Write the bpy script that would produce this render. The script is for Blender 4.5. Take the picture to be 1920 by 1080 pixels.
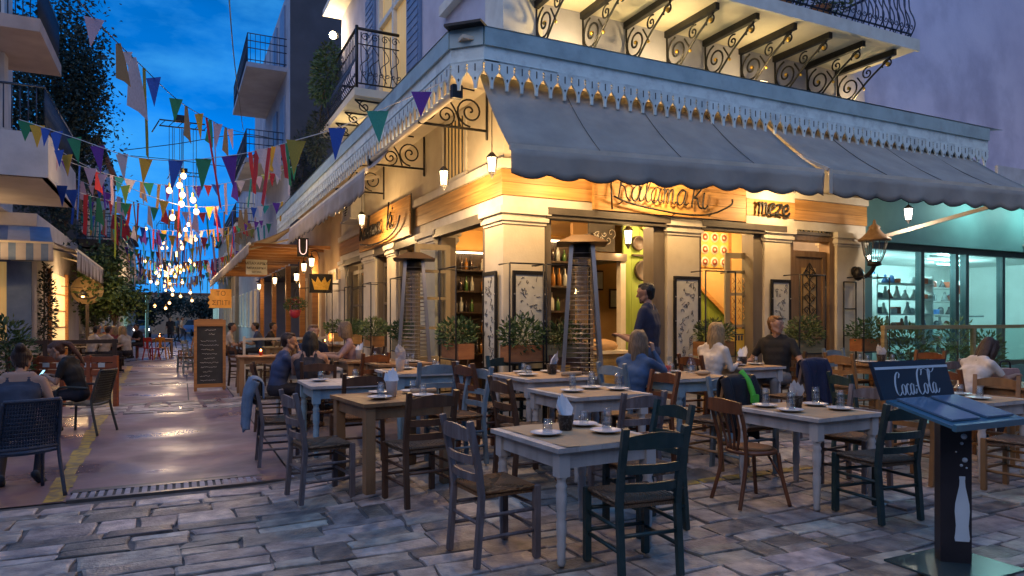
import bpy, bmesh, math, random
import numpy as np
from mathutils import Vector, Matrix
for _o in list(bpy.data.objects): bpy.data.objects.remove(_o)
scene = bpy.context.scene
col = scene.collection
R = math.radians
rnd = random.Random(11)

# ------------------------------------------------------------------ camera, sky, sun, exposure
CAM_H = 1.58
cam_data = bpy.data.cameras.new('camera'); cam = bpy.data.objects.new('camera', cam_data); col.objects.link(cam)
cam.location = (0, 0, CAM_H); cam.rotation_euler = (R(90), 0, 0)
cam_data.lens = 24.19; cam_data.sensor_width = 36; cam_data.shift_y = 0.0302
cam_data.clip_start = 0.05; cam_data.clip_end = 2000
scene.camera = cam
SUN_EL, SUN_AZ = 38, 205      # soft afterglow behind the camera
world = bpy.data.worlds.new('World'); scene.world = world; world.use_nodes = True
wt = world.node_tree; wt.nodes.clear()
def WN(t, **k):
    n = wt.nodes.new(t)
    for a, b in k.items(): setattr(n, a, b)
    return n
w_out = WN('ShaderNodeOutputWorld'); w_bg = WN('ShaderNodeBackground')
w_sky = WN('ShaderNodeTexSky', sky_type='NISHITA', sun_disc=False, sun_elevation=R(5.0), sun_rotation=R(SUN_AZ))
w_tint = WN('ShaderNodeMix', data_type='RGBA', blend_type='MULTIPLY'); w_tint.inputs[0].default_value = 1
w_tint.inputs[7].default_value = (0.05, 0.40, 1.05, 1)
w_az = WN('ShaderNodeMix', data_type='RGBA'); w_az.inputs[0].default_value = .94; w_az.inputs[7].default_value = (.0, 2.1, 8.2, 1)   # deep dusk azure
w_tc = WN('ShaderNodeTexCoord'); w_map = WN('ShaderNodeMapping'); w_map.inputs['Scale'].default_value = (1, 1, 2.6)
w_map.inputs['Location'].default_value = (0.35, 0.1, 0.25)
w_noise = WN('ShaderNodeTexNoise'); w_noise.inputs['Scale'].default_value = 3.6; w_noise.inputs['Detail'].default_value = 7
w_noise.inputs['Roughness'].default_value = 0.58
w_ramp = WN('ShaderNodeValToRGB')
w_ramp.color_ramp.elements[0].position = 0.41; w_ramp.color_ramp.elements[0].color = (0, 0, 0, 1)
w_ramp.color_ramp.elements[1].position = 0.74; w_ramp.color_ramp.elements[1].color = (1, 1, 1, 1)
w_mix = WN('ShaderNodeMix', data_type='RGBA', blend_type='MIX')
w_mix.inputs[7].default_value = (.75, 4.8, 10.2, 1)
w_dk = WN('ShaderNodeTexNoise'); w_dk.inputs['Scale'].default_value = 1.7; w_dk.inputs['Detail'].default_value = 5
w_dr = WN('ShaderNodeMapRange'); w_dr.inputs['From Min'].default_value = .35; w_dr.inputs['From Max'].default_value = .65
w_dr.inputs['To Min'].default_value = .55; w_dr.inputs['To Max'].default_value = 1.2
w_dm = WN('ShaderNodeVectorMath', operation='SCALE')
L = wt.links.new
L(w_sky.outputs[0], w_tint.inputs[6]); L(w_tc.outputs['Generated'], w_map.inputs[0]); L(w_map.outputs[0], w_noise.inputs['Vector'])
L(w_map.outputs[0], w_dk.inputs['Vector']); L(w_dk.outputs[0], w_dr.inputs[0]); L(w_tint.outputs[2], w_az.inputs[6]); L(w_az.outputs[2], w_dm.inputs[0]); L(w_dr.outputs[0], w_dm.inputs['Scale'])
L(w_noise.outputs[0], w_ramp.inputs[0]); L(w_ramp.outputs[0], w_mix.inputs[0]); L(w_dm.outputs[0], w_mix.inputs[6])
L(w_mix.outputs[2], w_bg.inputs[0]); L(w_bg.outputs[0], w_out.inputs[0])
w_bg.inputs[1].default_value = 0.10
sun_d = bpy.data.lights.new('sun', 'SUN'); sun_d.energy = 1.0; sun_d.angle = R(60); sun_d.color = (1.0, 0.80, 0.66)
sun = bpy.data.objects.new('sun', sun_d); col.objects.link(sun)
sun.rotation_euler = (R(90 - SUN_EL), 0, R(180 - SUN_AZ))
scene.view_settings.view_transform = 'Standard'; scene.view_settings.look = 'None'
scene.view_settings.exposure = 0.0; scene.view_settings.gamma = 1.0; scene.view_settings.use_curve_mapping = False
scene.cycles.use_denoising = True; scene.cycles.use_adaptive_sampling = True; scene.cycles.adaptive_threshold = .02
scene.cycles.max_bounces = 6; scene.cycles.diffuse_bounces = 3; scene.cycles.glossy_bounces = 3
scene.cycles.transmission_bounces = 4; scene.cycles.transparent_max_bounces = 12
scene.cycles.sample_clamp_indirect = 4.0; scene.cycles.caustics_reflective = False; scene.cycles.caustics_refractive = False

# ------------------------------------------------------------------ frames of reference (metres)
F = 1290.0
T = math.atan2(630, 1290); cT, sT = math.cos(T), math.sin(T)
CX0, CY0 = -15 / F * 8.8, 8.8           # ground point of the restaurant's street corner
E2 = Vector((cT, sT, 0)); E1 = Vector((-sT, cT, 0))
def sm(x):
    x = min(1, max(0, x)); return x * x * (3 - 2 * x)
def BL(p, q, z=0): return Vector((CX0 + p * cT - q * sT, CY0 + p * sT + q * cT, z))
def toL(x, y):
    dx, dy = x - CX0, y - CY0
    return dx * cT + dy * sT, -dx * sT + dy * cT
def rise(p, q): return .2 * sm((q + 3.6) / 2.2) * sm((p + 3.2) / 2.2) * (1 - sm((q - 8) / 5) * (1 if p < 0 else 0))
def gz(x, y): return rise(*toL(x, y))
def at(px, py, d): return Vector(((px - 960) / F * d, d, CAM_H + (598 - py) / F * d))

# ------------------------------------------------------------------ mesh helpers
def _cham():
    bm = bmesh.new(); e = .5
    for sx in (-1, 1):
        for sy in (-1, 1):
            for sz in (-1, 1):
                for k in range(3):
                    v = [sx, sy, sz]; v[k] *= e; bm.verts.new(v)
    bm.verts.index_update()
    bmesh.ops.convex_hull(bm, input=bm.verts[:])
    bmesh.ops.dissolve_limit(bm, angle_limit=.01, verts=bm.verts[:], edges=bm.edges[:])
    bm.verts.ensure_lookup_table(); bm.verts.index_update()
    bmesh.ops.recalc_face_normals(bm, faces=bm.faces[:])
    fs = [[v.index for v in f.verts] for f in bm.faces]; vs = [tuple(v.co) for v in bm.verts]; bm.free()
    return vs, fs
CH_V, CH_F = _cham()
BOX_F = [(0, 3, 2, 1), (4, 5, 6, 7), (0, 1, 5, 4), (1, 2, 6, 5), (2, 3, 7, 6), (3, 0, 4, 7)]
class MB:
    def __init__(s): s.v = []; s.f = []; s.m = []; s.s = []
    def add(s, vs, fs, mi=0, sm=False, M=None):
        b = len(s.v)
        s.v += [tuple(M @ Vector(v)) for v in vs] if M is not None else [tuple(v) for v in vs]
        for f in fs: s.f.append([b + i for i in f]); s.m.append(mi); s.s.append(sm)
        return s
    def box(s, x0, x1, y0, y1, z0, z1, mi=0, M=None, c=0):
        if x1 < x0: x0, x1 = x1, x0
        if y1 < y0: y0, y1 = y1, y0
        if z1 < z0: z0, z1 = z1, z0
        if c > 0:
            mx, my, mz = (x0 + x1) / 2, (y0 + y1) / 2, (z0 + z1) / 2
            hx, hy, hz = (x1 - x0) / 2, (y1 - y0) / 2, (z1 - z0) / 2
            c = min(c, .45 * min(hx, hy, hz) * 2)
            def g(t, h): return math.copysign(h if abs(t) > .9 else h - c, t)
            return s.add([(mx + g(a, hx), my + g(b, hy), mz + g(d, hz)) for a, b, d in CH_V], CH_F, mi, False, M)
        return s.add([(x0, y0, z0), (x1, y0, z0), (x1, y1, z0), (x0, y1, z0), (x0, y0, z1), (x1, y0, z1), (x1, y1, z1), (x0, y1, z1)], BOX_F, mi, False, M)
    def bar(s, a, b, w, h, mi=0, c=0, up=(0, 0, 1)):
        a, b = Vector(a), Vector(b); d = b - a; l = d.length; d.normalize()
        u = Vector(up)
        if abs(d.dot(u)) > .98: u = Vector((0, 1, 0))
        x = d.cross(u).normalized(); z = x.cross(d)
        M = Matrix((( x.x, d.x, z.x, a.x), (x.y, d.y, z.y, a.y), (x.z, d.z, z.z, a.z), (0, 0, 0, 1)))
        return s.box(-w / 2, w / 2, 0, l, -h / 2, h / 2, mi, M, c)
    def tube(s, pts, r, n=8, mi=0, closed=False, caps=True):
        pts = [Vector(p) for p in pts]; k = len(pts)
        rs = r if isinstance(r, (list, tuple)) else [r] * k
        vs = []; fs = []; prev = None
        for i, p in enumerate(pts):
            if closed: d = pts[(i + 1) % k] - pts[i - 1]
            else: d = pts[min(i + 1, k - 1)] - pts[max(i - 1, 0)]
            d = d.normalized() if d.length > 1e-9 else Vector((0, 0, 1))
            if prev is None:
                u = Vector((0, 0, 1)) if abs(d.z) < .9 else Vector((1, 0, 0))
                x = d.cross(u).normalized()
            else:
                x = (prev - d * prev.dot(d))
                x = x.normalized() if x.length > 1e-6 else d.cross(Vector((.3, .5, .8))).normalized()
            prev = x; y = d.cross(x)
            for j in range(n):
                a = 2 * math.pi * j / n
                vs.append(p + (x * math.cos(a) + y * math.sin(a)) * rs[i])
        for i in range(k if closed else k - 1):
            for j in range(n):
                a = i * n + j; b = i * n + (j + 1) % n; c2 = ((i + 1) % k) * n
                fs.append((a, b, c2 + (j + 1) % n, c2 + j))
        if caps and not closed:
            fs.append(tuple(range(n - 1, -1, -1))); fs.append(tuple(range((k - 1) * n, k * n)))
        return s.add(vs, fs, mi, True)
    def lathe(s, prof, n=16, c=(0, 0, 0), mi=0, smooth=True, M=None, cap=True):
        vs = []; fs = []; k = len(prof)
        for r, z in prof:
            for j in range(n):
                a = 2 * math.pi * j / n; vs.append((c[0] + r * math.cos(a), c[1] + r * math.sin(a), c[2] + z))
        for i in range(k - 1):
            for j in range(n):
                fs.append((i * n + j, i * n + (j + 1) % n, (i + 1) * n + (j + 1) % n, (i + 1) * n + j))
        if cap: fs.append(tuple(range(n - 1, -1, -1))); fs.append(tuple(range((k - 1) * n, k * n)))
        return s.add(vs, fs, mi, smooth, M)
    def prism(s, poly, d0, d1, mi=0, M=None):
        n = len(poly)
        vs = [(x, y, d0) for x, y in poly] + [(x, y, d1) for x, y in poly]
        fs = [tuple(range(n - 1, -1, -1)), tuple(range(n, 2 * n))] + [(i, (i + 1) % n, n + (i + 1) % n, n + i) for i in range(n)]
        return s.add(vs, fs, mi, False, M)
    def sphere(s, c, r, n=10, m=6, mi=0, M=None):
        rx, ry, rz = r if isinstance(r, (tuple, list)) else (r, r, r)
        vs = [(c[0], c[1], c[2] - rz)]; fs = []
        for i in range(1, m):
            t = -math.pi / 2 + math.pi * i / m
            for j in range(n):
                a = 2 * math.pi * j / n
                vs.append((c[0] + rx * math.cos(t) * math.cos(a), c[1] + ry * math.cos(t) * math.sin(a), c[2] + rz * math.sin(t)))
        vs.append((c[0], c[1], c[2] + rz)); e = len(vs) - 1
        for j in range(n): fs.append((0, 1 + (j + 1) % n, 1 + j))
        for i in range(m - 2):
            for j in range(n):
                a = 1 + i * n; fs.append((a + j, a + (j + 1) % n, a + n + (j + 1) % n, a + n + j))
        a = 1 + (m - 2) * n
        for j in range(n): fs.append((a + j, a + (j + 1) % n, e))
        return s.add(vs, fs, mi, True, M)
    def mesh(s, name, mats):
        me = bpy.data.meshes.new(name); me.from_pydata(s.v, [], s.f)
        for m in (mats if isinstance(mats, (list, tuple)) else [mats]): me.materials.append(m)
        me.polygons.foreach_set('material_index', s.m); me.polygons.foreach_set('use_smooth', s.s)
        me.update(); return me
    def build(s, name, mats, parent=None, loc=None, rot=None):
        return link(name, s.mesh(name, mats), parent, loc, rot)
def link(name, me, parent=None, loc=None, rot=None):
    o = bpy.data.objects.new(name, me); col.objects.link(o); o.parent = parent
    if loc is not None: o.location = loc
    if rot is not None: o.rotation_euler = rot
    return o
def tag(o, label, cat, group=None):
    o['label'] = label; o['category'] = cat
    if group: o['group'] = group
    return o
def struct(o): o['kind'] = 'structure'; return o
def thing(name, label, cat, loc=(0, 0, 0), rz=0, group=None):
    o = bpy.data.objects.new(name, None); col.objects.link(o); o.location = loc; o.rotation_euler = (0, 0, rz)
    o.empty_display_size = .1
    return tag(o, label, cat, group)
def bthing(name, label, cat, group=None): return thing(name, label, cat, (CX0, CY0, 0), T, group)   # built in the restaurant's frame
def copy_tree(o, parent=None):
    c = o.copy(); col.objects.link(c); c.parent = parent
    for ch in list(o.children): copy_tree(ch, c)
    return c
def lamp(parent, loc, watts, color=(1, .60, .26), radius=.05, name='lamp_light'):
    d = bpy.data.lights.new(name, 'POINT'); d.energy = watts; d.color = color; d.shadow_soft_size = radius
    o = bpy.data.objects.new(name, d); col.objects.link(o); o.parent = parent; o.location = loc; return o
def rect(name, mb, m, parent): return mb.build(name, m, parent)
def spiral(cx, cz, r0, turns, a0, sgn=1, n=30, r1=.0):
    out = []
    for i in range(n + 1):
        t = i / n; a = a0 + sgn * turns * 2 * math.pi * t; r = r0 * (1 - t) ** .8 + r1
        out.append((cx + r * math.cos(a), cz + r * math.sin(a)))
    return out
def smooth_path(pts, k=6):
    P = [Vector(p) for p in pts]; out = []
    for i in range(len(P) - 1):
        a = P[max(i - 1, 0)]; b = P[i]; c = P[i + 1]; d = P[min(i + 2, len(P) - 1)]
        for j in range(k):
            t = j / k
            out.append(.5 * ((2 * b) + (c - a) * t + (2 * a - 5 * b + 4 * c - d) * t * t + (3 * b - a - 3 * c + d) * t ** 3))
    out.append(P[-1]); return out

# ------------------------------------------------------------------ materials
def mat(name, c1, c2=None, rough=.6, metal=0, scale=5, detail=5, stretch=(1, 1, 1), lo=.35, hi=.65, bump=0, bscale=None, rand=0, spec=.5,
        emit=None, estr=0, dirt=None, dscale=1.3, damt=.5, coat=0, wave=None, trans=0, hue=0, rvar=None):
    m = bpy.data.materials.new(name); m.use_nodes = True; nt = m.node_tree; b = nt.nodes['Principled BSDF']; N = nt.nodes.new; K = nt.links.new
    b.inputs['Roughness'].default_value = rough; b.inputs['Metallic'].default_value = metal; b.inputs['Specular IOR Level'].default_value = spec
    if coat: b.inputs['Coat Weight'].default_value = coat; b.inputs['Coat Roughness'].default_value = .15
    c1 = tuple(c1) + (1,); c2 = tuple(c2) + (1,) if c2 else tuple(x * .72 for x in c1[:3]) + (1,)
    tc = N('ShaderNodeTexCoord'); mp = N('ShaderNodeMapping'); mp.inputs['Scale'].default_value = stretch
    K(tc.outputs['Object'], mp.inputs[0]); vec = mp.outputs[0]
    if rand:
        oi = N('ShaderNodeObjectInfo'); ad = N('ShaderNodeVectorMath'); ad.operation = 'ADD'; sc = N('ShaderNodeVectorMath'); sc.operation = 'SCALE'
        cb = N('ShaderNodeCombineXYZ'); K(oi.outputs['Random'], cb.inputs[0]); K(oi.outputs['Random'], cb.inputs[1]); K(cb.outputs[0], sc.inputs[0]); sc.inputs['Scale'].default_value = 37
        K(vec, ad.inputs[0]); K(sc.outputs[0], ad.inputs[1]); vec = ad.outputs[0]
    nz = N('ShaderNodeTexNoise'); nz.inputs['Scale'].default_value = scale; nz.inputs['Detail'].default_value = detail; K(vec, nz.inputs['Vector'])
    fac = nz.outputs[0]
    if wave:
        wv = N('ShaderNodeTexWave'); wv.inputs['Scale'].default_value = wave; wv.inputs['Distortion'].default_value = 6; wv.inputs['Detail'].default_value = 3
        K(vec, wv.inputs['Vector']); fac = wv.outputs['Fac']
    rp = N('ShaderNodeMapRange'); rp.inputs['From Min'].default_value = lo; rp.inputs['From Max'].default_value = hi; K(fac, rp.inputs[0])
    mx = N('ShaderNodeMix'); mx.data_type = 'RGBA'; mx.inputs[6].default_value = c1; mx.inputs[7].default_value = c2; K(rp.outputs[0], mx.inputs[0])
    out = mx.outputs[2]
    if dirt:
        n2 = N('ShaderNodeTexNoise'); n2.inputs['Scale'].default_value = dscale; n2.inputs['Detail'].default_value = 8; n2.inputs['Roughness'].default_value = .65
        K(vec, n2.inputs['Vector']); r2 = N('ShaderNodeMapRange'); r2.inputs['From Min'].default_value = .48; r2.inputs['From Max'].default_value = .72; r2.inputs['To Max'].default_value = damt
        K(n2.outputs[0], r2.inputs[0]); m2 = N('ShaderNodeMix'); m2.data_type = 'RGBA'; m2.inputs[7].default_value = tuple(dirt) + (1,)
        K(r2.outputs[0], m2.inputs[0]); K(out, m2.inputs[6]); out = m2.outputs[2]
    if rand:
        hs = N('ShaderNodeHueSaturation'); rr = N('ShaderNodeMapRange'); rr.inputs['To Min'].default_value = 1 - rand; rr.inputs['To Max'].default_value = 1 + rand
        K(oi.outputs['Random'], rr.inputs[0]); K(rr.outputs[0], hs.inputs['Value']); K(out, hs.inputs['Color']); out = hs.outputs[0]
        if hue:
            r3 = N('ShaderNodeMapRange'); r3.inputs['To Min'].default_value = .5 - hue; r3.inputs['To Max'].default_value = .5 + hue
            mu = N('ShaderNodeMath'); mu.operation = 'FRACT'; m9 = N('ShaderNodeMath'); m9.operation = 'MULTIPLY'; m9.inputs[1].default_value = 7.31
            K(oi.outputs['Random'], m9.inputs[0]); K(m9.outputs[0], mu.inputs[0]); K(mu.outputs[0], r3.inputs[0]); K(r3.outputs[0], hs.inputs['Hue'])
    K(out, b.inputs['Base Color'])
    if rvar:
        n5 = N('ShaderNodeTexNoise'); n5.inputs['Scale'].default_value = rvar[2]; n5.inputs['Detail'].default_value = 6; K(vec, n5.inputs['Vector'])
        r5 = N('ShaderNodeMapRange'); r5.inputs['From Min'].default_value = .38; r5.inputs['From Max'].default_value = .62; r5.inputs['To Min'].default_value = rvar[0]; r5.inputs['To Max'].default_value = rvar[1]
        K(n5.outputs[0], r5.inputs[0]); K(r5.outputs[0], b.inputs['Roughness'])
    if bump:
        bp = N('ShaderNodeBump'); bp.inputs['Strength'].default_value = bump; bp.inputs['Distance'].default_value = .02
        if bscale:
            n3 = N('ShaderNodeTexNoise'); n3.inputs['Scale'].default_value = bscale; n3.inputs['Detail'].default_value = 4; K(vec, n3.inputs['Vector']); K(n3.outputs[0], bp.inputs['Height'])
        else: K(fac, bp.inputs['Height'])
        K(bp.outputs[0], b.inputs['Normal'])
    if emit: b.inputs['Emission Color'].default_value = tuple(emit) + (1,); b.inputs['Emission Strength'].default_value = estr
    if trans: b.inputs['Transmission Weight'].default_value = trans
    return m
def glassmat(name, tint=(1, 1, 1), rough=.02, ior=1.45, extra=0.0):
    m = bpy.data.materials.new(name); m.use_nodes = True; nt = m.node_tree; nt.nodes.clear(); N = nt.nodes.new; K = nt.links.new
    o = N('ShaderNodeOutputMaterial'); mx = N('ShaderNodeMixShader'); tr = N('ShaderNodeBsdfTransparent'); gl = N('ShaderNodeBsdfGlossy'); fr = N('ShaderNodeFresnel')
    fr.inputs[0].default_value = ior; tr.inputs[0].default_value = tuple(tint) + (1,); gl.inputs['Roughness'].default_value = rough
    ad = N('ShaderNodeMath'); ad.operation = 'ADD'; ad.inputs[1].default_value = extra; ad.use_clamp = True
    ge = N('ShaderNodeNewGeometry'); inv = N('ShaderNodeMath'); inv.operation = 'SUBTRACT'; inv.inputs[0].default_value = 1; K(ge.outputs['Backfacing'], inv.inputs[1])
    mu = N('ShaderNodeMath'); mu.operation = 'MULTIPLY'; K(fr.outputs[0], mu.inputs[0]); K(inv.outputs[0], mu.inputs[1])   # inner faces let light out
    K(mu.outputs[0], ad.inputs[0]); K(ad.outputs[0], mx.inputs[0]); K(tr.outputs[0], mx.inputs[1]); K(gl.outputs[0], mx.inputs[2]); K(mx.outputs[0], o.inputs[0])
    return m
def emat(name, c, s):
    m = bpy.data.materials.new(name); m.use_nodes = True; nt = m.node_tree; b = nt.nodes['Principled BSDF']
    b.inputs['Base Color'].default_value = tuple(c) + (1,); b.inputs['Emission Color'].default_value = tuple(c) + (1,); b.inputs['Emission Strength'].default_value = s
    # light film noise on the glowing glass
    N = nt.nodes.new; nz = N('ShaderNodeTexNoise'); nz.inputs['Scale'].default_value = 30; mr = N('ShaderNodeMapRange'); mr.inputs['To Min'].default_value = s * .8; mr.inputs['To Max'].default_value = s * 1.2
    nt.links.new(nz.outputs[0], mr.inputs[0]); nt.links.new(mr.outputs[0], b.inputs['Emission Strength']); return m
M = {}
M['grout'] = mat('grout', (.15, .13, .12), (.09, .08, .075), .75, scale=9, bump=.3, bscale=60)
M['stone'] = mat('stone', (.44, .37, .31), (.19, .16, .145), .42, scale=7, detail=8, bump=.45, bscale=40, rand=.55, rvar=(.3, .6, 3), hue=.03, dirt=(.10, .09, .10), dscale=5, damt=.55)
M['concrete'] = mat('concrete', (.26, .155, .16), (.16, .10, .11), .40, scale=1.3, detail=9, bump=.22, bscale=7, dirt=(.075, .055, .065), dscale=.9, damt=.75, rvar=(.26, .62, .8))
M['patio'] = mat('patio', (.23, .18, .17), (.14, .11, .11), .5, scale=1.6, detail=9, bump=.12, bscale=30, dirt=(.08, .065, .07), dscale=.9, damt=.6)
M['asphalt'] = mat('asphalt', (.09, .08, .09), (.06, .055, .06), .7, scale=8, bump=.2, bscale=80)
M['yellow_paint'] = mat('yellow_paint', (.50, .32, .05), (.24, .17, .08), .6, scale=9, lo=.45, hi=.62, dirt=(.15, .11, .10), dscale=6, damt=.85)
M['plaster'] = mat('plaster', (.74, .67, .52), (.66, .58, .44), .75, scale=2.2, bump=.12, bscale=40, dirt=(.42, .36, .27), dscale=1.6, damt=.35)
M['plaster_up'] = mat('plaster_up', (.50, .49, .57), (.42, .41, .50), .8, scale=1.8, bump=.14, bscale=35, dirt=(.30, .29, .33), dscale=.9, damt=.45)
M['plaster_lav'] = mat('plaster_lav', (.66, .62, .74), (.54, .51, .64), .8, scale=1.2, bump=.18, bscale=22, dirt=(.30, .28, .36), dscale=.6, damt=.5)
M['trim_white'] = mat('trim_white', (.74, .70, .60), (.66, .61, .51), .6, scale=5, bump=.05, bscale=60, dirt=(.4, .36, .3), dscale=3, damt=.3)
M['taupe'] = mat('taupe', (.17, .14, .105), (.13, .105, .08), .5, scale=6, stretch=(1, 1, .2), bump=.05, bscale=50)
M['olive'] = mat('olive', (.30, .25, .16), (.23, .19, .12), .5, scale=6, stretch=(1, 1, .2), bump=.05, bscale=50)
M['carved'] = mat('carved', (.27, .17, .09), (.19, .115, .06), .5, scale=6, stretch=(3, 3, .4), bump=.08, bscale=50)
M['beam'] = mat('beam', (.105, .09, .075), (.075, .065, .055), .45, scale=5, bump=.06, bscale=40)
M['pine'] = mat('pine', (.66, .36, .11), (.47, .23, .06), .5, scale=3, stretch=(.35, .35, 7), rand=.16, bump=.06, dirt=(.25, .11, .03), dscale=4, damt=.5)
M['pine_dark'] = mat('pine_dark', (.44, .20, .06), (.30, .13, .04), .5, scale=3, stretch=(.35, .35, 7), rand=.14, bump=.06)
M['fringe'] = mat('fringe', (.74, .84, .80), (.65, .74, .71), .5, scale=4, bump=.05, bscale=40, rand=.06, dirt=(.20, .23, .23), dscale=5, damt=.5)
M['fascia_blue'] = mat('fascia_blue', (.43, .55, .55), (.36, .47, .47), .42, scale=3, dirt=(.16, .20, .22), dscale=2.5, damt=.5)
M['canvas'] = mat('canvas', (.36, .335, .29), (.29, .27, .235), .85, scale=2.5, bump=.15, bscale=120, dirt=(.17, .18, .19), dscale=1.6, damt=.55)
M['canvas_warm'] = mat('canvas_warm', (.36, .31, .28), (.29, .25, .22), .85, scale=2.5, bump=.15, bscale=120, dirt=(.2, .16, .14), dscale=1.6, damt=.5)
M['bar_cream'] = mat('bar_cream', (.62, .56, .46), (.5, .45, .36), .45, scale=4)
M['iron'] = mat('iron', (.018, .018, .02), (.03, .028, .028), .45, metal=.5, scale=14, bump=.1, bscale=60)
M['iron_blue'] = mat('iron_blue', (.02, .035, .07), (.03, .045, .08), .4, metal=.4, scale=14)
M['gold'] = mat('gold', (.80, .50, .10), (.65, .38, .06), .35, metal=.7, scale=20)
M['steel'] = mat('steel', (.42, .40, .38), (.34, .32, .30), .3, metal=.9, scale=8, stretch=(1, 1, .1))
M['steel_dark'] = mat('steel_dark', (.17, .15, .135), (.13, .115, .10), .35, metal=.6, scale=8)
M['glass'] = glassmat('glass', (.94, .97, .97), .02, 1.45)
M['glass_teal'] = glassmat('glass_teal', (.80, .96, .96), .02, 1.45)
M['tumbler'] = glassmat('tumbler', (.93, .95, .96), .04, 1.7, .11)
M['barrier_glass'] = glassmat('barrier_glass', (.78, .90, .88), .03, 1.45, .03)
M['lamp_glass'] = emat('lamp_glass', (1, .74, .40), 6)
M['lamp_white'] = emat('lamp_white', (1, .90, .80), 14)
M['bulb'] = emat('bulb', (1, .58, .24), 5)
M['tube_cool'] = emat('tube_cool', (.75, 1, 1), 5)
M['screen'] = emat('screen', (.35, .75, 1), 2.2)
M['curtain_lit'] = mat('curtain_lit', (.85, .62, .28), (.75, .50, .20), .8, scale=3, stretch=(8, 8, .3), emit=(1, .60, .20), estr=.22)
M['green_paint'] = mat('green_paint', (.24, .34, .06), (.19, .28, .045), .6, scale=3, stretch=(4, 4, .5), bump=.06)
M['orange_wall'] = mat('orange_wall', (.72, .42, .12), (.62, .34, .08), .7, scale=2)
M['chalk'] = mat('chalk', (.025, .025, .025), (.045, .043, .04), .8, scale=3, dirt=(.09, .085, .08), dscale=2.5, damt=.4)
M['chalk_white'] = mat('chalk_white', (.62, .60, .55), (.4, .39, .36), .9, scale=40)
M['white_board'] = mat('white_board', (.62, .62, .56), (.52, .52, .46), .7, scale=6)
M['ink'] = mat('ink', (.05, .05, .055), (.07, .07, .07), .8)
M['leaf'] = mat('leaf', (.075, .13, .035), (.035, .075, .02), .55, scale=14, rand=.3)
M['leaf_light'] = mat('leaf_light', (.16, .20, .07), (.08, .13, .04), .55, scale=14, rand=.3)
M['leaf_dark'] = mat('leaf_dark', (.018, .032, .022), (.03, .045, .03), .7, scale=9)
M['bark'] = mat('bark', (.10, .07, .05), (.06, .045, .03), .85, scale=6, stretch=(3, 3, .6), bump=.4)
M['terra'] = mat('terra', (.48, .19, .06), (.36, .13, .045), .7, scale=6, stretch=(1, 1, 4), bump=.06)
M['crate'] = mat('crate', (.36, .28, .13), (.27, .2, .09), .7, scale=5, stretch=(.5, .5, 5), bump=.08)
M['white_metal'] = mat('white_metal', (.62, .62, .62), (.52, .52, .52), .5, scale=5, dirt=(.3, .28, .26), dscale=6, damt=.3)
M['white_wood'] = mat('white_wood', (.52, .49, .47), (.41, .385, .37), .5, scale=5, stretch=(1, 1, .3), bump=.08, dirt=(.22, .18, .16), dscale=7, damt=.6)
M['blue_wood'] = mat('blue_wood', (.28, .42, .50), (.22, .34, .42), .5, scale=5, bump=.08, dirt=(.2, .17, .14), dscale=7, damt=.6)
M['pine_table'] = mat('pine_table', (.34, .19, .09), (.22, .115, .05), .5, scale=3, stretch=(1.2, 1.2, .35), bump=.1, bscale=30, wave=None, dirt=(.10, .05, .025), dscale=5, damt=.6)
M['ch_brown'] = mat('ch_brown', (.11, .048, .024), (.065, .03, .016), .42, scale=6, stretch=(2, 2, .3), bump=.06, dirt=(.16, .09, .05), dscale=9, damt=.4)
M['ch_red'] = mat('ch_red', (.17, .06, .024), (.11, .038, .016), .42, scale=6, stretch=(2, 2, .3), bump=.06)
M['ch_light'] = mat('ch_light', (.30, .155, .06), (.20, .10, .04), .45, scale=6, stretch=(2, 2, .3), bump=.06)
M['ch_green'] = mat('ch_green', (.012, .032, .034), (.018, .045, .045), .4, scale=6, bump=.05, dirt=(.07, .08, .08), dscale=12, damt=.3)
M['ch_grey'] = mat('ch_grey', (.16, .125, .12), (.10, .075, .075), .5, scale=6, stretch=(2, 2, .3), bump=.08, dirt=(.28, .27, .30), dscale=8, damt=.6)
M['ch_pale'] = mat('ch_pale', (.22, .28, .31), (.16, .21, .24), .5, scale=6, bump=.08, dirt=(.12, .09, .08), dscale=8, damt=.6)
M['rush'] = mat('rush', (.24, .15, .085), (.13, .08, .05), .8, scale=3, bump=.6, wave=26)
M['rush_orange'] = mat('rush_orange', (.36, .17, .06), (.2, .09, .035), .8, scale=3, bump=.6, wave=26)
M['kraft'] = mat('kraft', (.45, .31, .18), (.38, .25, .14), .8, scale=2, bump=.2, bscale=9)
M['plate'] = mat('plate', (.66, .66, .68), (.58, .58, .60), .25, scale=4)
M['napkin'] = mat('napkin', (.72, .72, .74), (.6, .6, .62), .8, scale=12, bump=.3, bscale=30)
M['tin'] = mat('tin', (.03, .03, .035), (.13, .13, .14), .45, scale=60, lo=.5, hi=.62)
M['wicker'] = mat('wicker', (.045, .055, .085), (.03, .038, .06), .5, scale=40, bump=.5, bscale=120)
M['wicker_green'] = mat('wicker_green', (.045, .05, .045), (.03, .035, .03), .5, scale=40, bump=.5, bscale=120)
M['coke'] = mat('coke', (.012, .028, .052), (.016, .034, .06), .3, scale=3)
M['coke_black'] = mat('coke_black', (.014, .013, .018), (.022, .02, .026), .35, scale=5)
M['coke_blue'] = mat('coke_blue', (.05, .14, .21), (.06, .16, .23), .22, scale=4)
M['coke_white'] = mat('coke_white', (.55, .66, .74), (.48, .58, .66), .5, scale=4)
M['teal_wall'] = mat('teal_wall', (.17, .34, .34), (.14, .29, .29), .55, scale=1.5, bump=.06, bscale=25, dirt=(.07, .2, .21), dscale=.9, damt=.35)
M['teal_frame'] = mat('teal_frame', (.045, .075, .085), (.06, .09, .10), .4, metal=.4)
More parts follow.
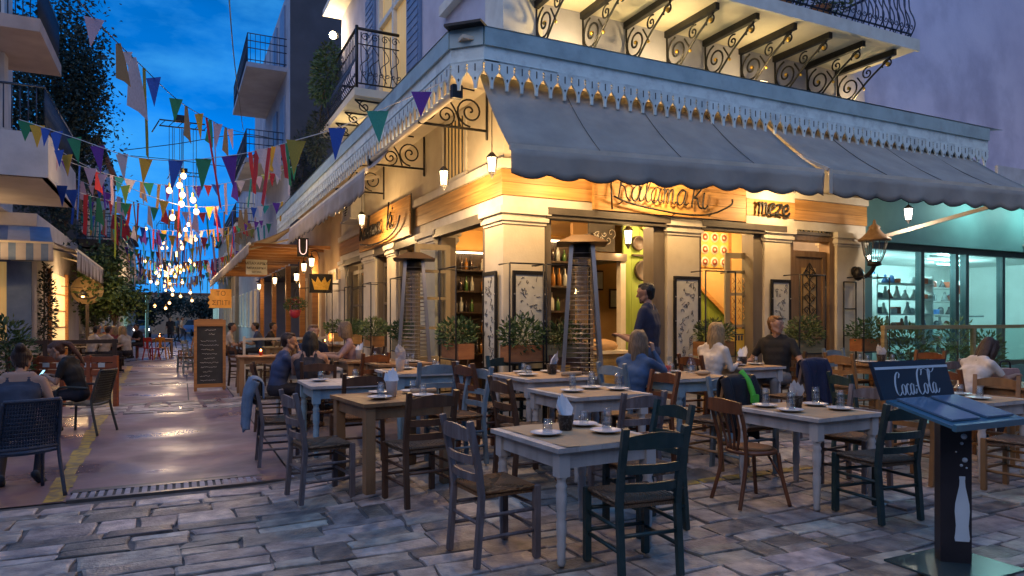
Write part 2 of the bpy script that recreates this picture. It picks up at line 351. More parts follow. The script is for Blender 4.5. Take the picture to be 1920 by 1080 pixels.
M['shop_wall'] = mat('shop_wall', (.78, .82, .81), (.70, .74, .73), .7, scale=2)
M['dark_wall'] = mat('dark_wall', (.085, .082, .095), (.065, .062, .072), .85, scale=1.1, bump=.15, bscale=18, dirt=(.045, .045, .05), dscale=.5, damt=.6)
M['house_white'] = mat('house_white', (.56, .53, .52), (.46, .43, .43), .8, scale=1.3, bump=.1, bscale=25, dirt=(.28, .25, .24), dscale=.8, damt=.5)
M['house_pink'] = mat('house_pink', (.45, .33, .28), (.37, .27, .23), .8, scale=1.3, bump=.1, bscale=25, dirt=(.22, .17, .15), dscale=.8, damt=.5)
M['house_blue'] = mat('house_blue', (.34, .37, .45), (.27, .30, .38), .8, scale=1.3, bump=.1, bscale=25, dirt=(.18, .19, .22), dscale=.8, damt=.5)
M['house_tan'] = mat('house_tan', (.42, .30, .19), (.34, .24, .15), .8, scale=1.3, bump=.1, bscale=25, dirt=(.2, .15, .1), dscale=.8, damt=.5)
M['shutter_blue'] = mat('shutter_blue', (.16, .24, .40), (.12, .19, .33), .6, scale=4)
M['dark_wood'] = mat('dark_wood', (.045, .03, .022), (.03, .02, .015), .5, scale=5, stretch=(3, 3, .4), bump=.1)
M['red_wood'] = mat('red_wood', (.32, .085, .03), (.22, .055, .02), .5, scale=5, stretch=(.5, 3, 3), bump=.08)
M['tile_roof'] = mat('tile_roof', (.30, .12, .07), (.2, .08, .05), .8, scale=5, bump=.3)
M['tire'] = mat('tire', (.015, .015, .015), (.022, .022, .022), .8)
def cloth(name, c, amt=.75): return mat(name, c, tuple(x * amt for x in c), .85, scale=9, bump=.35, bscale=14)

# ------------------------------------------------------------------ ground, street, paving
def sheet(name, p0, p1, q0, q1, dz, m, n=1.0):
    nx = max(1, int((p1 - p0) / n)); ny = max(1, int((q1 - q0) / n)); mb = MB(); vs = []; fs = []
    for i in range(nx + 1):
        for j in range(ny + 1):
            p = p0 + (p1 - p0) * i / nx; q = q0 + (q1 - q0) * j / ny; vs.append(BL(p, q, rise(p, q) + dz))
    for i in range(nx):
        for j in range(ny):
            a = i * (ny + 1) + j; fs.append((a, a + ny + 1, a + ny + 2, a + 1))
    mb.add(vs, fs, 0, True); return struct(mb.build(name, m))
g = MB().add([(-900, -900, -.06), (900, -900, -.06), (900, 900, -.06), (-900, 900, -.06)], [(0, 1, 2, 3)]); struct(g.build('ground', M['asphalt']))
sheet('street', -13, -2.74, -.92, 90, 0, M['concrete'], .8)
sheet('terrace_pavement', -2.72, 10, -.56, 40, 0.0, M['patio'], .4)
plaza = sheet('plaza_pavement', -14, 15, -9.5, -.30, -.012, M['grout'], .33)
def stone_mesh(c, top):
    # c: four corners (p,q); bevelled slab that follows the slope
    cx = sum(x for x, _ in c) / 4; cy = sum(y for _, y in c) / 4
    pts = []
    for i in range(4):
        a = c[i]; b = c[(i + 1) % 4]
        pts.append((a[0], a[1]))
        t = rnd.uniform(.35, .65); k = rnd.uniform(-.012, .012)
        nx, ny = b[1] - a[1], a[0] - b[0]; l = math.hypot(nx, ny) + 1e-6
        pts.append((a[0] + (b[0] - a[0]) * t + nx / l * k, a[1] + (b[1] - a[1]) * t + ny / l * k))
    vs = []; n = len(pts)
    tl = (rnd.uniform(-.012, .012), rnd.uniform(-.012, .012))
    for x, y in pts: vs.append(BL(x, y, rise(x, y) - .03))
    for x, y in pts: vs.append(BL(x, y, rise(x, y) + top - .005))
    for x, y in pts:
        f = .93; X = cx + (x - cx) * f; Y = cy + (y - cy) * f
        vs.append(BL(X, Y, rise(X, Y) + top + tl[0] * (x - cx) + tl[1] * (y - cy)))
    fs = []
    for i in range(n):
        j = (i + 1) % n; fs.append((i, j, n + j, n + i)); fs.append((n + i, n + j, 2 * n + j, 2 * n + i))
    fs.append(tuple(range(2 * n, 3 * n)))
    return vs, fs
def course_stones(p0, p1, q0, q1, dmin, dmax, lmin, lmax, gap, clip=None):
    out = []; q = q0; skew = 0
    while q < q1:
        d = rnd.uniform(dmin, dmax); p = p0 + rnd.uniform(-.3, 0)
        while p < p1:
            l = rnd.uniform(lmin, lmax)
            if rnd.random() < .12: l *= .5
            split = rnd.random() < .34 and d > .28
            sp_ = rnd.uniform(.38, .62); rows = [(q, q + d)] if not split else [(q, q + d * sp_), (q + d * sp_, q + d)]
            for a, b in rows:
                j = lambda: rnd.uniform(-.020, .020)
                w = .05 * math.sin(p * 1.3 + a * 2)
                out.append([(p + gap + j(), a + gap + j() + w), (p + l - gap + j(), a + gap + j() + w), (p + l - gap + j(), b - gap + j() + w), (p + gap + j(), b - gap + j() + w)])
            p += l
        q += d
    return out
def px_area(c):
    w = [BL(x, y, rise(x, y)) for x, y in c]
    if min(v.y for v in w) < 3.0: return 0
    s = [((v.x / v.y) * F + 960, 598 + (CAM_H - v.z) / v.y * F) for v in w]
    mx = sum(a for a, _ in s) / 4; my = sum(b for _, b in s) / 4
    if mx < -20 or mx > 1940 or my > 1100: return 0
    return abs(sum(s[i][0] * s[(i + 1) % 4][1] - s[(i + 1) % 4][0] * s[i][1] for i in range(4))) / 2
stones = [c for c in course_stones(-9, 9, -6.9, -.36, .15, .36, .20, .62, .011)
          if (sum(x for x, _ in c) / 4 > -2.62 or max(y for _, y in c) < -.96)]
stones = [c for c in stones if BL(sum(x for x, _ in c) / 4, sum(y for _, y in c) / 4).y > 2.4]
stones.sort(key=lambda c: -px_area(c))
rest = MB()
for i, c in enumerate(stones):
    a = px_area(c); vs, fs = stone_mesh(c, rnd.uniform(0, .012))
    if i < 300 and a > 60: MB().add(vs, fs).build('paving_stone', M['stone'], plaza)
    else: rest.add(vs, fs)
o = rest.build('far_paving', M['stone'], plaza); o['kind'] = 'stuff'
street = bpy.data.objects['street']
for (q0, q1, n) in ((5.1, 6.55, 3), (10.6, 11.4, 2)):
    for c in course_stones(-5.2, -1.2, q0, q1, .30, .5, .35, .85, .03):
        if max(y for _, y in c) < q1 + .2:
            vs, fs = stone_mesh(c, .012); MB().add(vs, fs).build('band_stone', M['stone'], street)
# yellow line, expansion joints
yl = MB()
qs = [-.9 + i * .55 for i in range(36)]
for i in range(len(qs) - 1):
    a, b = qs[i], qs[i + 1]; w0 = .075 + .02 * math.sin(i * 2.1); pa = -4.72 - .022 * (a + 1); pb = -4.72 - .022 * (b + 1)
    yl.add([BL(pa - w0, a, .005), BL(pa + w0, a, .005), BL(pb + w0, b - .012, .005), BL(pb - w0, b - .012, .005)], [(0, 1, 2, 3)])
struct(yl.build('yellow_line', M['yellow_paint']))
y2 = MB()
for i in range(9):
    p = -.55 + i * .30
    y2.add([BL(p, -2.98, rise(p, -2.98) + .016), BL(p + .27, -2.98, rise(p + .27, -2.98) + .016), BL(p + .27, -2.88, rise(p + .27, -2.88) + .016), BL(p, -2.88, rise(p, -2.88) + .016)], [(0, 1, 2, 3)])
struct(y2.build('worn_yellow_line', M['yellow_paint']))
jt = MB()
for (a, b) in (((-2.74, -.5), (-2.72, 14)), ((-3.55, 6.6), (-3.5, 14))):
    d = .012; jt.add([BL(a[0] - d, a[1], .007), BL(a[0] + d, a[1], .007), BL(b[0] + d, b[1], .007), BL(b[0] - d, b[1], .007)], [(0, 1, 2, 3)])
struct(jt.build('street_joint', M['ink']))
# storm drain across the street end
dr = bthing('storm_drain', 'long cast grating of dark slots across the end of the pink street', 'drain')
MB().box(-4.6, -2.68, -.90, -.66, -.05, .006).build('pit', M['ink'], dr)
f = MB(); f.box(-4.62, -2.66, -.66, -.60, -.04, .016, c=.004); f.box(-4.62, -2.66, -.955, -.90, -.04, .016, c=.004); f.build('frame', M['steel_dark'], dr)
f = MB(); f.box(-4.62, -2.66, -.59, -.50, -.02, .010); f.build('kerb_strip', M['beam'], dr)
slat = MB().box(-.021, .021, -.90, -.66, -.03, .014, c=.004).mesh('slat', mat('drain_bar', (.30, .28, .31), (.2, .19, .22), .55, scale=12, rand=.2))
for i in range(28): link('slat', slat, dr, (-4.58 + i * .069, 0, 0))

# ------------------------------------------------------------------ the corner restaurant
rb = bthing('restaurant_building', 'cream two-storey corner restaurant with open timber doors under lit eaves', 'building')
def bb(name, m, *a, c=0, parent=None): return MB().box(*a, c=c).build(name, m, parent or rb)
GZ = .12
# upper storey walls (door and window openings left free)
wl = MB()
wl.box(0, .3, 0, 3.9, 3.52, 11.5); wl.box(0, .3, 3.9, 4.05, 3.52, 11.5); wl.box(0, .3, 4.05, 6.2, 3.52, 5.72); wl.box(0, .3, 4.05, 6.2, 8.55, 11.5); wl.box(0, .3, 6.2, 9.6, 3.52, 11.5)
wl.build('street_wall', M['plaster_up'], rb)
wl = MB(); wl.box(.3, 6.85, 0, .3, 4.9, 11.5); wl.build('plaza_wall', M['plaster_up'], rb)
bb('canopy_wall', M['plaster'], -.004, .3, .3, 9.6, 3.05, 4.9); bb('canopy_wall', M['plaster'], -.004, 6.85, -.004, .3, 3.05, 4.9)
bb('gable_wall', M['plaster_up'], .3, 6.85, 9.3, 9.6, 2.9, 11.5)
bb('side_wall', M['plaster_up'], 6.55, 6.85, .3, 9.3, 0, 11.5)
bb('soffit', M['plaster'], -.95, 0, -.95, 14, 4.66, 4.70); bb('soffit', M['plaster'], 0, 6.85, -.95, 0, 4.66, 4.70)
bb('quoin', M['trim_white'], -.02, .55, -.02, .22, 4.95, 11.5, c=.01); bb('quoin', M['trim_white'], -.02, .22, .22, .55, 4.95, 11.5, c=.01)
# pilasters with capitals
def pilaster(p0, p1, q0, q1, parent=rb, m=M['plaster']):
    o = MB().box(p0, p1, q0, q1, 0, 2.84, c=.012).build('pilaster', m, parent)
    x = .05
    k = MB()
    for (z0, z1, e) in ((2.80, 2.84, .02), (2.84, 2.89, .045), (2.89, 2.93, .03), (2.93, 3.02, .07)):
        k.box(p0 - e, p1 + e, q0 - e, q1 + e, z0, z1, c=.008)
    k.build('capital', M['trim_white'], o)
    MB().box(p0 - .03, p1 + .03, q0 - .03, q1 + .03, 0, .42, c=.012).build('plinth', M['trim_white'], o)
    # recessed face panel lines
    return o
pilaster(-.02, .58, -.02, .56); pilaster(2.60, 3.19, -.02, .34); pilaster(4.50, 5.06, -.02, .34); pilaster(6.14, 6.83, -.02, .34)
pilaster(-.02, .34, 2.55, 3.35); pilaster(-.02, .34, 4.75, 5.35); pilaster(-.02, .34, 6.25, 7.25); pilaster(-.02, .34, 9.1, 9.62)
# entablature strip + timber fascia boards
bb('frieze', M['trim_white'], -.03, 6.83, -.03, -.005, 3.02, 3.16, c=.005); bb('frieze', M['trim_white'], -.03, -.006, -.005, 9.6, 3.02, 3.16, c=.005)
bb('ledge', M['trim_white'], -.09, -.03, -.09, 9.6, 3.50, 3.62, c=.012); bb('ledge', M['trim_white'], -.03, 6.83, -.09, -.03, 3.50, 3.62, c=.012)
for k in range(2):
    z0 = 3.165 + k * .165
    bb('fascia_board', M['pine'], -.055 + k * .003, 6.83, -.058 + k * .003, -.031, z0, z0 + .16, c=.004)
    bb('fascia_board', M['pine'], -.056 + k * .003, -.031, -.031, 3.45, z0, z0 + .16, c=.004)
    bb('fascia_board', M['pine_dark'], -.056 + k * .003, -.031, 7.3, 9.6, z0, z0 + .16, c=.004)
# dark beams over the openings
bb('beam', M['beam'], .58, 2.60, -.07, .1, 2.90, 3.01, c=.008); bb('beam', M['beam'], 3.19, 4.50, -.07, .1, 2.90, 3.01, c=.008)
bb('beam', M['beam'], .6, 2.6, -.10, -.07, 2.95, 3.04, c=.006); bb('beam', M['beam'], 3.19, 4.9, -.10, -.07, 2.95, 3.04, c=.006)
bb('beam', M['beam'], -.07, .1, .56, 2.55, 2.88, 3.01, c=.008); bb('beam', M['beam'], -.07, .1, 3.35, 4.75, 2.88, 3.01, c=.008)
bb('beam', M['beam'], -.07, .1, 5.35, 6.25, 2.88, 3.01, c=.008); bb('beam', M['beam'], -.07, .1, 7.25, 9.1, 2.88, 3.01, c=.008)
# timber door frames (right facade)
for (a, b) in ((.60, .70), (2.38, 2.58), (3.20, 3.26), (4.30, 4.49)): bb('door_post', M['taupe'], a, b, .02, .26, 0, 2.90, c=.008)
for (a, b) in ((.60, .72), (2.36, 2.54), (3.37, 3.48), (4.62, 4.74), (5.36, 5.46), (6.14, 6.24), (7.26, 7.4), (8.95, 9.09)): bb('door_post', M['taupe'], .02, .26, a, b, 0, 2.88, c=.008)
def french_leaf(loc, rz, w, h, m, rows=(.95, 1.62, 2.1), name='door_leaf', label=None):
    r = MB(); t = .04; s = .085
    r.box(0, s, -t / 2, t / 2, 0, h, c=.004); r.box(w - s, w, -t / 2, t / 2, 0, h, c=.004)
    r.box(s, w - s, -t / 2, t / 2, h - s, h, c=.004); r.box(s, w - s, -t / 2, t / 2, 0, .16, c=.004); r.box(s, w - s, -t / 2, t / 2, .78, .88, c=.004)
    zs = [.88] + [z for z in rows if z > .9 and z < h - .2] + [h - s]
    for z in zs[1:-1]: r.box(s, w - s, -t / 2, t / 2, z - .022, z + .022, c=.004)
    o = r.build(name, m, rb, loc, (0, 0, rz))
    p = MB(); p.box(s + .001, w - s - .001, -.012, .012, .161, .779); p.box(s + .05, w - s - .05, -.022, .022, .22, .72, c=.01); p.build('panel', m, o)
    for i in range(len(zs) - 1):
        MB().box(s, w - s, -.003, .003, zs[i] + .02, zs[i + 1] - .02).build('pane', M['glass'], o)
    return o
# plaza side: leaf folded at the corner post, leaf at right of second opening
french_leaf((.72, .14, GZ), R(62), .62, 2.7, M['taupe'], (1.35, 1.8, 2.2)); french_leaf((1.62, .45, GZ), R(88), .62, 2.7, M['taupe'], (1.35, 1.8, 2.2))
lf = french_leaf((3.98, .30, GZ), R(-14), .48, 2.5, M['olive'], (1.35, 1.85, 2.2))
# poster, lattice in that leaf
MB().box(.10, .38, -.012, -.005, .95, 1.30).build('poster', mat('poster_yellow', (.75, .50, .06), (.66, .42, .05), .6), lf)
pp = MB()
for i in range(3): pp.box(.17 + i * .05, .205 + i * .05, -.016, -.012, 1.12, 1.20)
pp.box(.16, .32, -.016, -.012, 1.205, 1.225)
pp.build('poster_print', M['ink'], lf)
lat = MB()
for zc in (1.50, 1.62, 1.74, 1.94, 2.06):
    for k in range(3): lat.tube([(.13 + k * .09, -.01, zc - .05), (.19 + k * .09, -.01, zc + .05)], .006, 5); lat.tube([(.19 + k * .09, -.01, zc - .05), (.13 + k * .09, -.01, zc + .05)], .006, 5)
lat.build('lattice', M['pine'], lf)
# street side leaves
french_leaf((.12, 2.25, GZ), R(185), .60, 2.62, M['olive'], (1.32, 1.78, 2.2)); french_leaf((.14, .80, GZ), R(20), .55, 2.62, M['taupe'], (1.32, 1.78, 2.2))
french_leaf((.14, 3.50, GZ), R(90), 1.12, 2.62, M['taupe'], (1.32, 1.78, 2.2)); french_leaf((.14, 5.48, GZ), R(90), .65, 2.62, M['taupe'], (1.32, 1.78, 2.2))
for q in (7.42, 8.2): french_leaf((.14, q, GZ), R(90), .74, 2.62, M['taupe'], (1.32, 1.78, 2.2))
# carved single door with iron grille and transom
dd = MB(); dd.box(5.06, 5.18, .03, .24, 0, 3.02, c=.01); dd.box(6.02, 6.14, .03, .24, 0, 3.02, c=.01); dd.box(5.18, 6.02, .03, .24, 2.86, 2.98, c=.01); dd.build('door_frame', M['carved'], rb)
cd = MB().box(5.20, 6.0, .10, .15, .15, 2.70, c=.006).build('carved_door', M['carved'], rb)
f = MB()
for (a, b, z0, z1) in ((5.28, 5.92, .25, .85), (5.28, 5.92, .95, 1.2)): f.box(a, b, .075, .099, z0, z1, c=.02); f.box(a + .08, b - .08, .06, .075, z0 + .07, z1 - .07, c=.012)
f.box(5.22, 5.98, .06, .1, 1.26, 1.33, c=.01); f.box(5.22, 5.98, .07, .1, 2.60, 2.69, c=.01); f.box(5.22, 5.29, .07, .1, 1.33, 2.6, c=.01); f.box(5.91, 5.98, .07, .1, 1.33, 2.6, c=.01)
f.build('moulding', M['carved'], cd)
MB().box(5.44, 5.76, .088, .099, 1.42, 2.42).build('pane', mat('amber_pane', (.62, .42, .18), (.5, .33, .13), .4), cd)
gr = MB()
for k in range(5):
    z = 1.5 + k * .2
    for sx in (-1, 1):
        gr.tube([(5.6 + sx * x, .072, z + y) for x, y in spiral(.07, .02, .06, 1.2, math.pi, sx, 16)], .006, 5)
        gr.tube([(5.6, .072, z - .08), (5.6 + sx * .14, .072, z + .04), (5.6, .072, z + .12)], .006, 5)
gr.tube([(5.6, .072, 1.40), (5.6, .072, 2.48)], .008, 6); gr.tube([(5.44, .072, 1.42), (5.44, .072, 2.3), (5.6, .072, 2.5), (5.76, .072, 2.3), (5.76, .072, 1.42), (5.44, .072, 1.42)], .008, 6)
gr.build('iron_grille', M['iron'], cd)
MB().box(5.18, 6.02, .14, .16, 2.98, 3.40).build('transom_glass', M['curtain_lit'], rb)
tg = MB(); tg.box(5.14, 6.06, .0, .10, 2.95, 3.0); tg.box(5.14, 6.06, 0, .1, 3.38, 3.43); tg.box(5.12, 5.18, 0, .1, 2.95, 3.43); tg.box(6.02, 6.08, 0, .1, 2.95, 3.43)
tg.build('transom_frame', M['taupe'], rb)
tr = MB()
for i in range(4):
    for j in range(2):
        c0 = (5.29 + i * .21, 3.09 + j * .2); s = 1 if (i + j) % 2 else -1
        tr.tube([(x, .05, z) for x, z in spiral(c0[0], c0[1], .10, 1.6, R(200), s, 18)], .008, 5)
        tr.tube([(c0[0] - .1, .05, c0[1] - .1), (c0[0] + .1, .05, c0[1] + .1)], .007, 5); tr.tube([(c0[0] - .1, .05, c0[1] + .1), (c0[0] + .1, .05, c0[1] - .1)], .007, 5)
tr.build('transom_scrollwork', M['iron'], rb)
# ---- interior seen through the openings
bb('interior_floor', M['patio'], .3, 6.5, .3, 9.3, 0, .11)
bb('interior_ceiling', M['orange_wall'], .3, 6.5, .3, 9.3, 3.30, 3.36)
bb('back_wall', M['orange_wall'], .3, 6.5, 4.4, 4.5, .11, 3.30)
bb('kitchen_wall', mat('kitchen_wall', (.62, .38, .17), (.52, .3, .12), .6, scale=2), 2.6, 4.0, 2.6, 2.7, .11, 3.30)
for k in range(16):
    p = 2.98 + k * .165; bb('green_board', M['green_paint'], p, p + .16, 1.60, 1.64, .11, 3.30, c=.004)
def dz(p): return 2.12 - .80 * (p - 4.62)
MB().add([(3.12, 1.575, 3.30), (3.12, 1.575, dz(3.12)), (5.6, 1.575, dz(5.6)), (5.6, 1.575, 3.30)], [(0, 1, 2, 3)]).build('stair_wall', mat('stair_cream', (.80, .55, .22), (.74, .48, .17), .7, scale=2), rb)
f = MB(); f.bar((3.1, 1.55, dz(3.1)), (5.6, 1.55, dz(5.6)), .03, .07, c=.006); f.build('stair_trim', M['pine'], rb)
bb('stair_post', M['pine_dark'], 4.52, 4.58, 1.53, 1.57, dz(4.58), 3.30); bb('stair_post', M['pine_dark'], 5.24, 5.30, 1.53, 1.57, dz(5.3), 3.30)
tl = MB().box(4.58, 5.24, 1.545, 1.57, 2.50, 3.28).build('tile_panel', mat('tile_yellow', (.70, .42, .10), (.6, .33, .07), .4, scale=12), rb)
for i in range(3):
    for j in range(4):
        c0 = (4.69 + i * .22, 1.545, 2.60 + j * .22); Mx = Matrix.Translation(c0) @ Matrix.Rotation(R(90), 4, 'X')
        d = MB(); d.lathe([(.09, 0), (.09, .006)], 14, M=Mx); d.lathe([(.06, .006), (.06, .010)], 12, mi=1, M=Mx); d.lathe([(.025, .010), (.025, .013)], 8, mi=0, M=Mx)
        d.build('tile_flower', [M['plaster'], M['red_wood']], tl)
for (p, z, r_) in ((3.25, 2.86, .125), (3.36, 2.40, .175)):
    d = MB(); d.lathe([(r_, 0), (r_, .05), (r_ - .02, .06), (r_ - .03, .045)], 24, M=Matrix.Translation((p, 1.59, z)) @ Matrix.Rotation(R(90), 4, 'X'))
    tag(d.build('round_tray', M['dark_wood'], None, (CX0, CY0, 0), (0, 0, T)), 'brown round tray hung on the green board wall, %s' % ('the upper smaller one' if r_ < .15 else 'the lower larger one'), 'tray', 'trays on the green wall')
bb('green_ledge', M['dark_wood'], 3.14, 3.8, 1.54, 1.60, 2.64, 2.67)
bb('kitchen_post', M['trim_white'], 2.88, 2.98, 1.54, 1.66, .11, 2.62, c=.006)
bb('kitchen_hood', M['steel_dark'], 2.2, 2.98, 1.5, 2.6, 2.54, 2.66)
cb = bb('menu_chalkboard', M['chalk'], 2.22, 2.72, 1.48, 1.52, 2.68, 3.20)
f = MB()
for k in range(6):
    f.tube([(x, 1.472, z) for x, z in spiral(2.30 + k * .07, 2.92 + .1 * math.sin(k * 3), .05 + .02 * (k % 3), 1.1, k, 1, 10)], .006, 4)
f.build('chalk_drawing', M['chalk_white'], cb)
bb('serving_counter', M['crate'], 1.5, 2.86, 1.3, 1.8, .11, 1.02); bb('counter_top', M['trim_white'], 1.45, 2.88, 1.24, 1.85, 1.02, 1.07, c=.008)
d = MB(); d.sphere((2.4, 1.5, 1.14), (.38, .2, .12), 14, 8); tag(d.build('linen_bag', M['kraft'], None, (CX0, CY0, 0), (0, 0, T)), 'pale folded cloth lying on the serving counter inside', 'cloth')
for (p, z) in ((3.12, 2.28), (3.46, 1.95)):
    f = MB().box(p - .10, p + .10, 2.57, 2.6, z - .18, z + .18, c=.004).build('picture', M['dark_wood'], rb); MB().box(p - .08, p + .08, 2.562, 2.57, z - .15, z + .15).build('print', M['white_board'], f)
# bottle and glass shelves inside (left of opening and on the street side)
def bottle_mesh(m, h=.28, r=.036): return MB().lathe([(r * .9, 0), (r, .01), (r, h * .58), (r * .35, h * .74), (r * .33, h), (.001, h)], 10).mesh('bottle', m)
bmats = [mat('bottle_%s' % n, c, None, .15, spec=.8) for n, c in (('green', (.05, .12, .03)), ('amber', (.28, .12, .02)), ('clear', (.45, .48, .45)), ('dark', (.03, .02, .02)), ('white', (.6, .58, .5)))]
bms = [bottle_mesh(m) for m in bmats]
def shelf_unit(p0, p1, q, label, nshelf=5, alongq=False, rows=2):
    s = bthing('bottle_shelf', label, 'shelf')
    back = MB(); sh = []
    for k in range(nshelf):
        z = .9 + k * .4
        if alongq: MB().box(q, q + .22, p0, p1, z - .015, z + .015, c=.003).build('shelf_board', M['dark_wood'], s)
        else: MB().box(p0, p1, q - .22, q, z - .015, z + .015, c=.003).build('shelf_board', M['dark_wood'], s)
        n = int((p1 - p0) / .11)
        for i in range(n):
            if rnd.random() < .25: continue
            x = p0 + .06 + i * .11
            b = link('bottle', rnd.choice(bms), s, ((q + .1 + rnd.uniform(-.03, .03), x, z + .015) if alongq else (x, q - .1 + rnd.uniform(-.03, .03), z + .015)))
            b.scale = (1, 1, rnd.uniform(.7, 1.1))
    if alongq: back.box(q + .22, q + .25, p0, p1, .11, 2.9)
    else: back.box(p0, p1, q, q + .03, .11, 2.9)
    back.build('back_panel', M['dark_wood'], s)
    # a lit strip above the top shelf
    st = MB()
    if alongq: st.box(q + .02, q + .06, p0 + .1, p1 - .1, 2.84, 2.87)
    else: st.box(p0 + .1, p1 - .1, q - .06, q - .02, 2.84, 2.87)
    st.build('light_strip', emat('strip_warm', (1, .75, .45), 7), s)
shelf_unit(1.45, 2.2, 1.9, 'dark shelves of bottles and glasses behind the near patio heater'); shelf_unit(.5, 3.4, 4.36, 'dark shelves of bottles seen through the olive street doors', 5)
shelf_unit(.5, 2.6, 9.25, 'shelves of bottles behind the far street windows of the restaurant', 5)
for (p, q, w) in ((1.7, .85, 70), (3.45, .95, 85), (4.9, .85, 70), (1.2, 3.0, 80), (1.0, 6.8, 60)):
    cl = bthing('ceiling_lamp', 'small warm ceiling lamp inside the restaurant %s' % {1.7: 'above the serving counter', 3.45: 'before the green board wall', 4.9: 'before the tiled stair wall', 1.2: 'behind the olive street doors', 1.0: 'near the far street windows'}[p], 'lamp', 'ceiling lamps in the restaurant')
    MB().lathe([(.02, 3.30), (.05, 3.28), (.09, 3.21), (.09, 3.19)], 14, (p, q, 0)).build('lamp_shade', M['iron'], cl); MB().sphere((p, q, 3.17), .05).build('bulb', M['lamp_glass'], cl)
    lamp(cl, (p, q, 3.08), w, (1, .62, .28), .08)
# ---- left facade details: grille window
wv = MB(); wv.box(-.03, -.006, 1.22, 1.30, 3.70, 4.62, c=.006); wv.box(-.03, -.006, 2.16, 2.24, 3.70, 4.62, c=.006); wv.box(-.03, -.006, 1.30, 2.16, 4.54, 4.62, c=.006); wv.box(-.05, -.006, 1.18, 2.28, 3.62, 3.70, c=.006)
wo = wv.build('vent_window', M['trim_white'], rb); MB().box(-.012, -.006, 1.30, 2.16, 3.70, 4.54).build('pane', M['curtain_lit'], wo)
for k in range(6): MB().tube([(-.022, 1.37 + k * .14, 3.70), (-.022, 1.37 + k * .14, 4.54)], .014, 6).build('bar', M['beam'], wo)
# ---- pent roof over the pavement with carved fringe
pr = bthing('pent_roof', 'blue painted pent roof with carved wooden fringe running round the corner', 'roof')
rf = MB()
rf.add([(-.72, -1.04, 4.80), (9.0, -1.04, 4.82), (9.0, .0, 5.02), (0, 0, 5.02), (-1.04, -.72, 4.80), (-1.04, 14.2, 4.82), (0, 14.2, 5.02)],
       [(0, 1, 2, 3), (4, 0, 3), (5, 4, 3, 6)])
rf.build('roof_sheet', M['fascia_blue'], pr)
def fascia(a, b, fl=M['fringe'], fb=M['fascia_blue'], nm='plaza'):
    a, b = Vector(a), Vector(b); d = (b - a); l = d.length; d.normalize(); n = Vector((d.y, -d.x, 0)); ang = math.atan2(d.y, d.x)
    Mx = Matrix.Translation(a) @ Matrix.Rotation(ang, 4, 'Z')
    t = MB().box(0, l, -.03, .03, 4.60, 4.80, M=Mx, c=.01).build('gutter_board', fb, pr)
    MB().box(0, l, .0, .035, 4.42, 4.60, M=Mx, c=.004).build('fascia_board', fl, pr)
    MB().box(0, l, -.012, .0, 4.425, 4.445, M=Mx).build('bead', fl, pr)
    k = max(1, round(l / .185)); w = l / k
    h = w / 2 - .002
    side = [(h, .24), (h, .21), (h - .012, .20), (h - .012, .19), (h, .18), (h - .012, .165), (h - .012, .155), (h, .145), (h - .010, .135), (h, .125), (h - .012, .105), (h - .038, .075), (h - .058, .045), (h - .070, .005), (.017, -.025), (.017, -.075)]
    poly = [(x, z) for x, z in side] + [(-x, z) for x, z in reversed(side)]
    mb = MB().prism(poly, -.012, .012, 0, Matrix.Rotation(R(90), 4, 'X'))
    mb.box(-.006, .006, -.016, .016, .12, .20, 1); mb.prism([(-.012, .04), (0, .015), (.012, .04), (.0, .055)], -.016, .016, 1, Matrix.Rotation(R(90), 4, 'X'))
    me = mb.mesh('fringe_board', [fl, M['ink']])
    for i in range(k):
        c0 = a + d * (w * (i + .5)); o = link('fringe_board', me, pr, (c0.x, c0.y, 4.205), (0, 0, ang))
fascia((-.72, -1.0, 0), (8.62, -1.0, 0)); fascia((-1.0, -.72, 0), (-.72, -1.0, 0)); fascia((-1.0, 14.0, 0), (-1.0, -.72, 0))
d = MB(); d.box(-.22, .22, -.12, .10, 4.80, 4.83, c=.01); d.add([(-.22, -.12, 4.83), (.22, -.12, 4.83), (.16, .14, 4.90), (-.16, .14, 4.90)], [(0, 1, 2, 3)])
d.build('corner_cap', M['iron'], pr, (-.88, -.88, 0), (0, 0, R(-45)))
# iron scroll brackets under the eave on the street side
def eave_bracket(q, label):
    b = bthing('scroll_bracket', label, 'bracket', 'iron eave brackets')
    f = MB(); f.tube([(-.98, q, 4.10), (-.02, q, 4.10)], .018, 6); f.tube([(-.02, q, 3.98), (-.02, q, 4.64)], .016, 6); f.build('arm', M['iron'], b)
    f = MB()
    f.tube([(x, q, z) for x, z in spiral(-.26, 4.33, .20, 1.9, R(-90), -1, 34)], .013, 6)
    f.tube([(x, q, z) for x, z in spiral(-.60, 4.24, .13, 1.7, R(-90), 1, 28)], .012, 6)
    f.tube(smooth_path([(-.98, q, 4.11), (-.80, q, 4.18), (-.70, q, 4.34), (-.60, q, 4.50), (-.45, q, 4.62), (-.2, q, 4.62)]), .012, 6)
    f.tube(smooth_path([(-.40, q, 4.12), (-.46, q, 4.30), (-.56, q, 4.45)]), .012, 6); f.sphere((-.56, q, 4.46), .025, 6, 4)
    f.build('scroll', M['iron'], b)
eave_bracket(.5, 'iron scroll bracket under the eave nearest the corner above the near lantern'); eave_bracket(3.1, 'iron scroll bracket under the street eave beside the grilled vent window'); eave_bracket(5.6, 'iron scroll bracket above the air conditioner on the street side')
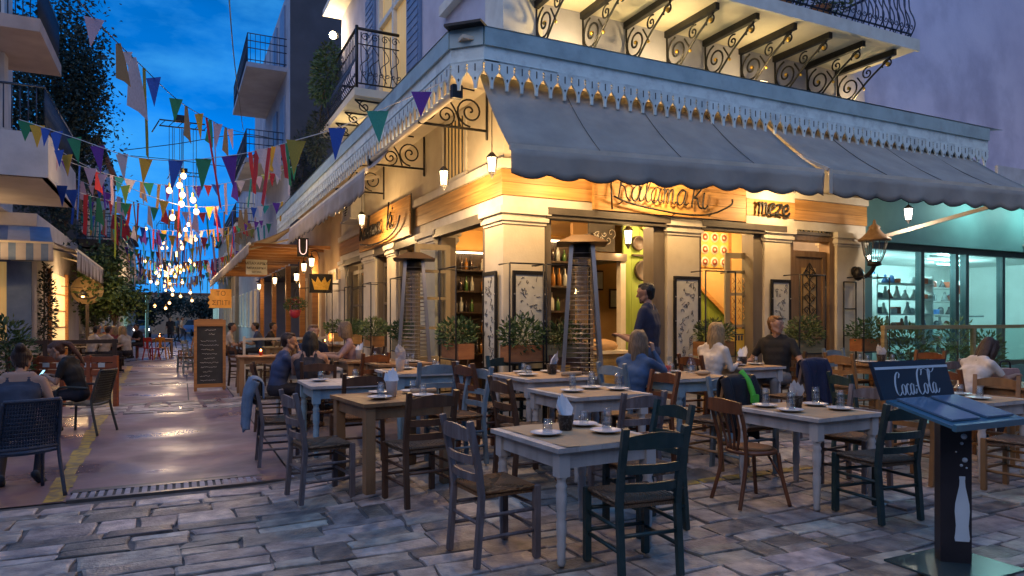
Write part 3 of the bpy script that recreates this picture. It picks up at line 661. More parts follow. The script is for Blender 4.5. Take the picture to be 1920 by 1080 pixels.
# ---- balcony over the plaza
by = bthing('plaza_balcony', 'long balcony on iron scroll brackets over the blue pent roof', 'balcony')
MB().box(.30, 6.5, -1.15, -.003, 5.72, 5.86, c=.01).build('slab', M['plaster'], by)
MB().box(.28, 6.52, -1.19, -1.15, 5.70, 5.88, c=.012).build('slab_edge', M['trim_white'], by)
for i in range(9):
    p = .46 + i * .71
    b = MB().box(p - .035, p + .035, -1.05, -.0, 5.63, 5.72, c=.006).build('joist', M['iron'], by)
    f = MB()
    f.tube(smooth_path([(p, -.98, 5.62), (p, -.62, 5.40), (p, -.30, 5.14), (p, -.03, 4.92)]), .016, 6)
    f.tube([(p, -x, z) for x, z in spiral(.24, 5.36, .22, 1.8, R(100), 1, 30)], .014, 6)
    f.tube([(p, -x, z) for x, z in spiral(.58, 5.50, .10, 1.5, R(60), 1, 22)], .012, 6)
    f.tube([(p, -x, z) for x, z in spiral(.93, 5.53, .095, 1.1, R(200), -1, 18)], .012, 6)
    f.tube(smooth_path([(p, -.02, 5.62), (p, -.03, 5.3), (p, -.05, 4.95)]), .014, 6)
    f.tube(smooth_path([(p, -.40, 5.48), (p, -.48, 5.36), (p, -.52, 5.28)]), .012, 6)
    k = f.build('scroll_bracket', M['iron'], b)
    for (y_, z_, r_) in ((-.93, 5.53, .035), (-.24, 5.36, .03), (-.52, 5.27, .022)): MB().sphere((p, y_, z_), r_, 8, 5).build('gilt_boss', M['gold'], b)
rl = MB()
rl.tube([(.34, -1.1, 6.85), (6.45, -1.1, 6.85), (6.45, 0, 6.85)], .022, 6); rl.tube([(.34, -1.1, 5.98), (6.45, -1.1, 5.98), (6.45, 0, 5.98)], .014, 6); rl.build('rail', M['iron_blue'], by)
bal = MB(); bal.tube(smooth_path([(0, 0, 5.90), (0, -.09, 6.06), (0, -.07, 6.2), (0, 0, 6.4), (0, 0, 6.84)], 4), .010, 5); bal.tube([(x, 0, z) for x, z in spiral(.055, 6.1, .05, 1.2, R(180), 1, 10)], .007, 4)
bme = bal.mesh('baluster', M['iron_blue'])
for i in range(51): link('baluster', bme, by, (.40 + i * .12, -1.1, 0))
for i in range(8): link('baluster', bme, by, (6.45, -1.0 + i * .125, 0), (0, 0, R(90)))
# ---- street balcony
sb = bthing('street_balcony', 'small wrought-iron balcony overgrown with plants on the street side upstairs', 'balcony')
MB().box(-.85, -.003, 4.55, 7.9, 5.66, 5.80, c=.01).build('slab', M['plaster'], sb)
rl = MB(); rl.tube([(-.003, 4.6, 6.9), (-.80, 4.6, 6.9), (-.80, 7.85, 6.9), (0, 7.85, 6.9)], .03, 6); rl.tube([(-.003, 4.6, 6.62), (-.80, 4.6, 6.62), (-.80, 7.85, 6.62)], .012, 6); rl.tube([(-.003, 4.6, 5.9), (-.80, 4.6, 5.9), (-.80, 7.85, 5.9)], .016, 6)
rl.tube([(-.80, 4.6, 5.8), (-.80, 4.6, 6.95)], .03, 6); rl.tube([(-.80, 7.85, 5.8), (-.80, 7.85, 6.95)], .03, 6); rl.build('rail', M['iron'], sb)
for i in range(7): link('baluster', bme, sb, (-.72 + i * .11, 4.6, 0))
for i in range(4):
    lt = MB(); x = -.70 + i * .19
    lt.tube(smooth_path([(x, 4.59, 6.6), (x + .12, 4.59, 6.4), (x - .04, 4.59, 6.2), (x + .08, 4.59, 5.95)]), .008, 5); lt.tube([(x + a, 4.59, z) for a, z in spiral(.05, 6.76, .08, 1.5, 0, 1, 16)], .008, 5)
    lt.build('scroll', M['iron'], sb)
for i in range(26): link('baluster', bme, sb, (-.80, 4.72 + i * .12, 0), (0, 0, R(-90)))
for k in range(4):
    f = MB(); q = 4.75 + k * .85
    f.tube([(x, q, z) for x, z in spiral(-.28, 5.42, .18, 1.7, R(90), -1, 26)], .014, 6); f.tube([(x, q, z) for x, z in spiral(-.62, 5.52, .11, 1.5, R(90), 1, 20)], .012, 6); f.tube([(-.8, q, 5.63), (-.03, q, 5.63)], .02, 6); f.tube(smooth_path([(-.78, q, 5.62), (-.45, q, 5.36), (-.03, q, 5.02)]), .014, 6)
    f.build('scroll_bracket', M['iron'], sb)
tw = MB(); tw.box(.02, .12, 4.05, 4.17, 5.72, 8.55); tw.box(.02, .12, 6.08, 6.2, 5.72, 8.55); tw.box(.02, .12, 5.06, 5.16, 5.72, 8.55); tw.box(.02, .12, 4.17, 6.08, 7.6, 7.7); tw.build('balcony_door_frame', M['trim_white'], rb)
MB().box(.10, .12, 4.17, 6.08, 5.72, 8.5).build('lit_curtain', M['curtain_lit'], rb)
for (q0, q1) in ((3.25, 4.0), (6.25, 7.0)):
    s = MB().box(-.05, -.005, q0, q1, 5.85, 8.5, c=.006).build('shutter', M['shutter_blue'], rb)
    for k in range(18): MB().box(-.062, -.05, q0 + .07, q1 - .07, 5.98 + k * .138, 6.07 + k * .138, c=.003).build('slat', M['shutter_blue'], s)
s = MB().box(-.05, -.004, 1.15, 1.75, 6.45, 8.5, c=.006).build('shutter', mat('shutter_ochre', (.30, .22, .12), (.2, .14, .07), .6, scale=5), rb)
bb('window_sill', M['trim_white'], -.12, -.004, .7, 2.1, 6.25, 6.4, c=.01)
# ---- roof lamps shining up at the balconies (behind the gutter board)
for (p, q, w, l) in ((.9, -.5, 30, 'near the corner'), (2.3, -.5, 26, 'below the second balcony bracket'), (3.9, -.55, 15, 'below the middle of the balcony'), (6.35, -.35, 12, 'at the far end of the balcony'), (-.5, 6.2, 16, 'below the street balcony')):
    u = bthing('roof_floodlight', 'small floodlight standing on the pent roof %s' % l, 'floodlight', 'floodlights on the pent roof')
    MB().box(p - .07, p + .07, q - .05, q + .05, 4.93, 5.02, c=.01).build('housing', M['iron'], u); MB().box(p - .06, p + .06, q - .04, q + .04, 5.021, 5.03).build('lens', M['lamp_glass'], u)
    lamp(u, (p, q, 5.1), w, (1, .70, .30), .05)

# ------------------------------------------------------------------ awnings, lanterns, signs, heaters, planters on the restaurant
def awning(name, label, top, front, m, barm, n=24, valh=.28, wave=.055, seg=9, sag=.05, arms=True, stripe=None):
    """top=(A,B) fixed edge, front=(A,B) bar; all in restaurant frame"""
    a = bthing(name, label, 'awning'); tA, tB, fA, fB = [Vector(v) for v in (*top, *front)]
    mb = MB(); vs = []; fs = []
    for i in range(n + 1):
        u = i / n
        for j in range(seg + 1):
            v = j / seg; p = (tA.lerp(tB, u)).lerp(fA.lerp(fB, u), v); p.z -= sag * math.sin(math.pi * v) + .012 * math.sin(u * 31 + v * 3) * v
            vs.append(p)
    for i in range(n):
        for j in range(seg): k = i * (seg + 1) + j; fs.append((k, k + 1, k + seg + 2, k + seg + 1))
    mb.add(vs, fs, 0, True)
    if stripe: mb.m = [1 if ((i // seg) % 2) else 0 for i in range(len(fs))]
    o = mb.build('canopy', [m, stripe] if stripe else m, a); md = o.modifiers.new('t', 'SOLIDIFY'); md.thickness = .006
    L_ = (fB - fA).length; d = (fB - fA).normalized(); nrm = Vector((-d.y, d.x, 0))
    outw = ((fA - tA)); outw.z = 0; nrm = outw.normalized()
    k = max(12, int(L_ / .05)); vs = []; fs = []
    for i in range(k + 1):
        u = i / k; p = fA.lerp(fB, u); x = u * L_
        for j in range(5):
            v = j / 4; h = valh + wave * (abs(math.sin(math.pi * x / .42)) - .6)
            vs.append(p + Vector((0, 0, -.02 - v * h)) + nrm * (.03 + .02 * v * math.sin(x * 5.3) + .012 * v * math.sin(x * 13)))
    for i in range(k):
        for j in range(4): q = i * 5 + j; fs.append((q, q + 1, q + 6, q + 5))
    mb = MB().add(vs, fs, 0, True)
    if stripe: mb.m = [1 if int((f_ // 4) * L_ / k / .16) % 2 else 0 for f_ in range(len(fs))]
    o = mb.build('valance', [m, stripe] if stripe else m, a); md = o.modifiers.new('t', 'SOLIDIFY'); md.thickness = .005
    # dark hem piping
    MB().tube([p for p in vs[4::5]], .006, 4).build('hem', M['iron'], a)
    MB().bar(fA, fB, .05, .06, c=.012).build('front_bar', barm, a)
    if arms:
        for u in (.08, .5, .92): MB().bar(tA.lerp(tB, u) + Vector((0, 0, -.30)), fA.lerp(fB, u) + Vector((0, 0, -.05)), .035, .045, c=.008).build('arm', barm, a)
    return a
aw = awning('awning', 'long grey-blue canvas awning with wavy valance over the restaurant front, nearer the corner', ((-.68, -.78, 4.36), (3.62, -.78, 4.38)), ((-.70, -1.62, 3.34), (3.58, -1.86, 3.44)), M['canvas'], M['bar_cream'])
a2 = awning('awning', 'grey-blue canvas awning with wavy valance reaching over the teal shop', ((3.70, -.78, 4.38), (8.35, -.78, 4.40)), ((3.68, -1.88, 3.44), (8.05, -2.1, 3.50)), M['canvas'], M['bar_cream'])
# seam lines on the canopy
for (A, tA, fA, n_) in ((aw, [(-.68, 3.62), (-.70, 3.58)], [(-1.62, -1.86), (3.34, 3.44)], 3), (a2, [(3.70, 8.35), (3.68, 8.05)], [(-1.88, -2.1), (3.44, 3.50)], 3)):
    for i in range(1, n_ + 1):
        u = i / (n_ + 1); pts = []
        for j in range(8):
            v = j / 7; pts.append((tA[0][0] + (tA[0][1] - tA[0][0]) * u + ((tA[1][0] - tA[0][0]) + ((tA[1][1] - tA[0][1]) - (tA[1][0] - tA[0][0])) * u) * v, -.78 + (fA[0][0] + (fA[0][1] - fA[0][0]) * u + .78) * v, 4.37 + (fA[1][0] + (fA[1][1] - fA[1][0]) * u - 4.37) * v - .05 * math.sin(math.pi * v) + .018))
        MB().tube(pts, .005, 4).build('seam', M['steel_dark'], A)
# tensioning rod between the two awnings and the long arm to the right
MB().bar((3.64, -1.0, 3.98), (3.64, -1.9, 3.47), .04, .04, c=.008).build('tension_rod', M['bar_cream'], a2)
MB().bar((3.64, -1.93, 3.47), (3.64, -1.93, 3.16), .05, .012).build('strap', M['bar_cream'], a2)
MB().bar((6.9, -.05, 2.92), (7.9, -1.9, 3.44), .05, .06, c=.012).build('arm', M['bar_cream'], a2)
# street side: roller under the eave, then the dropped awning
ro = bthing('awning_roller', 'cream awning roller bar fixed under the street eave', 'awning roller')
MB().tube([(-.93, -.75, 4.14), (-.93, 3.0, 4.14)], .05, 10).build('roller', M['bar_cream'], ro); MB().box(-1.0, -.88, -.78, -.70, 4.05, 4.2, c=.01).build('end_bracket', M['iron'], ro); MB().box(-1.0, -.88, 2.95, 3.03, 4.05, 4.2, c=.01).build('end_bracket', M['iron'], ro)
awning('awning', 'grey canvas awning with scalloped valance hanging over the street tables', ((-.9, 2.1, 4.12), (-.9, 9.4, 4.12)), ((-1.27, 2.0, 3.76), (-1.27, 9.4, 3.76)), M['canvas_warm'], M['bar_cream'], valh=.34)
# ---- lanterns
def lantern_geo(parent, c, s=1.0, gm=M['lamp_glass']):
    x, y, z = c
    f = MB(); f.lathe([(.012 * s, .16 * s), (.03 * s, .145 * s), (.07 * s, .10 * s), (.075 * s, .09 * s)], 6, c, smooth=False); f.lathe([(.05 * s, -.10 * s), (.052 * s, -.09 * s), (.03 * s, -.115 * s), (.008 * s, -.16 * s)], 6, c, smooth=False)
    for k in range(6):
        a = k * math.pi / 3; f.tube([(x + .068 * s * math.cos(a), y + .068 * s * math.sin(a), z + .095 * s), (x + .048 * s * math.cos(a), y + .048 * s * math.sin(a), z - .095 * s)], .005 * s, 4)
    f.build('cage', M['iron'], parent)
    MB().lathe([(.042 * s, -.088 * s), (.06 * s, .088 * s)], 6, c, smooth=False).build('glass', gm, parent)
def pendant(p, q, z, ztop, label, watts, s=1.0, gm=None, colr=(1, .62, .27)):
    t = bthing('hanging_lantern', label, 'lantern', 'hanging lanterns of the restaurant'); lantern_geo(t, (p, q, z), s, gm or M['lamp_glass'])
    MB().tube([(p, q, z + .15 * s), (p, q, ztop)], .006, 5).build('chain', M['iron'], t); lamp(t, (p, q, z - .24 * s), watts, colr, .06); return t
pendant(-.62, .52, 3.42, 4.10, 'glowing white hanging lantern on a long chain by the grilled vent window', 75)
pendant(-.62, 4.95, 3.45, 4.10, 'glowing hanging lantern in front of the timber street sign', 75)
pendant(-.45, -.62, 3.38, 4.62, 'glowing lantern half hidden behind the near end of the blue awning', 60, .95)
pendant(6.9, -.75, 3.28, 4.62, 'glowing lantern below the awning valance before the teal wall', 16, .95, M['lamp_white'], (1, .80, .62))
pendant(2.3, -.62, 3.60, 4.62, 'lantern hidden by the awning above the word sign', 75); pendant(4.5, -.60, 3.60, 4.62, 'lantern hidden by the awning between the two timber signs', 60); pendant(.7, -.62, 3.6, 4.62, 'lantern hidden by the awning above the corner pilaster', 40)
def wall_lantern(p, q, z, dirp, dirq, label, watts, s=1.0):
    t = bthing('wall_lantern', label, 'lantern', 'wall lanterns'); c = (p + dirp * .2, q + dirq * .2, z); lantern_geo(t, c, s)
    MB().tube(smooth_path([(p, q, z + .1), (p + dirp * .08, q + dirq * .08, z + .26 * s), (c[0], c[1], z + .24 * s), (c[0], c[1], z + .15 * s)]), .01, 5).build('arm', M['iron'], t); lamp(t, (c[0], c[1], z - .24), watts, (1, .6, .25), .05)
wall_lantern(2.90, 1.56, 2.92, 0, -1, 'small wall lantern on the green boards inside', 5, 1.2); wall_lantern(3.50, 1.58, 2.46, 0, -1, 'small wall lantern beside the larger round tray', 4, 1.1)
# ---- big street lantern on the right pilaster
sl = bthing('street_lantern', 'large unlit fluted glass street lantern on a curled iron wall arm', 'lantern')
f = MB(); f.tube(smooth_path([(6.55, -.03, 2.40), (6.55, -.20, 2.28), (6.55, -.34, 2.36), (6.55, -.40, 2.46)]), .035, 8); f.lathe([(.09, 0), (.09, .02), (.05, .04)], 12, M=Matrix.Translation((6.55, -.03, 2.38)) @ Matrix.Rotation(R(90), 4, 'X')); f.sphere((6.55, -.1, 2.34), (.09, .09, .12), 8, 6); f.build('wall_arm', M['iron'], sl)
c = (6.55, -.40, 2.44)
MB().lathe([(.03, 0), (.11, .02), (.10, .06), (.10, .08)], 12, c).build('cup', M['iron'], sl)
MB().lathe([(.10, .08), (.15, .20), (.19, .42)], 12, c, smooth=False, cap=False).build('glass', M['tumbler'], sl)
f = MB()
for k in range(12):
    a = k * math.pi / 6; f.tube([(c[0] + .10 * math.cos(a), c[1] + .10 * math.sin(a), c[2] + .08), (c[0] + .155 * math.cos(a), c[1] + .155 * math.sin(a), c[2] + .2), (c[0] + .195 * math.cos(a), c[1] + .195 * math.sin(a), c[2] + .42)], .006, 4)
f.build('rib', M['steel_dark'], sl)
MB().lathe([(.24, .42), (.25, .45), (.20, .48), (.12, .56), (.08, .62), (.09, .65), (.03, .70), (.02, .76), (.001, .78)], 14, c).build('cap', M['carved'], sl)
# ---- timber sign "Kalamaki" + "meze"
SCRIPT = {  # single stroke letters, x/y in em
 'K': [[(.05, 1.0), (.03, .5), (0, 0)], [(.42, 1.0), (.2, .72), (.06, .5), (.2, .42), (.34, .1), (.5, 0)]],
 'a': [[(.36, .48), (.2, .52), (.05, .36), (.04, .12), (.16, .0), (.3, .12), (.37, .48), (.34, .1), (.44, .02), (.54, .1)]],
 'l': [[(0, .08), (.14, .4), (.28, .9), (.22, 1.05), (.12, .85), (.1, .2), (.2, 0), (.32, .1)]],
 'm': [[(0, .45), (.06, .5), (.07, 0)], [(.07, .3), (.18, .5), (.25, .42), (.25, 0)], [(.25, .3), (.36, .5), (.44, .42), (.43, .08), (.52, .02), (.6, .1)]],
 'k': [[(.10, 1.05), (.05, .5), (.02, 0)], [(.36, .62), (.16, .38), (.06, .3), (.2, .3), (.3, .06), (.44, 0)]],
 'i': [[(.05, .5), (.04, .12), (.12, 0), (.24, .1)], [(.1, .72), (.1, .76)]],
 'e': [[(.04, .22), (.28, .3), (.26, .48), (.12, .48), (.03, .26), (.1, .02), (.26, .03), (.38, .14)]],
 'z': [[(.03, .46), (.32, .48), (.05, .05), (.18, .06), (.36, .0)]],
 'F': [[(.1, 1), (.06, .5), (.04, 0)], [(.02, .95), (.5, 1.0)], [(.06, .52), (.34, .55)]],
 't': [[(.14, .9), (.1, .3), (.14, .04), (.28, .06)], [(0, .55), (.28, .6)]], 'f': [[(.3, .95), (.18, 1.0), (.12, .7), (.08, -.1)], [(0, .5), (.26, .55)]],
 'o': [[(.2, .5), (.05, .36), (.05, .12), (.18, 0), (.32, .12), (.33, .38), (.2, .5), (.4, .42)]], 'r': [[(.04, .48), (.06, 0)], [(.06, .3), (.16, .46), (.28, .46)]], 'y': [[(.02, .48), (.06, .2), (.2, .18), (.28, .46)], [(.28, .46), (.22, -.1), (.08, -.3)]]}
ADV = {'K': .5, 'a': .5, 'l': .3, 'm': .6, 'k': .42, 'i': .26, 'e': .38, 'z': .4, 'F': .5, 't': .3, 'f': .3, 'o': .42, 'r': .3, 'y': .36}
def script_word(word, parent, fn, h, r, m, adv=1.0):
    x = 0
    for ch in word:
        mb = MB()
        for st in SCRIPT[ch]:
            pts = smooth_path([fn((x + a * adv + .12 * b) * h, b * h) for a, b in st], 5); mb.tube(pts, r, 5)
        mb.build('letter', m, parent); x += ADV[ch] * adv
    return x * h
sg = bthing('timber_sign', 'varnished pine sign board with black wire lettering Kalamaki on a boat-like curve', 'sign')
for k in range(3):
    MB().box(1.29, 4.03, -.10, -.062, 3.06 + k * .20, 3.255 + k * .20, c=.004).build('board', M['pine'], sg)
W_ = script_word('Kalama', sg, lambda u, v: (1.62 + u, -.20, 3.20 + v), .42, .011, M['iron'], .98)
script_word('ki', sg, lambda u, v: (2.88 + u, -.20, 3.18 + v), .46, .014, M['iron'], 1.0)
f = MB(); f.tube(smooth_path([(1.55, -.20, 3.24), (1.85, -.2, 3.16), (2.6, -.2, 3.08), (3.2, -.2, 3.10), (3.62, -.2, 3.26), (3.66, -.2, 3.36)]), .014, 6); f.tube([(1.52, -.2, 3.06), (1.5, -.2, 3.5)], .012, 5); f.build('hull_rod', M['iron'], sg)
f = MB()
for p, z in ((1.7, 3.19), (2.6, 3.08), (3.3, 3.13)): f.tube([(p, -.2, z), (p, -.08, z - .04)], .008, 5)
f.build('standoff', M['iron'], sg)
s2 = bthing('timber_sign', 'short pine sign board with dark wire lettering meze above the third pilaster', 'sign')
MB().box(4.05, 5.08, -.092, -.062, 3.17, 3.42, c=.004).build('board', M['pine'], s2); MB().box(4.05, 5.08, -.088, -.062, 3.425, 3.62, c=.004).build('board', M['trim_white'], s2); MB().box(4.05, 5.06, -.086, -.062, 2.96, 3.165, c=.004).build('board', M['trim_white'], s2)
script_word('meze', s2, lambda u, v: (4.22 + u, -.15, 3.19 + v), .34, .020, M['iron'], 1.12)
s3 = bthing('timber_sign', 'tall pine sign board with dark wire lettering on the street side', 'sign')
for k in range(4): MB().box(-.13, -.10, 3.55, 7.2, 3.04 + k * .175, 3.21 + k * .175, c=.004).build('board', M['pine'], s3)
MB().box(-.11, -.10, 3.52, 3.58, 3.02, 3.76).build('end_cap', M['dark_wood'], s3)
script_word('Kalama', s3, lambda u, v: (-.2, 6.85 - u * 1.35, 3.26 + v), .42, .018, M['iron'], 1.0); script_word('ki', s3, lambda u, v: (-.2, 4.75 - u * 1.3, 3.26 + v), .48, .018, M['iron'], 1.0)
MB().tube(smooth_path([(-.2, 6.8, 3.18), (-.2, 5.8, 3.08), (-.2, 4.7, 3.10), (-.2, 4.1, 3.24), (-.2, 3.9, 3.42)]), .018, 6).build('hull_rod', M['iron'], s3)
# ---- tall black drawing panels on the pilasters
def draw_panel(p, q, rz, label, zg=0.15, w=.40):
    t = thing('drawing_panel', label, 'panel', BL(p, q, zg), T + rz, 'tall drawing panels')
    f = MB(); f.box(-w / 2 - .04, -w / 2, -.03, .0, .0, 2.05, c=.004); f.box(w / 2, w / 2 + .04, -.03, .0, 0, 2.05, c=.004); f.box(-w / 2, w / 2, -.03, 0, 2.0, 2.05, c=.004); f.box(-w / 2, w / 2, -.03, 0, .75, .79, c=.004); f.build('frame', M['iron'], t)
    MB().box(-w / 2, w / 2, -.02, -.012, .79, 2.0).build('sheet', M['white_board'], t)
    d = MB(); r2 = random.Random(int(p * 100 + q * 10))
    for k in range(40):
        x = r2.uniform(-w / 2 + .05, w / 2 - .05); z = .9 + k * .027 + r2.uniform(-.01, .01)
        kind = r2.random()
        if kind < .45: pts = [(x + a, -.024, z + b) for a, b in spiral(0, 0, r2.uniform(.02, .045), r2.uniform(.6, 1.1), r2.uniform(0, 6), 1, 8)]
        else: pts = [(x + r2.uniform(-.05, .05), -.024, z + r2.uniform(-.05, .05)) for _ in range(r2.choice((2, 3, 4)))]
        d.tube(pts, .0036, 4)
    o = d.build('line_drawing', M['ink'], t); o['kind'] = 'stuff'
    s = MB()
    for z in (.85, 1.4, 1.75):
        for sx in (-1, 1): s.sphere((sx * (w / 2 + .02), -.035, z), .012, 6, 4)
    s.build('screw', M['steel'], t)
draw_panel(.33, -.05, 0, 'tall black framed panel of line drawings on the corner pilaster, plaza face'); draw_panel(-.05, .30, R(-90), 'tall black framed panel of line drawings on the corner pilaster, street face', w=.34)
draw_panel(2.92, -.05, 0, 'tall black framed panel of line drawings on the pilaster between the open doors'); draw_panel(4.80, -.05, 0, 'tall black framed panel of line drawings beside the carved door', w=.34)
# ---- planter stands: thin black rod frames with a box of herbs
def foliage(n, rx, ry, rz, lmin, lmax, m, seed, c=(0, 0, 0), droop=.2, name='foliage', parent=None, up=.5):
    r2 = random.Random(seed); vs = []; fs = []
    for i in range(n):
        while 1:
            x, y, z = r2.uniform(-1, 1), r2.uniform(-1, 1), r2.uniform(-1, 1)
            if x * x + y * y + z * z < 1: break
        l = r2.uniform(lmin, lmax); w = l * r2.uniform(.32, .5)
        d = Vector((x + r2.uniform(-.5, .5), y + r2.uniform(-.5, .5), z * .6 + up - droop + r2.uniform(-.4, .4))).normalized()
        s = d.cross(Vector((r2.uniform(-1, 1), r2.uniform(-1, 1), r2.uniform(-1, 1)))).normalized()
        o = Vector((c[0] + x * rx, c[1] + y * ry, c[2] + z * rz)); nrm = d.cross(s)
        b = len(vs); vs += [o, o + d * l * .5 + s * w * .5 + nrm * .1 * l, o + d * l, o + d * l * .5 - s * w * .5 + nrm * .1 * l]
        fs += [(b, b + 1, b + 2), (b, b + 2, b + 3)]
    return MB().add(vs, fs).build(name, m, parent)
def planter(p, q, label, box_m, leaf_m, w=.5, rz=0, seed=1, rods=True, h=2.05, rodw=None, zc=.98, lush=1.0):
    t = thing('planter_stand', label, 'planter', BL(p, q, rise(p, q)), T + rz, 'herb planters on rod stands')
    b = MB(); b.box(-w / 2, w / 2, -.10, .10, zc - .12, zc - .10); b.box(-w / 2, w / 2, -.11, -.10, zc - .12, zc + .08, c=.003); b.box(-w / 2, w / 2, .10, .11, zc - .12, zc + .08, c=.003); b.box(-w / 2 - .01, -w / 2, -.11, .11, zc - .12, zc + .08, c=.003); b.box(w / 2, w / 2 + .01, -.11, .11, zc - .12, zc + .08, c=.003); b.box(-w / 2, w / 2, -.1, .1, zc + .02, zc + .03, 1)
    b.build('box', [box_m, M['bark']], t)
    hv = .8 + .45 * ((seed * 37) % 10) / 10; foliage(int(620 * lush * hv), w * (.5 + .2 * ((seed * 13) % 7) / 7), .25, .20 * hv, .04, .09, leaf_m, seed, (0, 0, zc + .20), .25, 'foliage', t)
    st = MB(); r2 = random.Random(seed)
    for k in range(14): x = r2.uniform(-w / 2, w / 2); st.tube([(x * .8, 0, zc), (x + r2.uniform(-.1, .1), r2.uniform(-.15, .15), zc + r2.uniform(.15, .34))], .004, 4)
    st.build('stems', M['leaf'], t)
    if rods:
        rw = (rodw or w) / 2
        for s in (-1, 1):
            f = MB(); f.tube([(s * rw, -.14, 0), (s * rw, -.14, h), (s * rw, .16, h)], .011, 6); f.build('rod_post', M['iron'], t)
        MB().tube([(-rw, -.14, h), (rw, -.14, h)], .011, 6).build('top_rod', M['iron'], t); MB().tube([(-rw, -.14, zc - .13), (rw, -.14, zc - .13)], .011, 6).build('shelf_rod', M['iron'], t)
    return t
planter(.62, -.42, 'herb planter in a kraft box on a rod stand by the corner pilaster, plaza side', M['crate'], M['leaf'], .62, 0, 3)
planter(.04, -.42, 'herb planter in a terracotta box on a rod stand at the very corner', M['terra'], M['leaf'], .46, 0, 4, True, 2.05)
planter(-.42, .55, 'herb planter in an orange box on a rod stand by the corner, street side', M['terra'], M['leaf'], .60, R(-90), 5)
planter(3.12, -.40, 'herb planter in a brown box on a rod stand beside the stair doorway', M['pine_dark'], M['leaf_light'], .55, 0, 6)
planter(4.95, -.40, 'herb planter in a grey box on a rod stand before the carved door', M['crate'], M['leaf_light'], .56, 0, 7)
planter(6.35, -.45, 'herb planter in an orange box on a rod stand under the street lantern', M['terra'], M['leaf'], .62, 0, 8)
for i, (q, l, bm, lm) in enumerate(((3.0, 'beside the far patio heater', M['crate'], M['leaf']), (4.9, 'with pale leaves by a street pilaster', M['pine_dark'], M['leaf_light']), (6.5, 'in a pine box under the street sign', M['pine'], M['leaf']), (8.4, 'in a pine box nearest the crown sign', M['pine'], M['leaf']))):
    planter(-.40, q, 'herb planter on a rod stand %s' % l, bm, lm, .62, R(-90), 20 + i)
# black empty rod frame near the street lantern
rf_ = bthing('rod_trellis', 'narrow black rod trellis on the pale pilaster under the street lantern', 'trellis')
f = MB()
for p in (6.25, 6.55): f.tube([(p, -.06, .2), (p, -.06, 2.2)], .014, 6)
f.build('post', M['iron'], rf_)
for z in (.9, 1.3, 1.75, 2.2): MB().tube([(6.25, -.06, z), (6.55, -.06, z)], .010, 6).build('rung', M['iron'], rf_)
# ---- pyramid patio heaters
def heater(p, q, label, rz=0, s=1.0):
    t = thing('patio_heater', label, 'patio heater', BL(p, q, rise(p, q) ), T + rz, 'pyramid patio heaters'); t.scale = (s, s, s)
    b = .26; tp = .12; zb, zt = .62, 2.12
    f = MB()
    for i in range(4):
        x0 = (-b, b, b, -b)[i]; y0 = (-b, -b, b, b)[i]
        MB().bar((x0, y0, 0.02), (x0 * tp / b, y0 * tp / b, zt), .045, .045, c=.01).build('corner_post', M['steel'], t)
    MB().add([(-b, -b, .02), (b, -b, .02), (b, b, .02), (-b, b, .02), (-b * .86, -b * .86, zb), (b * .86, -b * .86, zb), (b * .86, b * .86, zb), (-b * .86, b * .86, zb)], BOX_F).build('gas_cabinet', M['steel_dark'], t)
    MB().box(-.235, .235, -.235, .235, zb, zb + .02, c=.006).build('tray', M['steel'], t)
    MB().lathe([(.06, zb + .02), (.06, zt - .12)], 16, cap=False).build('glass_tube', M['tumbler'], t)
    for i in range(4):
        g_ = MB(); a = i * 90; Mz = Matrix.Rotation(R(a), 4, 'Z')
        for k in range(26):
            z = zb + .06 + k * .054; w = b * .86 + (tp - b * .86) * (z - zb) / (zt - zb)
            g_.tube([Mz @ Vector((-w, -w, z)), Mz @ Vector((w, -w, z))], .004, 4)
        g_.build('wire_guard', M['steel'], t)
    MB().lathe([(.11, zt - .14), (.12, zt - .02), (.11, zt + .02)], 14).build('burner', M['iron'], t)
    h = MB(); h.add([(-.29, -.29, zt + .02), (.29, -.29, zt + .02), (.29, .29, zt + .02), (-.29, .29, zt + .02), (-.10, -.10, zt + .12), (.10, -.10, zt + .12), (.10, .10, zt + .12), (-.10, .10, zt + .12)], BOX_F); h.build('reflector', mat('copper_hood', (.17, .11, .07), (.12, .08, .05), .45, metal=.6), t)
heater(.78, -.62, 'steel pyramid patio heater with copper hood in front of the plaza doors', -T + R(-4), 1.08)
heater(-.62, 1.78, 'steel pyramid patio heater standing on the street side by the olive door', -T + R(8), 1.05)
# ---- air conditioner on the street facade
def ac_unit(name, label, p, q, z, along, w=.85, h=.6, grille=(1, 0)):
    t = thing(name, label, 'air conditioner', BL(p, q, z), T + along)
    MB().box(-w / 2, w / 2, -.30, 0, 0, h, c=.015).build('casing', M['white_metal'], t); MB().lathe([(.22, 0), (.22, .01)], 20, M=Matrix.Translation((-.12, -.301, h / 2)) @ Matrix.Rotation(R(90), 4, 'X')).build('fan_recess', M['iron'], t)
    for k in range(9): MB().box(-.36, .14, -.318, -.313, .06 + k * .055, .075 + k * .055).build('grille_slat', M['white_metal'], t)
    MB().box(-w / 2 - .05, w / 2 + .05, -.34, 0, -.05, -.01, c=.006).build('bracket', M['white_metal'], t)
ac_unit('air_conditioner', 'white air conditioner on a ledge above the timber street sign', -.02, 7.6, 3.82, R(-90))

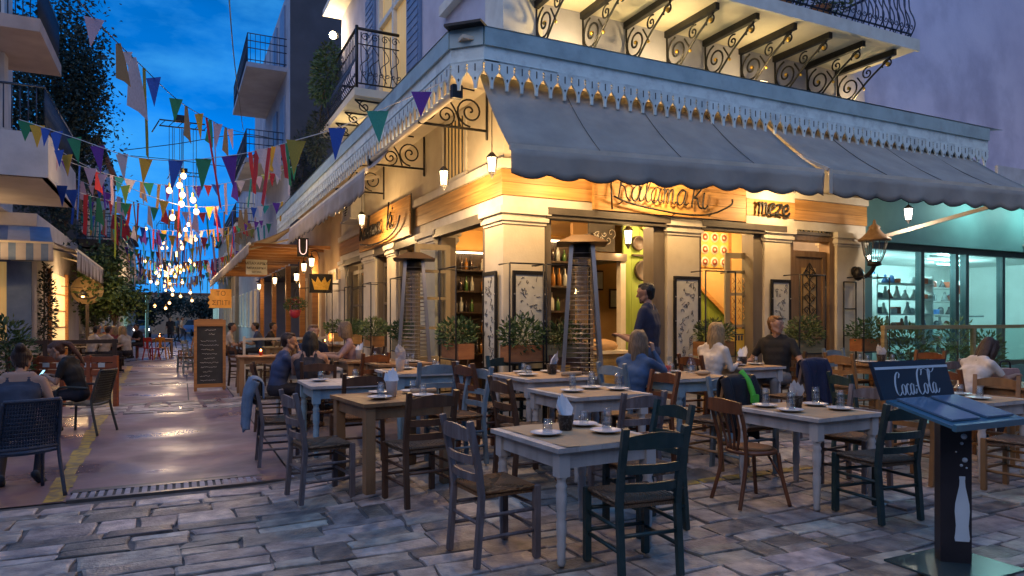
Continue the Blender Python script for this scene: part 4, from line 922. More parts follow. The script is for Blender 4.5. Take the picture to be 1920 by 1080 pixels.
# ------------------------------------------------------------------ teal shop and lavender building at the right
tb = bthing('lavender_building', 'tall lavender plastered building rising behind the balcony at the right', 'building')
MB().box(6.86, 22, .35, 6, 3.30, 14).build('wall', M['plaster_lav'], tb)
sh = bthing('teal_shop', 'teal fronted shop with a lit glass front and shelves of goods', 'shop')
MB().box(6.86, 22, .30, .60, 2.98, 4.35).build('fascia_wall', M['teal_wall'], sh); MB().box(6.86, 7.45, .30, .60, 0, 2.98).build('end_pier', M['teal_wall'], sh)
MB().box(7.45, 22, .32, .56, 0, .62).build('stall_riser', M['teal_wall'], sh)
for p in (7.45, 8.98, 10.05, 10.38, 11.62, 12.9, 14.4, 16): MB().box(p, p + .10, .40, .52, .62, 2.98, c=.008).build('mullion', M['teal_frame'], sh)
MB().box(7.45, 22, .39, .53, 2.86, 2.98, c=.008).build('head_rail', M['teal_frame'], sh); MB().box(7.45, 22, .39, .53, .62, .72, c=.008).build('bottom_rail', M['teal_frame'], sh)
for a, b in ((7.55, 8.98), (9.08, 10.05), (10.15, 10.38), (10.48, 11.62), (11.72, 12.9), (13.0, 14.4)): MB().box(a, b, .445, .455, .72, 2.86).build('pane', M['glass_teal'], sh)
MB().box(7.0, 16, 3.9, 4.0, 0, 3.2).build('back_wall', M['shop_wall'], sh); MB().box(7.0, 16, .6, 3.9, 2.98, 3.06).build('shop_ceiling', M['shop_wall'], sh); MB().box(7.0, 16, .6, 3.9, 0, .1).build('shop_floor', M['shop_wall'], sh); MB().box(6.9, 7.0, .6, 3.9, 0, 3.0).build('side_wall', M['shop_wall'], sh); MB().box(15.9, 16, .6, 3.9, 0, 3.0).build('side_wall', M['shop_wall'], sh)
for i, (p, q) in enumerate(((8.3, 1.6), (9.9, 2.4), (11.6, 1.6), (13.2, 2.4))):
    t = bthing('fluorescent_lamp', 'cool white fluorescent tube on the shop ceiling, %s from the pilaster' % ('nearest', 'second', 'third', 'farthest')[i], 'lamp', 'fluorescent tubes in the teal shop')
    MB().box(p - .6, p + .6, q - .06, q + .06, 2.92, 2.97, c=.006).build('housing', M['white_metal'], t); MB().tube([(p - .56, q, 2.895), (p + .56, q, 2.895)], .018, 8).build('tube', M['tube_cool'], t); lamp(t, (p, q, 2.78), 95, (.68, 1, .98), .15)
# shelves with goods
goods = [mat('goods_%d' % i, c, None, .4, scale=8) for i, c in enumerate(((.65, .65, .62), (.45, .48, .5), (.12, .13, .15), (.55, .12, .06), (.08, .2, .5), (.5, .42, .3), (.3, .1, .08)))]
gm = []
for i, m in enumerate(goods):
    gm.append(MB().lathe([(.06, 0), (.075, .02), (.07, .14), (.05, .17), (.02, .19)], 10).mesh('jar', m)); gm.append(MB().lathe([(.02, 0), (.10, .0), (.03, .22), (.035, .26), (.015, .30)], 9).mesh('pot', m)); gm.append(MB().box(-.09, .09, -.07, .07, 0, .16, c=.01).mesh('carton', m))
for (p0, p1, q, l) in ((7.6, 9.0, 1.9, 'nearest the pilaster'), (9.1, 10.9, 1.7, 'in the middle of the shop window'), (11.8, 13.6, 2.6, 'at the right of the shop window')):
    s = bthing('shop_shelf', 'white shelves of pots and cartons %s' % l, 'shelf', 'shelves in the teal shop')
    for p in (p0, p1): MB().box(p - .02, p + .02, q - .3, q, .1, 2.5).build('upright', M['white_metal'], s)
    for k in range(7):
        z = .4 + k * .32
        MB().box(p0, p1, q - .32, q, z - .02, z + .01, c=.004).build('shelf_board', M['white_metal'], s)
        n = int((p1 - p0) / .17)
        for i in range(n):
            if rnd.random() < .14: continue
            me = rnd.choice(gm); o = link(me.name.split('.')[0], me, s, (p0 + .12 + i * .17 + rnd.uniform(-.03, .03), q - .16 + rnd.uniform(-.05, .05), z + .012), (0, 0, rnd.uniform(0, 6))); o.scale = (.9, .9, rnd.uniform(.6, .95))
# desk lamp with red shade, red tin
dl = bthing('desk_lamp', 'red shaded jointed desk lamp behind the shop window', 'lamp')
f = MB(); f.tube([(11.3, .9, 1.70), (11.05, .9, 2.02), (10.85, .9, 1.66)], .016, 6); f.tube([(11.3, .9, 1.7), (11.18, .9, 2.24)], .014, 6); f.build('arm', M['steel'], dl)
MB().lathe([(.03, 0), (.06, .04), (.10, .20)], 14, M=Matrix.Translation((11.15, .9, 2.28)) @ Matrix.Rotation(R(-115), 4, 'Y'), cap=False).build('lamp_shade', mat('lamp_red', (.62, .12, .03), (.5, .08, .02), .35), dl); MB().box(10.65, 11.6, .75, 1.2, 1.62, 1.65).build('shelf_board', M['white_metal'], dl)
# canopy of the neighbour and air conditioner
cn = bthing('flat_canopy', 'flat white metal canopy above the right end of the awning', 'canopy'); MB().box(9.0, 16, -.9, .30, 4.0, 4.06).build('soffit', M['white_metal'], cn); MB().box(9.0, 16, -.95, -.9, 3.96, 4.24, c=.01).build('edge', M['white_metal'], cn)
st = bthing('canopy_strip_light', 'cool strip light under the flat white canopy above the teal wall', 'lamp'); MB().box(10.0, 12.4, -.32, -.24, 3.95, 4.0, c=.008).build('housing', M['white_metal'], st); MB().tube([(10.05, -.28, 3.935), (12.35, -.28, 3.935)], .016, 6).build('tube', M['tube_cool'], st); lamp(st, (10.2, -.28, 3.85), 30, (.55, 1, .95), .15); lamp(st, (12.0, -.28, 3.85), 30, (.55, 1, .95), .15)
ac_unit('air_conditioner', 'white air conditioner on the teal wall at the right edge', 12.7, .30, 3.15, 0, 1.0, .72)
# glass barrier with wooden rail in front of the shop
gb = bthing('glass_barrier', 'glass windbreak with pale wooden top rail before the teal shop', 'barrier')
z0 = .2
for p in (5.95, 8.2, 10.4): MB().box(p - .03, p + .03, -1.03, -.97, z0, 1.42, c=.006).build('post', M['crate'], gb)
MB().box(5.92, 11.5, -1.035, -.965, 1.42, 1.48, c=.008).build('top_rail', M['crate'], gb)
for a, b in ((5.98, 8.17), (8.23, 10.37), (10.43, 11.5)): MB().box(a, b, -1.005, -.995, z0 + .08, 1.42).build('pane', M['barrier_glass'], gb)
# garden plants behind the barrier
for i, (p, q, h, l) in enumerate(((7.3, -.5, 1.1, 'behind the left pane of the windbreak'), (8.5, -.55, 1.25, 'behind the post of the windbreak'), (9.6, -.4, 1.0, 'behind the woman at the right edge'))):
    t = thing('potted_shrub', 'leafy green potted shrub %s' % l, 'plant', BL(p, q, rise(p, q)), T, 'shrubs behind the windbreak')
    MB().lathe([(.13, 0), (.17, .28), (.18, .3), (.15, .3)], 14).build('pot', M['terra'], t); foliage(420, .36, .3, h * .42, .06, .13, M['leaf_light'] if i % 2 else M['leaf'], 60 + i, (0, 0, .35 + h * .4), .1, 'foliage', t); MB().tube([(0, 0, .25), (.03, 0, h * .8)], .014, 6).build('stem', M['bark'], t)

# ------------------------------------------------------------------ generic street houses
def house(name, label, p0, p1, q0, q1, z0, z1, wm, side, floors, balc=(), windows=True, roof=None, wz=(1.5,)):
    """side=+1: street face at p0 (house right of the street), -1: street face at p1"""
    h = bthing(name, label, 'house'); MB().box(p0, p1, q0, q1, z0, z1).build('wall', wm, h)
    fp = p0 if side > 0 else p1; s = -1 if side > 0 else 1
    def fb(a, b): return (fp + s * a, fp + s * b)
    if windows:
        for z in wz:
            n = max(1, int((q1 - q0) / 2.2))
            for i in range(n):
                q = q0 + (i + .5) * (q1 - q0) / n
                if windows == 'alt' and (i % 2): continue
                x0, x1 = fb(.0, .05)
                w = MB(); w.box(x0, x1, q - .5, q - .42, z, z + 1.9, c=.004); w.box(x0, x1, q + .42, q + .5, z, z + 1.9, c=.004); w.box(x0, x1, q - .42, q + .42, z + 1.82, z + 1.9, c=.004); w.box(x0, x1, q - .03, q + .03, z, z + 1.82, c=.004)
                o = w.build('window', M['trim_white'], h); x0, x1 = fb(.003, .012); MB().box(x0, x1, q - .42, q + .42, z, z + 1.82).build('pane', rnd.choice((M['ink'], M['ink'], M['curtain_lit'], M['shutter_blue'])), o)
                x0, x1 = fb(.0, .10); MB().box(x0, x1, q - .58, q + .58, z - .09, z - .01, c=.004).build('sill', M['trim_white'], o)
    for (a, b, z, dep, m) in balc:
        x0, x1 = fb(.0, dep); o = MB().box(x0, x1, a, b, z - .16, z, c=.01).build('balcony', m, h)
        r_ = MB(); xe = fp + s * (dep - .04)
        for zz in (1.0, .75, .5, .1): r_.tube([(fp, a + .04, z + zz), (xe, a + .04, z + zz), (xe, b - .04, z + zz), (fp, b - .04, z + zz)], .018, 5)
        r_.build('railing', M['iron_blue'], o)
        n = int((b - a) / .16)
        bm_ = MB()
        for i in range(n + 1): q = a + .04 + (b - a - .08) * i / n; bm_.tube([(xe, q, z), (xe, q, z + 1.0)], .009, 4)
        for i in range(int(dep / .16)): x = fp + s * (.1 + i * .16); bm_.tube([(x, a + .04, z), (x, a + .04, z + 1.0)], .009, 4)
        k = bm_.build('balusters', M['iron_blue'], o); k['kind'] = 'stuff'
    if roof:
        MB().box(p0 - .25, p1 + .25, q0 - .1, q1 + .1, z1, z1 + .18, c=.02).build('cornice', roof, h)
    return h
# right row beyond the restaurant
hB = house('apartment_house', 'tall apartment house with blank dark side wall and white balconies over the street', -.25, 7, 16.6, 28, 3.4, 13.0, M['dark_wall'], 1, 3, [(17.2, 23.5, 10.4, 1.35, M['house_blue']), (17.6, 23.5, 7.2, 1.35, M['house_blue'])], False)
MB().box(-.275, -.25, 16.6, 28, 3.4, 13.0).build('street_face', M['house_blue'], hB)
for z in (7.4, 10.6):
    for q in (17.5, 19.6): o = MB().box(-.33, -.277, q, q + 1.1, z, z + 2.1, c=.006).build('shutter', M['shutter_blue'], hB)
sd = house('tavern_house', 'low tan tavern with timber posts next to the restaurant on the street', .05, 6, 9.66, 16.5, 0, 4.6, M['house_tan'], 1, 1, [], True, None, (1.0,))
house('terraced_house', 'pale blue terraced house with balconies beyond the blank dark wall', -.1, 6, 28.1, 40, 0, 9.5, M['house_blue'], 1, 2, [(29, 38, 6.4, 1.0, M['house_white'])], True, M['tile_roof'], (1.2, 6.6))
house('terraced_house', 'dark terraced house at the far right of the street', -.3, 6, 40.1, 60, 0, 8, M['house_tan'], 1, 2, [(41, 50, 4.6, 1.0, M['house_white'])], True, M['tile_roof'], (1.2, 4.8))
# left row
hl = bthing('corner_house', 'white plastered corner house with overhanging balconies at the left edge', 'house')
MB().box(-16, -7.0, 13.4, 22, 0, 4.3).build('ground_wall', M['house_white'], hl); MB().box(-16, -7.6, 11.4, 13.9, 4.3, 14).build('upper_wall', M['house_white'], hl)
MB().box(-7.58, -7.28, 11.2, 11.6, 4.6, 14, c=.02).build('corner_pier', M['house_white'], hl)
for (z, a, b, pe) in ((7.65, 9.5, 12.5, -6.35), (4.3, 7.9, 11.9, -6.0)):
    o = MB().box(-11, pe, a, b, z, z + .28, c=.02).build('balcony', M['house_pink'] if z > 6 else M['house_white'], hl)
    if z < 6: MB().box(-11, pe + .02, a - .02, a + .10, z, z + .85, c=.02).build('parapet', M['house_white'], o); MB().box(pe - .10, pe + .02, a + .1, b, z, z + .85, c=.02).build('parapet', M['house_white'], o)
    r_ = MB(); zt = z + (1.25 if z > 6 else 1.75); zb = z + (.3 if z > 6 else .9)
    for k in range(32):
        q = a + .05 + (b - a - .1) * k / 31; r_.tube([(pe - .05, q, zb), (pe - .05, q, zt)], .012, 4)
    for k in range(30): x = pe - .05 - k * .13; r_.tube([(x, a + .05, zb), (x, a + .05, zt)], .012, 4)
    r_.tube([(-11, a + .05, zt), (pe - .05, a + .05, zt), (pe - .05, b - .05, zt)], .025, 5); r_.build('railing', M['iron_blue'], o)
w = MB(); w.box(-8.75, -8.68, 13.34, 13.40, 1.0, 3.1, c=.004); w.box(-7.62, -7.55, 13.34, 13.40, 1.0, 3.1, c=.004); w.box(-8.68, -7.62, 13.34, 13.4, 3.03, 3.1, c=.004); w.box(-8.2, -8.13, 13.34, 13.4, 1.0, 3.03, c=.004); w.box(-8.9, -7.4, 13.25, 13.4, .9, .99, c=.01)
wo = w.build('window', M['shutter_blue'], hl); MB().box(-8.68, -7.62, 13.38, 13.395, 1, 3.03).build('pane', M['curtain_lit'], wo)
MB().box(-7.62, -7.1, 13.30, 13.37, 1.0, 3.05, c=.006).build('shutter', M['shutter_blue'], hl)
# second pieces on the left: small front piece of a nearer wall with a picture box
hl2 = house('row_house', 'narrow dark house with dark wooden balcony boards on the left of the street', -13, -7.1, 22.1, 30, 0, 7.2, M['dark_wall'], -1, 2, [(22.4, 29, 4.6, 1.3, M['dark_wood'])], True, M['tile_roof'], (1.1, 5.0))
for k in range(4): MB().box(-6.95, -5.7, 21.6, 29.5, 3.15 + k * .36, 3.43 + k * .36, c=.02).build('facade_board', M['dark_wood'], hl2)
house('row_house', 'blue grey house with tiled roof farther along the left of the street', -13, -7.2, 30.1, 42, 0, 10, M['house_blue'], -1, 2, [(31, 40, 5.6, 1.1, M['house_white'])], True, M['tile_roof'], (1.2, 5.8))
house('row_house', 'pinkish house at the far left end of the street', -13, -7.0, 42.1, 62, 0, 8, M['house_pink'], -1, 2, [(43, 52, 4.4, 1.1, M['house_white'])], True, M['tile_roof'], (1.2, 4.6))
house('end_house', 'pale far building closing the end of the street', -9, 3, 74, 80, 0, 4.2, M['house_tan'], 1, 1, [], False, M['tile_roof'])
# awnings of the left houses
awning('awning', 'blue and white striped awning over the window of the corner house', ((-12, 13.3, 3.95), (-6.7, 13.3, 3.95)), ((-12, 12.0, 3.42), (-6.45, 12.0, 3.42)), M['house_white'], M['bar_cream'], n=12, valh=.42, wave=0, seg=4, stripe=M['shutter_blue'])
awning('awning', 'brown and cream striped awning on the street side of the corner house', ((-6.98, 13.0, 3.8), (-6.98, 22, 3.8)), ((-6.0, 12.2, 3.30), (-6.0, 21.6, 3.25)), M['house_white'], M['bar_cream'], n=28, valh=.5, wave=.0, seg=4, stripe=mat('stripe_brown', (.14, .10, .10), (.1, .075, .075), .85))
# lit shop bay under the brown awning
bay = bthing('shop_bay', 'warm lit shop window bay under the brown striped awning', 'shop window')
MB().box(-6.99, -6.9, 15.0, 15.2, .2, 3.0, c=.01).build('frame', M['pine_dark'], bay); MB().box(-6.99, -6.9, 18.2, 18.5, .2, 3.0, c=.01).build('frame', M['pine_dark'], bay); MB().box(-6.985, -6.97, 15.2, 18.2, .8, 2.9).build('pane', mat('lit_window', (.9, .68, .32), (.7, .45, .16), .5, scale=3, emit=(1, .68, .28), estr=.9), bay)
for k in range(3): MB().box(-6.97, -6.93, 15.2, 18.2, 1.3 + k * .5, 1.34 + k * .5).build('glazing_bar', M['pine_dark'], bay)
lamp(bay, (-6.4, 16.6, 2.7), 40, (1, .66, .30), .1)
# right: awning and timber porch of the tavern
awning('awning', 'long brown awning with cream bar over the tavern terrace', ((-.9, 9.8, 4.05), (-.9, 27, 4.05)), ((-2.15, 9.9, 3.42), (-2.3, 27, 3.35)), M['canvas_warm'], M['bar_cream'], n=30, valh=.26, wave=.03, seg=6)
tp = bthing('tavern_porch', 'timber posts and rafters lit warmly in front of the tavern', 'porch')
for q in (10.6, 12.6, 15.4, 19, 23): MB().box(-.55, -.40, q, q + .15, 0, 3.3, c=.01).build('post', M['pine_dark'], tp)
for q in [10.5 + i * .9 for i in range(16)]: MB().box(-2.0, -.1, q, q + .07, 3.42, 3.50, c=.005).build('rafter', M['pine_dark'], tp)
MB().box(-.02, .04, 9.9, 11.6, .9, 2.6, c=.01).build('roller_shutter', M['white_metal'], tp)
for (q, z, l, w) in ((10.4, 3.05, 'the nearest of the tavern lamps', 14), (11.6, 3.0, 'second of the tavern lamps', 14), (12.9, 2.8, 'third of the tavern lamps', 12), (17, 2.9, 'fourth of the tavern lamps', 22), (22, 2.9, 'farthest of the tavern lamps', 24)):
    wall_lantern(-.40 if q < 13 else -.5, q, z, -1, 0, 'glowing wall lantern on the tavern front, %s' % l, w * 1.4, 1.15)
# crown sign, neon sign, printed sign, orange board
cs = bthing('crown_sign', 'black projecting sign with a golden crown', 'sign')
MB().box(-.75, -.17, 9.86, 9.92, 2.24, 2.72, c=.01).build('board', M['iron'], cs)
XZ = Matrix(((1, 0, 0, 0), (0, 0, -1, 0), (0, 1, 0, 0), (0, 0, 0, 1)))
MB().prism([(-.70, 2.60), (-.63, 2.32), (-.29, 2.32), (-.22, 2.60), (-.32, 2.50), (-.37, 2.65), (-.46, 2.50), (-.55, 2.65), (-.60, 2.50)], -9.85, -9.835, 0, XZ).build('crown', M['gold'], cs)
MB().box(-.17, -.02, 9.87, 9.91, 2.46, 2.50).build('arm', M['iron'], cs)
ns = bthing('neon_sign', 'small white neon letter u on a dark panel', 'sign'); MB().box(-.98, -.70, 10.28, 10.31, 3.18, 3.66, c=.004).build('panel', M['iron'], ns); MB().tube(smooth_path([(-.93, 10.26, 3.62), (-.92, 10.26, 3.32), (-.84, 10.26, 3.24), (-.76, 10.26, 3.32), (-.75, 10.26, 3.62)]), .010, 6).build('neon_tube', emat('neon', (1, .62, .55), 1.6), ns)
ps = bthing('printed_sign', 'white hanging sign printed with lines of dark capitals', 'sign'); MB().box(-2.02, -1.46, 12.5, 12.53, 2.82, 3.24, c=.004).build('board', M['white_board'], ps)
def text(body, size, parent, loc, rot, m, name='lettering', align='CENTER'):
    cu = bpy.data.curves.new(name, 'FONT'); cu.body = body; cu.size = size; cu.align_x = align; cu.align_y = 'CENTER'; cu.extrude = .002
    tmp = bpy.data.objects.new(name, cu); col.objects.link(tmp); dg = bpy.context.evaluated_depsgraph_get()
    me = bpy.data.meshes.new_from_object(tmp.evaluated_get(dg)); bpy.data.objects.remove(tmp); me.materials.clear(); me.materials.append(m)
    return link(name, me, parent, loc, rot)
text('\u039c\u03a0\u0391\u03a7\u0391\u03a1\u0399\u039a\u0391', .105, ps, (-1.74, 12.494, 3.13), (R(90), 0, 0), M['ink']); text('\u039c\u03a0\u0391\u03a7\u0391\u03a1\u0399\u039a\u0391', .085, ps, (-1.74, 12.494, 3.0), (R(90), 0, 0), M['ink']); text('\u0392\u039f\u03a4\u0391\u039d\u0391', .06, ps, (-1.74, 12.494, 2.89), (R(90), 0, 0), M['ink'])
ob = bthing('orange_sign', 'ragged glowing orange wooden board with dark Greek capitals at the tavern entrance', 'sign')
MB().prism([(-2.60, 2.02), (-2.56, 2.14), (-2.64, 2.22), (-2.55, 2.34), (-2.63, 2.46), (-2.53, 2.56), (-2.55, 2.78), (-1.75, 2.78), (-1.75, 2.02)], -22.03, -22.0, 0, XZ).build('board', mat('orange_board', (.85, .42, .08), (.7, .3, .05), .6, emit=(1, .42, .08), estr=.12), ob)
MB().tube([(-1.8, 22.02, 2.78), (-1.8, 22.02, 3.35)], .012, 5).build('chain', M['iron'], ob)
text('\u03a4\u039f', .27, ob, (-2.15, 21.99, 2.59), (R(90), 0, 0), M['red_wood']); text('\u03a3\u03a0\u0399\u03a4\u0399', .26, ob, (-2.15, 21.99, 2.22), (R(90), 0, 0), M['red_wood'])
lamp(ob, (-2.2, 20.6, 2.9), 16, (1, .6, .25), .1)
# star-like wall spotlight under the upper roof edge
sp = bthing('facade_spotlight', 'bright facade spotlight beside the eaves above the dark wall', 'spotlight')
MB().box(-.28, -.05, 9.72, 9.86, 8.72, 8.86, c=.02).build('housing', M['iron'], sp); MB().sphere((-.20, 9.68, 8.76), .09, 10, 8).build('lens', emat('spot_glow', (1, .8, .5), 60), sp); lamp(sp, (-.30, 9.5, 8.70), 60, (1, .72, .38), .06)
MB().box(-.45, .35, .0, 9.7, 9.2, 9.34, c=.02).build('cornice', M['trim_white'], rb)

# unseen houses round the rest of the square, added to block blue skylight
house('sky_block_house', 'unseen plain pale house added behind the viewpoint to block skylight', -16, 12, -24, -16, 0, 7.0, M['house_pink'], 1, 2, [], False, M['tile_roof'])
house('sky_block_house', 'unseen plain house added along the right side of the square to block skylight', 14, 22, -16, -1.5, 0, 10, M['house_tan'], 1, 2, [], True, M['tile_roof'], (1.0, 4.6))
house('sky_block_house', 'unseen plain house added along the left side of the square to block skylight', -22, -14.5, -16, 6, 0, 9, M['house_white'], -1, 2, [], True, M['tile_roof'], (1.0, 4.6))
wall_lantern(-8.2, 11.35, 3.55, 0, -1, 'warm lantern under the lower balcony of the corner house', 60, 1.1)

# ------------------------------------------------------------------ taverna chairs and tables
CW, CD = .42, .40
def seat_rush():
    mb = MB(); z = .45; h = .022
    a = [(-CW / 2, -CD / 2), (CW / 2, -CD / 2), (CW / 2 + .015, CD / 2), (-CW / 2 - .015, CD / 2)]
    # four woven triangles of cord ridges, slightly pillowed
    n = 9
    for s in range(4):
        A = Vector((*a[s], 0)); B = Vector((*a[(s + 1) % 4], 0)); Cc = Vector((0, 0, 0))
        for k in range(n):
            t0 = k / n; P = A.lerp(Cc, t0 + .5 / n); Q = B.lerp(Cc, t0 + .5 / n)
            zz = z + .012 - .020 * (t0) + .004
            mb.tube([(P.x, P.y, zz), (Q.x, Q.y, zz)], .0135, 5, caps=True)
    mb.box(-CW / 2 + .01, CW / 2 - .01, -CD / 2 + .01, CD / 2 - .01, z - .022, z - .002)
    return mb
RUSH = {}
CHK = {}
def chair_meshes(cm, sm_):
    k = (cm, sm_)
    if k in CHK: return CHK[k]
    m = M[cm]; out = []
    if sm_ not in RUSH: RUSH[sm_] = seat_rush().mesh('seat', M[sm_])
    out.append(('seat', RUSH[sm_]))
    for s in (-1, 1):
        x = s * CW / 2
        out.append(('leg', MB().bar((x * 1.03, CD / 2, 0), (x * 1.03, CD / 2, .475), .042, .042, c=.008).mesh('leg', m)))
        p = MB(); pts = [(x * .96, -CD / 2 - .035, 0), (x * .96, -CD / 2, .44), (x * .96, -CD / 2 - .02, .62), (x * .98, -CD / 2 - .085, .92)]
        for i in range(3): p.bar(pts[i], Vector(pts[i + 1]) + (Vector(pts[i + 1]) - Vector(pts[i])).normalized() * .006, .040, .036, c=.006)
        out.append(('rear_post', p.mesh('rear_post', m)))
    for (z, h, y) in ((.56, .05, -.215), (.675, .055, -.245), (.835, .10, -.28)):
        mb = MB(); n = 8; vs = []; fs = []
        for i in range(n + 1):
            u = i / n * 2 - 1; xx = u * (CW / 2 - .02) * .98; yy = y - .03 * (1 - u * u); hh = h * (1 if h < .08 else (.75 + .25 * (1 - u * u)))
            for (dy, dz) in ((-.008, -hh / 2), (.008, -hh / 2), (.008, hh / 2), (-.008, hh / 2)): vs.append((xx, yy + dy, z + dz + (.015 * (1 - u * u) if h > .08 else 0)))
        for i in range(n):
            for j in range(4): b = i * 4; fs.append((b + j, b + (j + 1) % 4, b + 4 + (j + 1) % 4, b + 4 + j))
        fs.append((3, 2, 1, 0)); fs.append((n * 4, n * 4 + 1, n * 4 + 2, n * 4 + 3))
        out.append(('back_slat', mb.add(vs, fs).mesh('back_slat', m)))
    for z in (.16, .30):
        for s in (-1, 1): out.append(('stretcher', MB().tube([(s * CW / 2, -CD / 2 - .01, z + .02), (s * CW / 2, CD / 2, z + .02)], .013, 6).mesh('stretcher', m)))
    for z in (.20, .34): out.append(('stretcher', MB().tube([(-CW / 2, CD / 2, z), (CW / 2, CD / 2, z)], .013, 6).mesh('stretcher', m)))
    out.append(('stretcher', MB().tube([(-CW / 2, -CD / 2 - .01, .27), (CW / 2, -CD / 2 - .01, .27)], .013, 6).mesh('stretcher', m)))
    CHK[k] = out; return out
CHAIRS = {}
def chair(x, y, face, cm, label, sm_='rush', key=None, z=None):
    """face: world heading (degrees, 0=+X) the sitter looks along"""
    t = thing('taverna_chair', label, 'chair', (x, y, gz(x, y) + .012 if z is None else z), R(face - 90), 'taverna chairs')
    for n, me in chair_meshes(cm, sm_): link(n, me, t)
    if key: CHAIRS[key] = t
    return t
AN = math.degrees(T)     # heading of the restaurant front
chair(-.12, 4.62, AN + 4, 'ch_grey', 'worn grey-brown rush chair with orange seat at the near left of the front table', 'rush_orange')
chair(.76, 4.36, AN + 84, 'ch_green', 'dark green rush chair with its back to us before the front table')
chair(1.00, 5.20, AN + 180, 'ch_green', 'dark green rush chair on the far right of the front table')
chair(.98, 5.98, AN + 90, 'ch_grey', 'grey-brown chair between the front table and the kraft-paper table behind it')
chair(.14, 6.28, AN, 'ch_brown', 'dark brown chair at the left end of the nearer kraft-paper table')
chair(-.26, 7.16, AN + 6, 'ch_red', 'reddish chair at the left end of the farther kraft-paper table')
chair(-.55, 6.66, AN + 186, 'ch_pale', 'blue-grey chair at the right of the pine table', 'rush_orange')
chair(-.78, 5.74, AN + 96, 'ch_brown', 'dark brown rush chair with its back to us before the pine table')
chair(-1.66, 5.98, AN + 8, 'ch_grey', 'weathered grey chair at the left of the pine table')
chair(-1.60, 7.12, AN + 92, 'ch_brown', 'dark brown chair behind the pine table, tucked under the blue-legged table', 'rush_orange')
chair(-.90, 7.50, AN + 90, 'ch_pale', 'pale blue-grey chair before the second blue-legged table')
chair(-2.50, 7.44, AN - 2, 'ch_grey', 'grey chair with a denim jacket over its back at the street edge', key='denim')
chair(1.30, 6.86, AN + 180, 'ch_red', 'reddish chair at the right end of the nearer kraft-paper table')
chair(1.28, 7.42, AN + 8, 'ch_pale', 'pale chair under the woman in the denim jacket')
chair(2.06, 6.98, AN + 100, 'ch_light', 'light brown chair with a black and green jacket over its back', key='black')
chair(3.62, 9.36, AN + 180, 'ch_brown', 'dark chair under the man in the black polo shirt')
chair(3.42, 8.36, AN + 96, 'ch_grey', 'grey chair with a navy jacket over its back', key='navy')
chair(2.46, 8.66, AN, 'ch_red', 'reddish chair under the blond woman in white')
chair(2.30, 6.82, AN - 90, 'ch_pale', 'pale blue chair behind the front right table facing us')
chair(2.92, 5.52, AN + 84, 'ch_green', 'dark green chair with its back to us before the front right table')
chair(3.22, 6.46, AN + 186, 'ch_grey', 'grey chair at the right side of the front right table')
chair(4.56, 9.20, AN, 'ch_light', 'light brown chair at the left of the rear table near the carved door')
chair(5.75, 9.75, AN + 180, 'ch_red', 'reddish chair at the right of the rear table near the carved door')
chair(5.45, 9.0, AN + 90, 'ch_grey', 'grey chair in front of the rear table near the carved door')
chair(4.98, 10.15, AN - 90, 'ch_pale', 'pale grey chair behind the rear table near the carved door')
chair(4.02, 6.72, AN + 4, 'ch_light', 'light brown chair behind the drinks stand')
chair(3.86, 7.55, AN - 20, 'ch_green', 'dark green chair farther behind the drinks stand')
chair(4.62, 6.26, AN + 96, 'ch_light', 'light brown chair at the right edge with its back to us')
chair(5.30, 7.60, AN + 200, 'ch_light', 'light brown chair at the right edge facing the drinks table')
chair(5.45, 8.32, AN - 10, 'ch_red', 'reddish chair under the woman in white at the right edge')
chair(-2.55, 9.06, AN + 80, 'ch_brown', 'brown chair under the long-haired woman at the street table')
chair(-3.30, 9.55, AN - 10, 'ch_brown', 'brown chair under the man in the blue shirt')
chair(-2.05, 9.55, AN + 110, 'ch_red', 'reddish chair with its back to us at the street group table')
chair(-3.08, 10.85, AN - 80, 'ch_brown', 'brown chair under the man covering his mouth')
chair(-2.42, 11.1, AN + 190, 'ch_brown', 'brown chair under the woman in the pink blouse')
chair(-.92, 9.72, AN + 180, 'ch_brown', 'dark chair beside the small table next to the far heater')
chair(.78, 8.22, AN - 90, 'ch_brown', 'dark brown chair beyond the kraft-paper tables below the corner planters')
chair(.0, 8.05, AN - 95, 'ch_green', 'dark chair beyond the kraft-paper tables at their left')
# bentwood chair
bw = thing('bentwood_chair', 'brown bentwood chair with curved splats at the front right table', 'chair', (2.05, 5.90, gz(2.05, 5.9) + .012), R(AN - 8 - 90))
bm_ = M['ch_red']
MB().lathe([(.20, .43), (.215, .44), (.215, .455), (.20, .465)], 20).build('seat_frame', bm_, bw); MB().lathe([(.17, .462), (.185, .475), (.14, .485), (.001, .487)], 18).build('seat_pad', M['rush_orange'], bw)
for s in (-1, 1):
    MB().tube(smooth_path([(s * .22, .22, 0), (s * .18, .17, .25), (s * .16, .15, .44)]), [.017] * 13, 7).build('leg', bm_, bw)
    MB().tube(smooth_path([(s * .20, -.26, 0), (s * .17, -.19, .28), (s * .175, -.18, .46), (s * .20, -.22, .68), (s * .20, -.27, .86)]), .017, 7).build('rear_post', bm_, bw)
    MB().tube(smooth_path([(s * .20, .19, .18), (s * .12, .12, .36), (0, .15, .42)]), .011, 6).build('brace', bm_, bw)
for k in range(4):
    u = (k - 1.5) / 1.5; MB().tube(smooth_path([(u * .06, -.185, .46), (u * .11, -.20, .62), (u * .13, -.25, .80)]), .012, 6).build('back_splat', bm_, bw)
mb = MB(); vs = []; fs = []
for i in range(11):
    u = i / 10 * 2 - 1; x = u * .225; y = -.27 - .04 * (1 - u * u) + .0
    for dy, dz in ((-.011, -.045), (.011, -.045), (.011, .05 + .02 * (1 - u * u)), (-.011, .05 + .02 * (1 - u * u))): vs.append((x, y + dy, .83 + dz))
for i in range(10):
    for j in range(4): fs.append((i * 4 + j, i * 4 + (j + 1) % 4, i * 4 + 4 + (j + 1) % 4, i * 4 + 4 + j))
